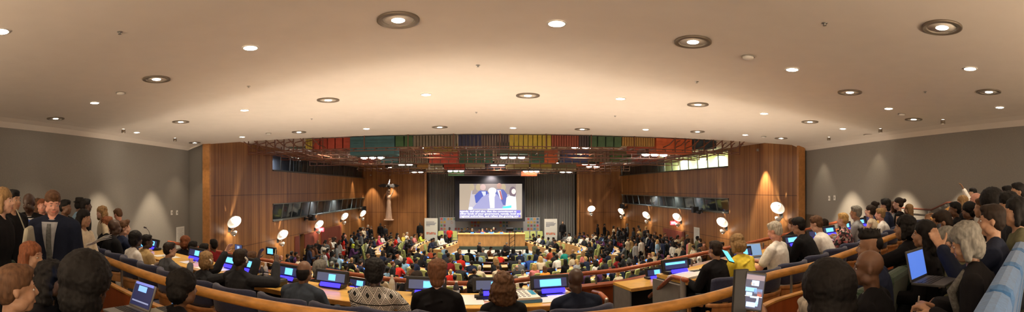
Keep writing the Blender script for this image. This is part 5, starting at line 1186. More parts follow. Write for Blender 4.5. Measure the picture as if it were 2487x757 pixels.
# --- heads over the front parapet and beyond, first gallery row
for lab, px, py, sk, hs, hc, tp in (('dark-haired head in lower row between patterned shirt and black top', 1013, 680, 'tan', 'short', 'dark', 'black'), ('dark head in lower row left of the curly-haired woman', 1152, 702, 'dark', 'afro', 'black', 'black'), ('grey tousled head in lower row beside the balding man', 778, 655, 'fair', 'tousled', 'grey', 'charcoal'), ('brown-haired head in lower row beyond the raised camera', 612, 628, 'fair', 'short', 'brown', 'navy'),
                                     ('dark-haired head in lower row at far left of the parapet', 470, 600, 'brown', 'short', 'black', 'black'), ('woman with auburn bob in lower row by the white notice', 452, 588, 'fair', 'bob', 'auburn', 'black'), ('dark head low behind the lit displays at left', 497, 606, 'brown', 'short', 'black', 'charcoal'), ('blond head low beyond the black-jacketed man at right', 1932, 570, 'fair', 'bob', 'darkblond', 'cream'), ('brown-haired head low beyond the man in white shirt', 1925, 545, 'fair', 'short', 'brown', 'black'), ('dark head in lower row beside the far right grey door', 2000, 545, 'tan', 'short', 'dark', 'tan')):
    off = 1.15; near(lab, px, py, rr_at(px, off), fz(px, off), 2.6, skin=sk, hs=hs, hc=hc, top=tp, vs=.014, lean=.1, grp='people in the lower gallery row', L=(-.17, .4, .76), R=(.17, .4, .76))
near('person in red patterned top leaning back by the left wooden wall', 518, 594, 8.6, 1.2, 2.75, skin='brown', hs='short', hc='black', top='dark red', vs=.014, coat=False, face=True, grp='people in the lower gallery row', lean=-.2)
# --- right wing of the desk row
gal('man with dark hair in black jacket at left end of the right desk', 1736, 606, off=-.20, drz=.1, skin='tan', hs='short', hc='dark', top='black', vs=.010, wide=1.05, lean=.15, L=(-.2, .42, .76), R=(.2, .42, .76), collar='light grey')
n3 = gal('woman with wavy blonde hair in bright yellow top looking down', 1790, 592, off=-.25, drz=.1, skin='fair', hs='bob', hc='darkblond', top='bright yellow', coat=False, sleeve='short', vs=.010, fem=True, wide=1.05, lean=.35, pitch=-.4, L=(-.15, .44, .80), R=(.2, .44, .78), fing=True)
gal('white-haired man in short-sleeved white shirt', 1881, 560, off=-.35, drz=.35, skin='pink', hs='short', hc='white', top='shirt white', coat=False, sleeve='short', vs=.010, wide=1.15, lean=.1, pitch=-.3, L=(-.2, .42, .78), R=(.1, .42, .78))
gal('man with black hair in black jacket hunched over the desk', 1938, 548, off=-.25, drz=.3, skin='tan', hs='short', hc='black', top='black', vs=.011, wide=1.08, lean=.45, pitch=-.2, L=(-.15, .5, .78), R=(.15, .5, .78))
gal('young man with brown hair in white shirt leaning forward', 1982, 543, off=-.25, drz=.3, skin='fair', hs='short', hc='brown', top='shirt white', coat=False, vs=.012, lean=.45, pitch=-.3, L=(-.15, .45, .78), R=(.15, .45, .78))
gal('person with short blond hair in pink and black floral shirt', 2046, 533, off=-.25, drz=.3, skin='fair', hs='short', hc='blond', cloth=floral_cloth(), coat=False, vs=.012, lean=.15, L=(-.15, .42, .78), R=(.15, .42, .78))
gal('grey-haired man in pale lilac striped shirt', 2078, 516, off=-.30, drz=.35, skin='tan', hs='short', hc='grey', top='light grey', coat=False, vs=.012, lean=.1, L=(-.15, .42, .78), R=(.15, .42, .78))
gal('bare-shouldered woman with brown hair tied back', 2112, 512, off=-.15, drz=.3, skin='fair', hs='pony', hc='dark', top='cream', bare=True, coat=False, vs=.013, fem=True, lean=.2, L=(-.15, .42, .78), R=(.15, .42, .78))
gal('fair-haired older man in white shirt leaning sideways', 2137, 520, off=-.45, drz=.4, skin='pink', hs='short', hc='darkblond', top='shirt white', coat=False, vs=.013, lean=.25, L=(-.15, .42, .78), R=(.15, .42, .78))
gal('man with bushy black hair in dark navy jacket, far right', 2150, 499, off=-.25, drz=.4, skin='tan', hs='tousled', hc='black', top='navy', vs=.013, lean=.1)
gal('woman with shoulder-length brown hair in pale blouse, far right', 2169, 503, off=-.25, drz=.4, skin='fair', hs='bob', hc='brown', top='light grey', coat=False, vs=.013, fem=True)
near('woman with hair in a bun and sleeveless black top', 2181, 494, rr_at(2181, -.4), fz(2181) + .3, 3.15, skin='fair', hs='bun', hc='dark', top='black', bare=True, coat=False, vs=.013, fem=True, lean=.1)
gal('woman with long brown hair in cream knit, last at the desk', 2206, 508, off=-.55, drz=.4, skin='fair', hs='long', hc='darkblond', top='cream', coat=False, vs=.013, fem=True)
near('small dark head peering from behind the ponytailed woman', 2122, 500, rr_at(2122, 1.3), fz(2122), 2.9, skin='tan', hs='bun', hc='dark', top='black', vs=.014, grp='people in the lower gallery row')
# --- second row right, dark
near('person with very large rounded black hair seen from behind, right', 2004, 712, 2.5, .3, 3.1, skin='dark', hs='bigafro', hc='black', top='black', vs=.011, fem=True, lean=.1, **SEA)
near('brown bald man in dark jacket and pale collar, chin on hand', 2108, 650, 3.0, .45, 3.15, skin='brown', hs='bald', top='black', collar='light grey', vs=.008, face=True, lean=.12, yaw=.32, fing=True, L=(-.12, .32, 1.02), R=(.2, .3, .66), pole=(0, .3, -1), **SEA)
near('man with shaved sides and tall black hair in navy top', 2112, 600, 3.7, .45, 3.15, skin='tan', hs='spiky', hc='black', top='navy', coat=False, vs=.009, face=True, lean=.1, yaw=.3, wide=1.1, **SEA)
n4 = near('woman with black bob in black top raising one hand', 2197, 553, 4.6, .45, 3.25, skin='tan', hs='bob', hc='black', top='black', vs=.008, face=True, fem=True, lean=.05, yaw=.28, fing=True, L=(-.18, .34, 1.10), R=(.2, .3, .68), pole=(.5, 0, -1), **SEA)
near('dark-haired woman in strict profile wearing black', 2243, 568, 4.2, .45, 3.2, skin='tan', hs='long', hc='black', top='black', vs=.009, face=True, fem=True, lean=.05, yaw=.2, **SEA)
near('man with short dark hair crouched over a camera at right', 2288, 540, 4.9, .5, 3.2, skin='tan', hs='short', hc='dark', top='olive', vs=.009, face=True, lean=.3, yaw=.15, pitch=-.3, fing=True, L=(-.08, .34, 1.15), R=(.12, .36, 1.13), pole=(.4, 0, -1), **SEA)
n5 = near('grey-haired bowed head in pale green top, half hidden', 2300, 590, 3.7, .5, 3.2, skin='fair', hs='short', hc='grey', top='olive', coat=False, vs=.010, lean=.45, pitch=-.6, **SEA)
n6 = near('grey-haired woman in black writing in a small notebook', 2345, 588, 2.6, .42, 3.48, skin='tan', hs='bob', hc='grey', top='black', legs='black', vs=.007, face=True, fem=True, wide=1.15, lean=.3, hip=.6, knee=.12, yaw=.14, pitch=-.35, fing=True, skirt=True, L=(-.22, .36, .86), R=(-.06, .38, .86), curl=.9, **SEA)
n7 = near('man in navy suit with short dark hair raising a phone', 2407, 535, 3.25, .42, 3.5, skin='tan', hs='short', hc='dark', top='navy suit', collar='shirt white', vs=.008, face=True, wide=1.1, lean=.02, yaw=.08, fing=True, L=(-.22, .36, 1.02), R=(.2, .3, .7), pole=(-.2, 0, -1), curl=.5, palm={-1: V((0, .3, .6)), 1: V((0, 0, -1))}, **SEA)
# --- rear crowd at far right
for lab, px, py, rr, fl, sk, hs, hc, tp, ex in (('person with dark blond hair behind the photographing man', 2336, 492, 7.6, 3.5, 'fair', 'bob', 'darkblond', 'black', {}), ('dark-haired head behind the raised hands', 2352, 512, 6.6, 3.4, 'brown', 'afro', 'black', 'black', {}), ('dark-haired head just left of the raised hands', 2318, 508, 7.0, 3.4, 'brown', 'short', 'black', 'black', {}),
                                        ('bald older man in white shirt and dark jacket at far right', 2369, 486, 6.8, 3.55, 'pink', 'fringe', 'white', 'shirt white', {'coat': False, 'face': True}), ('person with bushy black hair behind the navy suit', 2404, 494, 5.0, 3.6, 'brown', 'bigafro', 'black', 'black', {}), ('dark head nearest above the blue seats', 2448, 500, 4.2, 3.6, 'tan', 'tousled', 'black', 'charcoal', {}),
                                        ('dark-haired woman with bare arm at the right edge', 2466, 515, 3.7, 3.5, 'tan', 'bob', 'black', 'olive', {'coat': False, 'sleeve': 'short'}), ('dark head at the upper right holding something yellow', 2446, 470, 6.4, 3.7, 'brown', 'short', 'black', 'purple', {}), ('man with black hair at the upper right corner of crowd', 2471, 465, 5.8, 3.7, 'tan', 'short', 'black', 'black', {}), ('dark curly head between bushy hair and the right edge', 2432, 490, 5.6, 3.6, 'brown', 'curly', 'dark', 'black', {}), ('pale brown head behind the navy suited man', 2385, 505, 5.2, 3.5, 'tan', 'short', 'brown', 'grey', {})):
    near(lab, px, py, rr, .5, fl, skin=sk, hs=hs, hc=hc, top=tp, vs=.012, yaw=.3, grp='people in the rear rows at right', **ex)
near('man in white shirt stretching one arm up and pointing', 2362, 470, 9.2, .9, 3.35, skin='tan', hs='short', hc='black', top='shirt white', coat=False, vs=.010, fing=True, sit=False, hip=.80, yaw=.6, L=(-.30, .40, 1.56), R=(.2, .1, .85), pole=(-.3, .2, -1), curl=.3, grp='people in the rear rows at right')

# ---------------------------------------------------------------- things held or lying near the camera
def phone(loc, rot, lab, w=.075, h=.15, shapes=(), glow=(.05, .1, .2), e=.8):
    e *= .55; shapes = [(*q[:5], q[5] * .5) for q in shapes]; r = empty('mobile_phone', loc, label=lab, cat='phone'); r.rotation_euler = rot
    mb = MB(); mb.box((0, 0, 0), (w, .008, h)); mb.build('case', BLACKP, r, bevel=.003); mb = MB(); mb.box((0, -.0045, 0), (w * .9, .001, h * .88)); s = mb.build('screen', mat('phone glow ' + lab[:20], glow, .3, emit=e, ecol=glow), r)
    for (u, v, a, b_, c, ee) in shapes:
        mb = MB(); mb.box((u * w, -.0056, v * h), (a * w, .001, b_ * h)); mb.build('picture_shape', mat('phone shape %s' % (c,), c, .3, emit=ee, ecol=c), s)
    return r
# big phone held up at the right of the picture
P0 = at(1831, 707, 1.5)
phone(P0, (0, math.radians(8), -.56), 'large phone held up in the foreground filming the hall', .068, .130, [(0, .36, .88, .12, (.25, .22, .3), .5), (.02, .22, .35, .13, (.45, .75, 1), 1.6), (-.1, .2, .2, .06, (.35, .25, .2), .5), (-.15, .05, .55, .10, (.20, .45, .8), 1.1), (.2, .02, .4, .12, (.12, .2, .4), .8), (-.22, -.06, .3, .08, (.3, .6, 1), 1.4), (.28, -.05, .22, .12, (.35, .12, .1), .6), (0, -.12, .86, .015, (.8, .8, .75), 1.2), (.22, -.2, .1, .2, (.35, .65, 1), 1.3), (.05, -.14, .4, .03, (.4, .7, 1), 1.4), (-.08, -.33, .45, .12, (.35, .65, 1), 1.4), (.2, -.3, .12, .12, (.3, .5, .9), 1.0)], (.05, .06, .12), .6)
mb = MB(); mb.box((0, 0, 0), (.055, .014, .15)); o = mb.build('phone_flip_cover', mat('black leather cover', (.015, .015, .015), .6), None, False, P0 + V((-.044, .016, .0)), bevel=.003); o.rotation_euler = (0, math.radians(4), .1); tag(o, 'open black flip cover on the left of the filming phone', 'phone cover')
def forearm(elbow, wrist, palm, lab, sk, sleeve_m=None, curl=1.0, side=1):
    """a raised hand whose owner sits below the picture: full figure's arm is modelled on the person"""
    pass
# the person holding it sits low in front of the camera, only the raised hands reach into the picture
def holder():
    f = Fig(lean=.0, L=(-.02, .30, 1.40), R=(.10, .30, 1.40), fing=True, curl=1.1, pole=(.5, 0, -1), palm={-1: V((.9, .2, 0)), 1: V((-.9, .2, 0))})
    rz = -.56; R = Matrix.Rotation(rz, 3, 'Z'); tgt = P0 + V((.035, .0, -.062)); o = tgt - R @ V((.08, .32, 1.47)); me = f.body(.008); me.materials.append(skin_m('brown')); b = link('person', me); b.location = o; b.rotation_euler = (0, 0, rz)
    tag(b, 'person whose hand holds the large filming phone, mostly below the picture', 'person', 'people seated behind the oak rail')
    for nm, m2, c in (('jacket', f.top(.013, g=.018), cloth_m('black')), ('hair', f.hair('short', .012), hair_m('black')), ('trousers', f.legs(.02), cloth_m('black'))): m2.materials.append(c); link(nm, m2, b)
holder()
near('white-haired head low in front of the large black hair', 1967, 764, 3.0, .4, 2.9, skin='fair', hs='short', hc='white', top='black', vs=.011, lean=.5, grp='people seated behind the oak rail')
# camera raised by the man in black suit, phone of the blonde woman
r = empty('compact_camera', CAMP[0], CAMP[2], label='black camera with lit rear screen raised between two hands', cat='camera'); mb = MB(); mb.box((0, 0, 0), (.15, .035, .095)); mb.build('body', BLACKP, r, bevel=.008); mb = MB(); mb.lathe([(.001, .0), (.033, 0), (.033, .05), (.001, .05)], n=20, c=(0, .015, 0), rot=Matrix.Rotation(-PI / 2, 3, 'X')); mb.build('lens', BLACKP, r)
mb = MB(); mb.box((0, -.0185, 0), (.085, .002, .06)); mb.build('screen', mat('camera screen glow', (.05, .2, .4), .3, emit=1.5, ecol=(.08, .3, .7)), r)
mb = MB(); mb.tube([(.075, 0, .03), (.10, -.04, -.06), (.09, -.08, -.18), (.05, -.1, -.25)], .004, 6); mb.build('strap', mat('pale strap', (.6, .5, .35), .6), r)
phone(PHP[0], (0, PI / 2, PHP[1]), 'phone held sideways by the blonde woman, screen showing the hall', .078, .155, [(0, 0, .5, .3, (.3, .5, .9), 1.4)], (.06, .08, .2), .8)
r = near and None
phone(at(1768, 622, 3.9), (-.9, .3, .3), 'phone with bright cyan screen held by the woman in yellow', .075, .15, (), (.08, .6, .75), 2)
# notebook, pen, watch of the writing woman; her laptop neighbour
a = wp(n6, (-.20, .46, .80)); r = empty('notebook', a, .42, label='small open notebook under the writing hands', cat='notebook'); mb = MB(); mb.box((-.05, 0, .004), (.10, .15, .008)); mb.build('page_block', PAPER, r); mb = MB(); mb.box((.055, 0, .004), (.10, .15, .008)); mb.build('page_block', PAPER, r); mb = MB(); mb.box((0, 0, -.002), (.22, .16, .003)); mb.build('cover', mat('slate cover', (.1, .12, .13), .6), r)
a = wp(n6, (-.10, .48, .80)); mb = MB(); mb.cap_((0, 0, 0), (-.02, -.03, .12), .005, .005, 8); o = mb.build('pen', mat('silver pen', (.6, .6, .58), .3, .6), None, True, a); tag(o, 'slim silver pen in the hand of the writing woman', 'pen')
f6 = n6[1]; mb = MB(); ax = (f6.W[-1] - f6.E[-1]).normalized(); mb.lathe([(.036, -.008), (.038, -.008), (.038, .008), (.036, .008)], c=f6.W[-1] - ax * .02, rot=ax.to_track_quat('Z', 'Y').to_matrix(), n=20, closed=True); o = mb.build('wristwatch', METAL, n6[0], True)
mb = MB(); sc_ = f6; pth = [f6.N + V((-.07, .03, .0)), f6.N + V((-.085, .12, -.12)), f6.B + f6.d * .22 + V((-.06, .16, 0)), f6.B + V((-.05, .17, .05))]; mb.tube(pth, [.028, .03, .03, .03], 8); mb.build('scarf', mat('grey patterned scarf', (.13, .13, .12), .9, var=.5, scale=50), n6[0], True)
laptop(at(2272, 655, 2.85) + V((0, 0, -.08)), .22, 'open dark laptop with blue screen beside the writing woman', .2, .26, mat('dark laptop shell', (.05, .05, .05), .5), (.06, .14, .5), .7, lh=.19)
laptop(at(305, 760, 3.15), -.2, 'dark laptop with blue windows on a lap at bottom left', .35, .26, mat('grey laptop shell', (.25, .25, .24), .4, .5), (.008, .010, .035), 1.0, [(0, .065, .22, .018, (.16, .2, .6), .5), (-.01, .03, .10, .04, (.15, .32, .8), .8), (0, -.06, .2, .01, (.25, .3, .5), .4)], lh=.18)
laptop(at(396, 757, 3.2), -.3, 'tablet with pale frame and blue screen beside the dark hair', .5, .15, mat('cream tablet shell', (.5, .48, .36), .5), (.08, .22, .55), .6, lh=.13)
phone(at(163, 664, 2.75), (.2, .6, -.9), 'phone glowing light blue among the dark heads at left', .075, .15, (), (.12, .35, .9), 1.6)
phone(at(2277, 560, 4.0), (.3, .2, 1.0), 'phone with small blue glow before the crouched man', .075, .13, (), (.05, .15, .5), .8)
# papers of the standing woman, shoulder bag, earphones
a = at(238, 585, 5.65); r = empty('paper_stack', a, -1.2, label='loose white papers held open by the woman in white blouse', cat='paper')
for k in range(3): mb = MB(); mb.box((.01 * k, .01 * k, .006 * k), (.21, .29, .003), Matrix.Rotation(.25 + .12 * k, 3, 'X')); mb.build('sheet', PAPER, r)
r = empty('shoulder_bag', at(63, 572, 3.95), -1.0, label='pale grey shoulder bag hanging on the blonde person at left edge', cat='bag'); mb = MB(); mb.prism([(-.12, 0, -.10), (.11, 0, -.11), (.05, 0, .07), (-.06, 0, .09)], (0, .05, 0)); mb.build('body', mat('stone canvas', (.30, .29, .23), .8), r, bevel=.02); mb = MB(); o_ = r.location; mb.tube([Matrix.Rotation(1.0, 3, 'Z') @ (q - o_) for q in (at(60, 556, 3.95), at(50, 530, 3.93), at(40, 508, 3.95))], .006, 6); mb.build('strap', mat('stone canvas strap', (.2, .19, .15), .8), r)
for nn, lab, q in ((n, 'white ear speaker worn by the man raising a camera', 1), (n2, 'white ear speaker worn by the blonde woman', 1)):
    f_ = nn[1]; hp_ = lambda v: f_.H + f_.HR @ V(v); mb = MB(); mb.tube([hp_((q * .088, -.02, .03)), hp_((q * .096, .01, .0)), hp_((q * .092, .0, -.035))], .011, 8); mb.build('ear_speaker', WHITEM, nn[0], True)
# ---------------------------------------------------------------- chamber desks, chairs, displays
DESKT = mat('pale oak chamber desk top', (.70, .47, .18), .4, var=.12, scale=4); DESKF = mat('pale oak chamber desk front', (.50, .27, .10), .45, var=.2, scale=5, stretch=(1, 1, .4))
MAROON = mat('maroon chair frame', (.10, .02, .018), .4); MAROONU = mat('dark maroon upholstery', (.04, .012, .012), .9)
LIME = mat('pale lime upholstery', (.42, .47, .16), .8, var=.1, scale=12)
GRYB = mat('grey lino ramp', (.35, .35, .34), .8, var=.1, scale=3)

# podium
a, b = sp(1112, 570, 34.6), sp(1275, 570, 34.6); pr = empty('podium_desk', ((a.x + b.x) / 2, 34.6, .5), label='long pale oak podium desk facing the room below the screen', cat='desk')
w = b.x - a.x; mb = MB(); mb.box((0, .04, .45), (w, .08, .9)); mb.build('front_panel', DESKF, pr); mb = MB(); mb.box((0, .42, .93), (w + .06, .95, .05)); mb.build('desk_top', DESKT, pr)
for s in (-1, 1): mb = MB(); mb.box((s * (w / 2 - .04), .45, .45), (.08, .8, .9)); mb.build('end_panel', DESKF, pr)
PDX, PDW = pr.location.x, w

def smooth_path(P, step=.25):
    """Catmull-Rom through P, resampled by length"""
    P = [V((*p, 0)) for p in P]; Q = [P[0] * 2 - P[1]] + P + [P[-1] * 2 - P[-2]]; out = []
    for i in range(1, len(Q) - 2):
        for k in range(12):
            t = k / 12; p0, p1, p2, p3 = Q[i - 1:i + 3]; out.append(.5 * ((2 * p1) + (p2 - p0) * t + (2 * p0 - 5 * p1 + 4 * p2 - p3) * t * t + (3 * p1 - p0 - 3 * p2 + p3) * t ** 3))
    out.append(P[-1]); return out
CEN = V((0, 33, 0))
def frames(path, n_c=12):
    fr = []
    for i, p in enumerate(path):
        t = (path[min(i + 1, len(path) - 1)] - path[max(i - 1, 0)]).normalized(); n = V((-t.y, t.x, 0))
        if n.dot(p - CEN) < 0: n = -n          # n points outward, to the seats
        fr.append((p, n))
    return fr
def at_len(fr, s):
    d = 0
    for (p, n), (q, m) in zip(fr, fr[1:]):
        L = (q - p).length
        if d + L >= s: k = (s - d) / L; return p.lerp(q, k), n.lerp(m, k).normalized()
        d += L
    return fr[-1]
def plen(fr): return sum((q[0] - p[0]).length for p, q in zip(fr, fr[1:]))
def ribbon(mb, fr, o0, o1, z0, z1): mb.loft([[p + n * o0 + V((0, 0, z0)), p + n * o1 + V((0, 0, z0)), p + n * o1 + V((0, 0, z1)), p + n * o0 + V((0, 0, z1))] for p, n in fr])
def arcp(y0, k, xa, xb, n=9): return [(xa + (xb - xa) * i / n, y0 + k * (xa + (xb - xa) * i / n) ** 2) for i in range(n + 1)]
DESKS = [('inner left wing desk', [(-2.75, 35.9), (-3.25, 33.4), (-3.9, 30.8)], 1, .74), ('inner right wing desk', [(2.6, 35.9), (3.2, 33.5), (4.0, 31.0)], 1, .74),
         ('middle left wing desk', [(-5.2, 36), (-5.6, 33), (-5.35, 30.2), (-4.6, 28.5)], 1, .74), ('middle right wing desk', [(5.0, 36), (6.1, 32.5), (6.1, 30.3), (5.4, 28.7)], 1, .74),
         ('outer left wing desk', [(-7.6, 35.8), (-8.0, 33), (-7.9, 30.2), (-7.1, 27.8)], 1, .74), ('outer right wing desk', [(7.4, 35.8), (8.2, 32.6), (8.2, 30), (7.4, 27.5)], 1, .74),
         ('first curved desk row', arcp(27.3, .15, -2.9, 3.2), 1, .74), ('second curved desk row', arcp(24.4, .14, -4.3, 4.4), 1, .74), ('third curved desk row', arcp(21.6, .105, -6.0, 6.2), 1, .74),
         ('fourth curved desk row', arcp(18.9, .075, -9.3, 10.2, 14), 1, .74), ('nearest desk row at left', arcp(16.3, .055, -9.4, -3.0), 1, .74), ('nearest desk row at right', arcp(16.3, .055, 3.0, 10.0), 1, .74)]
seats = []
for nm, P, tiers, dz in DESKS:
    fr = frames(smooth_path(P)); r = empty('chamber_desk', (0, 0, 0), label='pale oak conference desk, the %s of the chamber' % nm, cat='desk', group='pale oak desks of the chamber')
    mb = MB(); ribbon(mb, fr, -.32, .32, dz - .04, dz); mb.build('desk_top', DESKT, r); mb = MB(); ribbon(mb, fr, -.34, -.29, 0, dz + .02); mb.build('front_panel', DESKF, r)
    for k in (0, -1):
        p, n = fr[k]; t = (fr[1][0] - fr[0][0]).normalized() if k == 0 else (fr[-2][0] - fr[-1][0]).normalized(); mb = MB(); mb.prism([p - n * .3, p + n * .28, p + n * .28 + V((0, 0, dz - .05)), p - n * .3 + V((0, 0, dz - .05))], t * .04); mb.build('end_panel', DESKF, r)
    L = plen(fr); m = int(L / .76)
    wing = 'wing' in nm
    for i in range(m):
        p, n = at_len(fr, L * (i + .5) / m); seats.append((nm, i, m, p, n, 0))
        if not wing or 'outer' in nm or 'middle' in nm: seats.append((nm, i, m, p, n, 1))

def far_display():
    r = empty('conference_display'); mb = MB(); mb.box((0, 0, .055), (.26, .03, .11), Matrix.Rotation(-.35, 3, 'X')); mb.box((0, .03, .012), (.2, .12, .024)); mb.build('casing', BLACKP, r)
    mb = MB(); mb.box((0, -.02, .055), (.235, .006, .085), Matrix.Rotation(-.35, 3, 'X')); mb.build('screen', mat('chamber display glow', (.05, .15, .6), .4, emit=1.8, ecol=(.04, .16, .95)), r); return r
def lime_chair():
    r = empty('lime_chair'); mb = MB(); mb.box((0, .02, .37), (.46, .48, .09)); mb.build('seat', LIME, r, bevel=.03)
    mb = MB(); R = Matrix.Rotation(.15, 3, 'X'); pts = []
    for z, w in ((0, .21), (.3, .225), (.50, .21), (.54, .19)): pts.append([V(R @ V((sx * w, sy, z))) + V((0, -.21, .46)) for sx, sy in ((-1, -.04), (1, -.04), (1, .035), (-1, .035))])
    mb.loft(pts); mb.build('backrest', LIME, r, bevel=.02)
    mb = MB(); mb.lathe([(.03, .40), (.03, .05), (.06, .03), (.22, .02), (.22, 0)], n=16); mb.build('pedestal', METAL, r)
    for s in (-1, 1): mb = MB(); mb.tube([(s * .26, -.15, .44), (s * .28, -.15, .64), (s * .28, .16, .64), (s * .26, .16, .44)], .016, 6); mb.build('armrest', BLACKP, r)
    return r
def maroon_chair():
    r = empty('maroon_chair'); mb = MB(); mb.box((0, 0, .385), (.48, .44, .06)); mb.build('seat', MAROONU, r)
    mb = MB(); arc_pad(mb, .29, .33, -1.0, 1.0, .62, .82, .06, tilt=.1); mb.build('backrest', MAROONU, r); mb = MB(); arc_pad(mb, .335, .355, -1.1, 1.1, .60, .65, .06); mb.build('back_frame', MAROON, r)
    for sx in (-1, 1):
        for sy in (-1, 1): mb = MB(); mb.box((sx * .22, sy * .19, .3), (.035, .035, .6)); mb.build('leg', MAROON, r)
    return r
proto_d, proto_l, proto_m = far_display(), lime_chair(), maroon_chair()
for q in (proto_d, proto_l, proto_m): reg(q)
used = {}
def inst(q, key, loc, rz, label, cat, group):
    if key not in used: used[key] = 1; o = q
    else: o = copy_tree(q)
    o.location = loc; o.rotation_euler = (0, 0, rz); return tag(o, label, cat, group)
paper_p = None
def rz_of(n): return atan2(-n.y, -n.x) - PI / 2      # face along -n
for nm, i, m, p, n, tier in seats:
    rz = rz_of(n); wh = '%s from left at the %s' % (nth(i), nm)
    if tier == 0:
        inst(proto_d, 'd', p - n * .12 + V((0, 0, .742)), rz, 'blue-lit desk display, ' + wh, 'display', 'blue-lit displays on the chamber desks')
        inst(proto_l, 'l', p + n * .80, rz, 'pale lime chair, ' + wh, 'chair', 'pale lime delegates chairs')
        if rnd.random() < .7:
            if paper_p is None: mb = MB(); mb.box((0, 0, .003), (.30, .24, .005)); o = paper_p = mb.build('paper_sheet', PAPER)
            else: o = paper_p.copy(); COL.objects.link(o)
            o.location = p + n * .12 + V((0, 0, .742)); o.rotation_euler = (0, 0, rz + rnd.uniform(-.4, .4)); tag(o, 'white papers on desk, ' + wh, 'paper', 'white papers on the chamber desks')
    elif i % 1 == 0 and not ('wing' in nm and i % 2):
        inst(proto_m, 'm', p + n * 1.95, rz, 'dark maroon chair behind, ' + wh, 'chair', 'dark maroon advisers chairs')
# low maroon shelves between the two seat rows of the curved desks
for nm, P, _, dz in DESKS[6:]:
    fr = frames(smooth_path(P)); mb = MB(); ribbon(mb, fr, 1.26, 1.46, .66, .69); ribbon(mb, fr, 1.26, 1.29, 0, .69); tag(mb.build('adviser_shelf', MAROON), 'narrow dark maroon writing shelf behind the %s' % nm, 'shelf', 'maroon writing shelves in the chamber')
# lime chairs along the dais
for k, (px, py) in enumerate(((1071, 562), (1104, 562), (1262, 560), (1280, 561), (1294, 561), (1312, 560))):
    p = at(px, py, 36.3); inst(proto_l, 'l', (p.x, 36.0, .5), PI + rnd.uniform(-.15, .15), 'empty lime chair on the podium platform, %s of six from left' % nth(k), 'chair', 'pale lime chairs on the platform')
for k, px in enumerate((1147, 1171, 1194, 1218)):
    p = at(px, 567, 34.9); inst(proto_d, 'd', (p.x, 34.85, 1.455), 0, 'dark name display on podium desk, %s of four from left' % nth(k), 'display', 'displays on the podium desk')
# music-stand like lectern and camera tripod in front of the podium
p = at(1246, 602, 33.4); r = empty('tripod_stand', (p.x, 33.2, .25), label='black stand with a tray on two poles before the podium desk', cat='stand'); mb = MB(); mb.box((-.28, 0, .7), (.05, .05, 1.4)); mb.box((.12, 0, .75), (.05, .05, 1.5)); 
for z in (.3, .62, .94): mb.tube([(-.28, 0, z), (.12, 0, z + .28)], .018, 6)
mb.build('poles', BLACKP, r); mb = MB(); mb.box((.1, 0, 1.55), (.95, .3, .05), Matrix.Rotation(.1, 3, 'Y')); mb.box((-.25, 0, 1.66), (.5, .3, .2)); mb.build('tray', BLACKP, r); mb = MB(); mb.box((-.1, 0, .02), (1.1, .4, .04)); mb.build('base', BLACKP, r)

# ---------------------------------------------------------------- far figures
FP = {}
def proto(k, **a):
    sk = a.pop('skirt', False); f = Fig(**a); f.skirt = sk
    d = {'H': f.H, 'body': f.body(.026, .012), 'top': {}, 'legs': f.legs(.03, skirt=sk)}
    d['top']['long'] = f.top(.025); d['top']['short'] = f.top(.025, 'short')
    d['coat'] = f.top(.025, g=.02, hem=-.14, coat=True)
    if not a.get('sit', True): d['shoes'] = f.shoes()
    d['hair'] = {}
    for h in ('short', 'long', 'fringe', 'bun', 'curly', 'afro', 'scarf'): d['hair'][h] = f.hair(h, .02)
    FP[k] = d
proto('desk', lean=.25, L=(-.18, .44, .80), R=(.16, .44, .80), pole=(.3, -.2, -1))
proto('lean', lean=.5, L=(-.10, .50, .80), R=(.22, .48, .80), pitch=-.3)
proto('lap', lean=.02, L=(-.08, .30, .66), R=(.1, .30, .66), fem=True)
proto('turn', lean=.1, L=(-.2, .3, .68), R=(.2, .42, .76), yaw=.9)
proto('turnr', lean=.05, L=(-.2, .42, .76), R=(.2, .3, .68), yaw=-.9, fem=True)
proto('photo', lean=.05, L=(-.12, .34, 1.12), R=(.14, .34, 1.12), pole=(.2, .1, -1))
proto('back', lean=-.12, L=(-.16, .28, .68), R=(.16, .28, .68))
proto('stand', sit=False, lean=.02)
proto('cross', sit=False, lean=.0, L=(.14, .22, 1.16), R=(-.14, .24, 1.14), pole=(.3, 0, -1))
proto('hold', sit=False, lean=.06, L=(-.05, .30, 1.10), R=(.10, .32, 1.12), pitch=-.35)
proto('sphoto', sit=False, lean=.03, L=(-.08, .36, 1.52), R=(.10, .36, 1.52), fem=True)
proto('dress', sit=False, lean=.03, fem=True, skirt=True, L=(-.10, .28, 1.08), R=(.26, .05, .82))
proto('bend', sit=False, lean=.7, L=(-.1, .5, .8), R=(.15, .5, .8))
SPECS = []
def person(*a, **k):
    a = list(a)
    if len(a[3].split()) > 16: q = a[3].split(', '); a[3] = ', '.join([q[0]] + q[2:])
    SPECS.append((tuple(a), k))
NPEOPLE = 0
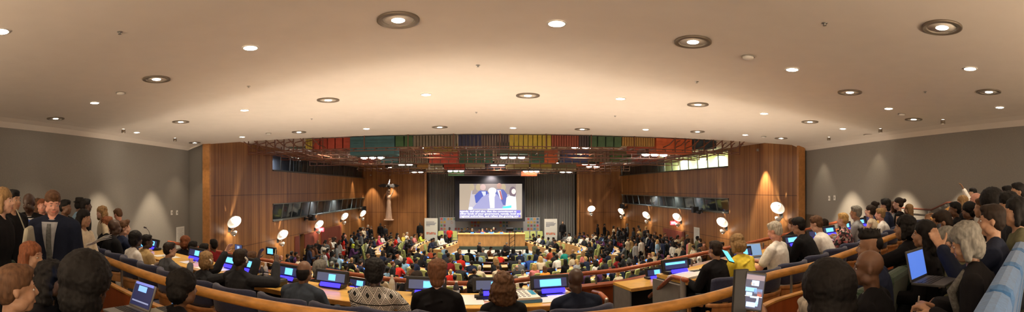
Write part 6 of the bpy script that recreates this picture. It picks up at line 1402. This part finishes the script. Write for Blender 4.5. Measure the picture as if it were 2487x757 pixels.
def person_(k, loc, rz, label, group, skin='dark', hs='short', hc='black', top='black', legs='black', sc=1.0, coat=False, sleeve='long', cat='person'):
    global NPEOPLE
    NPEOPLE += 1
    d = FP[k]; b = link('person', d['body']); b.data.materials.clear() if False else None
    if not d['body'].materials: d['body'].materials.append(None)
    setmat(b, skin_m(skin)); b.location = loc; b.rotation_euler = (0, 0, rz); b.scale = (sc,) * 3
    tag(b, label, cat, group)
    parts = [('jacket' if coat else 'shirt', d['coat'] if coat else d['top'][sleeve], cloth_m(top)), ('trousers' if k != 'dress' else 'skirt', d['legs'], cloth_m(legs))]
    if hs != 'bald': parts.append(('headscarf' if hs == 'scarf' else 'hair', d['hair'][hs], cloth_m(hc) if hs == 'scarf' else hair_m(hc)))
    if 'shoes' in d: parts.append(('shoes', d['shoes'], mat('black shoe leather', (.015, .015, .015), .4)))
    for nm, me, m in parts:
        if not me.materials: me.materials.append(None)
        o = link(nm, me, b); setmat(o, m)
    return b
HW = {'short': 'short %s hair', 'long': 'long %s hair', 'fringe': 'a bald crown', 'bald': 'a bald head', 'bun': '%s hair in a bun', 'curly': 'curly %s hair', 'afro': 'full %s hair', 'scarf': 'a %s headscarf'}
def hw(hs, hc): s = HW[hs]; return s % hc.replace('darkblond', 'dark blond') if '%s' in s else s

# people noticed in the photograph: pixel of the head, clothes, hair
NOTE = [(911, 632, 'navy', 'short', 'black', 'brown'), (1003, 608, 'charcoal', 'short', 'black', 'brown'), (1024, 606, 'navy', 'short', 'black', 'dark'), (985, 617, 'red', 'short', 'black', 'brown'), (1057, 603, 'rust', 'short', 'darkblond', 'tan'), (1081, 605, 'light blue', 'bun', 'auburn', 'fair'),
        (1121, 622, 'red', 'short', 'auburn', 'fair'), (1135, 613, 'black', 'short', 'black', 'dark'), (1099, 633, 'dark red', 'short', 'brown', 'tan'), (1125, 638, 'charcoal', 'short', 'black', 'brown'), (1149, 619, 'light blue', 'short', 'grey', 'tan'), (1182, 631, 'charcoal', 'short', 'brown', 'tan'),
        (1210, 634, 'black', 'curly', 'blond', 'fair'), (1226, 613, 'red', 'short', 'black', 'dark'), (1235, 624, 'charcoal', 'long', 'black', 'brown'), (1089, 657, 'red', 'short', 'blond', 'fair'), (1114, 664, 'white', 'short', 'black', 'brown'), (1129, 670, 'dark red', 'short', 'black', 'brown'), (1194, 650, 'cream', 'bun', 'brown', 'fair'), (1170, 674, 'cream', 'short', 'black', 'brown'),
        (1165, 658, 'cream', 'short', 'white', 'fair'), (1248, 662, 'charcoal', 'fringe', 'grey', 'pink'), (1268, 643, 'grey', 'short', 'grey', 'fair'), (1300, 645, 'pink', 'curly', 'blond', 'fair'), (1309, 634, 'cream', 'curly', 'blond', 'fair'), (1345, 660, 'orange', 'long', 'brown', 'tan'), (1362, 627, 'white', 'short', 'black', 'dark'), (1371, 600, 'white', 'short', 'brown', 'fair'), (1409, 622, 'pink', 'curly', 'darkblond', 'fair'),
        (1371, 602, 'teal', 'bun', 'brown', 'tan'), (1328, 597, 'white', 'short', 'black', 'brown'), (1310, 579, 'white', 'short', 'black', 'brown'), (1347, 612, 'rust', 'short', 'black', 'dark'), (1283, 620, 'blue', 'short', 'black', 'dark'), (1457, 622, 'red', 'short', 'black', 'brown'), (1436, 627, 'navy', 'short', 'blond', 'fair'), (1435, 575, 'white', 'short', 'black', 'tan'), (1447, 578, 'white', 'short', 'grey', 'fair'),
        (1495, 665, 'cream', 'short', 'blond', 'fair'), (1513, 655, 'navy', 'short', 'black', 'brown'), (1540, 645, 'black', 'short', 'black', 'brown'), (1472, 632, 'charcoal', 'short', 'black', 'brown'), (975, 574, 'yellow', 'long', 'blond', 'fair'), (992, 572, 'white', 'short', 'white', 'fair'), (1037, 573, 'lime', 'bun', 'brown', 'tan'), (940, 580, 'hot pink', 'long', 'darkblond', 'tan'), (915, 580, 'hot pink', 'scarf', 'pink', 'dark'), (925, 584, 'white', 'short', 'black', 'brown'), (895, 590, 'white', 'short', 'black', 'brown'),
        (848, 612, 'purple', 'scarf', 'lime', 'dark'), (838, 638, 'black', 'short', 'dark', 'tan'), (803, 633, 'charcoal', 'short', 'grey', 'brown'), (953, 632, 'charcoal', 'bun', 'auburn', 'fair'), (970, 647, 'red', 'short', 'black', 'dark'), (965, 587, 'red', 'short', 'black', 'dark'), (1010, 585, 'pink', 'short', 'dark', 'tan'), (1591, 620, 'cream', 'short', 'blond', 'fair'), (1600, 615, 'black', 'short', 'black', 'brown'), (1630, 632, 'black', 'bald', 'black', 'pink')]
taken = set()
DARKS = ['black'] * 9 + ['charcoal'] * 6 + ['navy'] * 5 + ['grey', 'light grey', 'white', 'cream', 'brown', 'dark red', 'light blue', 'olive', 'white', 'purple']
def rand_look():
    sk = rnd.choice(['dark', 'dark', 'brown', 'brown', 'brown', 'tan', 'fair']); hs = rnd.choice(['short'] * 6 + ['long', 'long', 'fringe', 'bun', 'curly', 'afro'])
    hc = 'black' if sk in ('dark', 'brown') else rnd.choice(['brown', 'dark', 'grey', 'blond', 'darkblond', 'auburn', 'black', 'dark']); return sk, hs, hc, rnd.choice(DARKS)
SEATP = []
for nm, i, m, p, n, tier in seats:
    SEATP.append((nm, i, m, p + n * (.72 if tier == 0 else 1.9), rz_of(n), tier))
asg = {}
for k, nt_ in enumerate(NOTE):
    best, bd_ = None, 1e9
    for j, (nm, i, m, p, rz, tier) in enumerate(SEATP):
        if j in asg: continue
        x, y = proj(p + V((0, 0, 1.18))); d = hypot(x - nt_[0], (y - nt_[1]) * 1.3)
        if d < bd_: best, bd_ = j, d
    if bd_ < 22: asg[best] = nt_
GRP = 'delegates seated at the chamber desks'
for j, (nm, i, m, p, rz, tier) in enumerate(SEATP):
    x, y = proj(p + V((0, 0, 1.2)))
    if y > 712 and not (y < 700): continue
    if j in asg: _, _, tp, hs, hc, sk = asg[j]; pose = rnd.choice(['desk', 'lap', 'desk'])
    else:
        if rnd.random() > (.94 if tier == 0 else .88): continue
        sk, hs, hc, tp = rand_look(); pose = rnd.choice(['desk', 'desk', 'lean', 'turn', 'turnr', 'back', 'lap', 'photo' if rnd.random() < .4 else 'desk'])
        if tier: pose = rnd.choice(['lap', 'lap', 'turn', 'turnr', 'back', 'lean'])
    lab = 'person in %s top, %s, %s from left %s %s' % (tp, hw(hs, hc), nth(i), 'at' if tier == 0 else 'behind', nm)
    person(pose, p, rz + rnd.uniform(-.15, .15), lab.replace('dark blond', 'blond').replace('nearest desk row at ', 'nearest row ').replace(' desk row', ' row').replace('wing desk', 'wing'), GRP, sk, hs, hc, tp, rnd.choice(['black', 'charcoal', 'navy']), rnd.uniform(1.0, 1.1), coat=tp in ('black', 'charcoal', 'navy', 'grey') and hs in ('short', 'fringe', 'bald'), sleeve='short' if tp in ('red', 'orange', 'light blue', 'pink') else 'long')

# standing people: (px, py of head, pose, clothes, hair, hair colour, skin, turn, legs)
STL = [(752, 601, 'cross', 'black', 'short', 'black', 'brown'), (772, 587, 'cross', 'black', 'bald', 'black', 'brown'), (789, 592, 'stand', 'white', 'short', 'black', 'tan'), (790, 612, 'hold', 'light grey', 'short', 'black', 'brown'), (808, 581, 'hold', 'white', 'curly', 'dark', 'tan'), (816, 596, 'stand', 'grey', 'long', 'black', 'brown'), (824, 587, 'hold', 'light grey', 'long', 'dark', 'tan'), (833, 578, 'dress', 'red', 'long', 'dark', 'tan'), (838, 573, 'cross', 'navy', 'bald', 'black', 'pink'),
       (853, 573, 'cross', 'light blue', 'short', 'black', 'tan'), (866, 577, 'cross', 'olive', 'short', 'black', 'brown'), (859, 566, 'stand', 'black', 'short', 'black', 'dark'), (872, 561, 'stand', 'charcoal', 'short', 'dark', 'tan'), (878, 568, 'hold', 'grey', 'short', 'brown', 'tan'), (885, 555, 'stand', 'cream', 'long', 'brown', 'fair'), (891, 556, 'stand', 'navy', 'short', 'black', 'tan'), (894, 549, 'stand', 'black', 'short', 'white', 'fair'), (903, 552, 'hold', 'black', 'short', 'brown', 'fair'), (924, 545, 'stand', 'black', 'short', 'black', 'dark'), (935, 550, 'stand', 'charcoal', 'short', 'brown', 'tan'), (1020, 543, 'stand', 'black', 'bald', 'black', 'dark'),
       (683, 625, 'cross', 'charcoal', 'bald', 'black', 'pink'), (698, 622, 'stand', 'charcoal', 'short', 'dark', 'tan'), (708, 615, 'stand', 'navy', 'short', 'black', 'brown'), (718, 617, 'stand', 'purple', 'short', 'black', 'brown'), (722, 627, 'hold', 'cream', 'bun', 'brown', 'tan'), (953, 640, 'stand', 'charcoal', 'bun', 'auburn', 'fair')]
STR = [(1452, 547, 'stand', 'black', 'short', 'black', 'dark'), (1468, 546, 'cross', 'black', 'short', 'black', 'brown'), (1490, 551, 'dress', 'cream', 'long', 'dark', 'brown'), (1524, 546, 'stand', 'grey', 'short', 'grey', 'tan'), (1539, 556, 'stand', 'charcoal', 'long', 'black', 'brown'), (1551, 551, 'stand', 'brown', 'short', 'black', 'brown'), (1554, 558, 'stand', 'olive', 'short', 'black', 'tan'), (1563, 571, 'stand', 'black', 'fringe', 'dark', 'fair'), (1569, 554, 'stand', 'charcoal', 'short', 'blond', 'fair'), (1509, 567, 'cross', 'black', 'short', 'black', 'dark'), (1517, 563, 'stand', 'charcoal', 'short', 'black', 'brown'),
       (1524, 580, 'stand', 'cream', 'short', 'black', 'tan'), (1535, 578, 'hold', 'tan', 'long', 'dark', 'tan'), (1543, 591, 'stand', 'light grey', 'bun', 'black', 'tan'), (1558, 583, 'stand', 'white', 'short', 'black', 'tan'), (1581, 572, 'stand', 'charcoal', 'short', 'black', 'tan'), (1588, 574, 'stand', 'navy', 'short', 'dark', 'tan'), (1596, 586, 'dress', 'light blue', 'long', 'blond', 'fair'), (1612, 589, 'hold', 'cream', 'short', 'grey', 'fair'), (1604, 573, 'stand', 'black', 'short', 'black', 'brown'), (1614, 569, 'stand', 'charcoal', 'short', 'brown', 'tan'), (1620, 578, 'stand', 'navy', 'short', 'dark', 'fair'), (1629, 579, 'stand', 'navy', 'short', 'black', 'dark'), (1634, 582, 'stand', 'light blue', 'short', 'dark', 'tan'),
       (1645, 575, 'hold', 'cream', 'long', 'dark', 'brown'), (1656, 580, 'hold', 'cream', 'long', 'darkblond', 'tan'), (1656, 595, 'stand', 'black', 'short', 'black', 'brown'), (1668, 574, 'stand', 'charcoal', 'short', 'grey', 'tan'), (1673, 584, 'stand', 'pink', 'short', 'black', 'dark'), (1678, 595, 'hold', 'white', 'scarf', 'white', 'tan'), (1680, 583, 'stand', 'tan', 'long', 'brown', 'tan'), (1693, 578, 'stand', 'olive', 'short', 'black', 'dark'), (1701, 584, 'stand', 'charcoal', 'short', 'dark', 'fair'), (1708, 591, 'hold', 'brown', 'short', 'brown', 'pink'), (1755, 593, 'stand', 'black', 'short', 'dark', 'fair'), (1574, 562, 'stand', 'black', 'short', 'black', 'brown'), (1592, 566, 'stand', 'charcoal', 'short', 'brown', 'tan')]
for side, lst in (('left', STL), ('right', STR)):
    srt = sorted(q[0] for q in lst); seen = {}
    for px, py, pose, tp, hs, hc, sk in lst:
        r_ = 3.25 * F / (py - HZ); t = th(px); wall = LW if side == 'left' else RW
        rm = min(hit(wall, px, .62 if side == 'right' else .8), 36.6 / cos(t)); z0 = 0
        if r_ > rm: r_ = rm
        h = at(px, py, r_); d = FP[pose]; sc = rnd.uniform(.95, 1.03); z0 = h.z - d['H'].z * sc
        z0 = max(0, min(.7, z0)); sc = (h.z - z0) / d['H'].z; sc = max(.86, min(1.08, sc)); z0 = max(0, h.z - sc * d['H'].z)
        rz = rnd.uniform(-.7, .7) + {'left': -.9, 'right': .9}[side] + (PI if rnd.random() < .35 else 0)
        if (px, py) in ((924, 545), (1020, 543), (772, 587), (789, 592)): rz = PI
        k = srt.index(px); seen[px] = seen.get(px, 0) + 1; k += seen[px] - 1
        lab = 'person in %s top, %s, standing %s from left in %s crowd' % (tp, hw(hs, hc), nth(k), side)
        person(pose, (h.x, h.y, z0), rz, lab, 'people standing along the %s of the chamber' % side, sk, hs, hc, tp, 'red' if (tp == 'red') else 'cream' if (pose == 'dress' and tp == 'cream') else rnd.choice(['black', 'charcoal', 'navy']), sc, coat=tp in ('black', 'charcoal', 'navy', 'grey', 'olive', 'brown') and hs in ('short', 'fringe', 'bald'), sleeve='short' if pose == 'dress' else 'long')
for k in range(46):
    side = 'right' if k < 32 else 'left'; ln = RW if side == 'right' else LW
    px = rnd.uniform(1500, 1715) if side == 'right' else rnd.uniform(745, 900); rm = min(hit(ln, px, .65), 36.4 / cos(th(px))); rr_ = rm - rnd.uniform(0, 1.6); p = at(px, 600, rr_)
    sk, hs, hc, tp = rand_look(); tp = rnd.choice(['black', 'black', 'charcoal', 'navy', 'grey', 'brown', 'cream', 'white'])
    d_ = 1.66 * F / rr_; person(rnd.choice(['stand', 'cross', 'hold']), (p.x, p.y, .12), rnd.uniform(-.8, .8) + (.9 if side == 'right' else -.9), 'far filler', 'x standing', sk, hs, hc, tp, 'black', rnd.uniform(.95, 1.04), coat=tp in ('black', 'charcoal', 'navy', 'grey') and hs == 'short')
# podium panel and the group kneeling in the pit
for k, (px, py, tp, hs, hc, sk) in enumerate(((1122, 556, 'black', 'short', 'black', 'dark'), (1135, 558, 'charcoal', 'short', 'black', 'brown'), (1147, 557, 'black', 'short', 'grey', 'tan'), (1164, 556, 'purple', 'short', 'black', 'brown'), (1172, 558, 'pink', 'short', 'grey', 'fair'), (1182, 554, 'navy', 'short', 'dark', 'tan'), (1193, 558, 'light blue', 'long', 'dark', 'fair'), (1199, 554, 'charcoal', 'short', 'white', 'fair'), (1217, 558, 'orange', 'short', 'black', 'dark'))):
    back = k in (5, 7, 1); p = at(px, py, 36.0 if back else 35.6); person('desk' if not back else 'lap', (p.x, 36.3 if back else 35.55, .5), PI, 'person in %s top, %s, %s from left at the podium' % (tp, hw(hs, hc), nth(k)), 'panel seated at the podium', sk, hs, hc, tp, 'black', 1.0, coat=tp in ('black', 'charcoal', 'navy'))
    if not back: inst(proto_m, 'm', (p.x, 35.6, .5), PI, 'maroon chair at the podium desk, behind the %s top' % tp, 'chair', 'chairs at the podium')
p = at(1091, 556, 35.6); person('stand', (p.x, 35.7, .2), PI, 'person all in red standing on platform left of the podium', 'people on the platform', 'dark', 'short', 'black', 'red', 'black', .95, sleeve='short')
p = at(1368, 546, 36.8); person('stand', (p.x, 36.7, .5), PI, 'lone person in dark suit standing before curtain right of the banner', 'people on the platform', 'tan', 'fringe', 'grey', 'black', 'black', 1.0, coat=True)
for k, (px, py, pose, tp, hs, hc, sk) in enumerate(((1163, 592, 'hold', 'black', 'short', 'grey', 'fair'), (1173, 599, 'lean', 'charcoal', 'short', 'black', 'brown'), (1181, 603, 'lean', 'brown', 'short', 'black', 'brown'), (1203, 609, 'back', 'light grey', 'short', 'black', 'dark'), (1217, 600, 'lean', 'black', 'short', 'black', 'dark'), (1231, 592, 'hold', 'charcoal', 'short', 'grey', 'tan'), (1236, 610, 'lap', 'white', 'short', 'black', 'dark'), (1249, 609, 'lap', 'grey', 'short', 'black', 'brown'), (1298, 592, 'hold', 'olive', 'short', 'dark', 'tan'))):
    d = FP[pose]; p = at(px, py, 30.6); z0 = max(-.05, p.z - d['H'].z); rr = (CZ - d['H'].z) * F / (py - HZ) if z0 <= 0 else 30.6
    rr = min(max(rr, 28.5), 32); p = at(px, py, rr); sc = max(.8, min(1.1, p.z / d['H'].z)); person(pose, (p.x, p.y, 0), rnd.uniform(-1.4, 1.4) + (PI / 2 if k % 2 else -PI / 2), 'person in %s top, %s, %s from left in open pit' % (tp, hw(hs, hc), nth(k)), 'people gathered in the open pit', sk, hs, hc, tp, 'black', sc, coat=tp in ('black', 'charcoal', 'olive'))
# the largest in view stay individuals; the smallest, past three hundred, become one crowd
n_near = sum(1 for o in scene.objects if o.parent is None and o.get('category') == 'person')
SPECS.sort(key=lambda s: hypot(s[0][1][0], s[0][1][1]) - (6 if 'seated' not in s[0][4] else 0) + (99 if s[0][3] == 'far filler' else 0))
keep = max(0, 300 - n_near)
for a, k in SPECS[:keep]: person_(*a, **k)
import numpy as np
def crowd(specs):
    Vs, Ls, St, Mi, mats_, base, lb = [], [], [], [], [], 0, 0
    cache = {}
    def arr(me):
        if me.name not in cache:
            co = np.empty(len(me.vertices) * 3, np.float32); me.vertices.foreach_get('co', co); lv = np.empty(len(me.loops), np.int32); me.loops.foreach_get('vertex_index', lv)
            ls = np.empty(len(me.polygons), np.int32); me.polygons.foreach_get('loop_start', ls); cache[me.name] = (co.reshape(-1, 3), lv, ls)
        return cache[me.name]
    for a, k in specs:
        key, loc, rz = a[:3]; names = ['skin', 'hs', 'hc', 'top', 'legs', 'sc']; d = dict(zip(names, a[5:])); d.update(k); p = FP[key]; sc = d.get('sc', 1)
        its = [(p['body'], skin_m(d['skin'])), (p['coat'] if d.get('coat') else p['top'][d.get('sleeve', 'long')], cloth_m(d['top'])), (p['legs'], cloth_m(d.get('legs', 'black')))]
        if d['hs'] != 'bald': its.append((p['hair'][d['hs']], cloth_m(d['hc']) if d['hs'] == 'scarf' else hair_m(d['hc'])))
        R = np.array(Matrix.Rotation(rz, 3, 'Z')) * sc
        for me, m in its:
            co, lv, ls = arr(me); Vs.append(co @ R.T + np.array(tuple(loc))); Ls.append(lv + base); St.append(ls + lb)
            if m not in mats_: mats_.append(m)
            Mi.append(np.full(len(ls), mats_.index(m), np.int32)); base += len(co); lb += len(lv)
    me = bpy.data.meshes.new('seated_crowd'); V_, L_, S_, M_ = (np.concatenate(q) for q in (Vs, Ls, St, Mi))
    me.vertices.add(len(V_)); me.vertices.foreach_set('co', V_.astype(np.float32).ravel()); me.loops.add(len(L_)); me.loops.foreach_set('vertex_index', L_); me.polygons.add(len(S_)); me.polygons.foreach_set('loop_start', S_)
    for m in mats_: me.materials.append(m)
    me.polygons.foreach_set('material_index', M_); me.polygons.foreach_set('use_smooth', np.ones(len(S_), bool)); me.update(calc_edges=True); me.validate()
    return link('seated_crowd', me)
if SPECS[keep:]: tag(crowd(SPECS[keep:]), 'dense far crowd of small people around the sides and wings of the chamber', 'crowd', None, 'stuff')
print('PEOPLE', n_near, len(SPECS), keep)
# ---------------------------------------------------------------- world, view
w = bpy.data.worlds.new('world'); scene.world = w; w.use_nodes = True
w.node_tree.nodes['Background'].inputs[0].default_value = (.9, .8, .7, 1); w.node_tree.nodes['Background'].inputs[1].default_value = .05
scene.view_settings.view_transform = 'Standard'; scene.view_settings.look = 'None'; scene.view_settings.gamma = 1; scene.view_settings.use_curve_mapping = False
scene.view_settings.exposure = EXPO
cy_ = scene.cycles
cy_.use_denoising = True; cy_.use_adaptive_sampling = True; cy_.adaptive_threshold = .03; cy_.max_bounces = 7; cy_.diffuse_bounces = 4; cy_.glossy_bounces = 3; cy_.transmission_bounces = 4; cy_.transparent_max_bounces = 8
cy_.sample_clamp_indirect = 4; cy_.caustics_reflective = False; cy_.caustics_refractive = False; cy_.use_light_tree = True

for o in list(scene.objects):
    if o.parent is None and o.get('category') and not o.get('kind'): o['kind'] = 'thing'
bpy.data.scenes.remove(TS)
bpy.context.view_layer.update()
print('SCRIPT', round(_t.time() - T0, 1), 'faces', sum(len(o.data.polygons) for o in scene.objects if o.type == 'MESH'), 'unique', sum(len(m.polygons) for m in bpy.data.meshes))
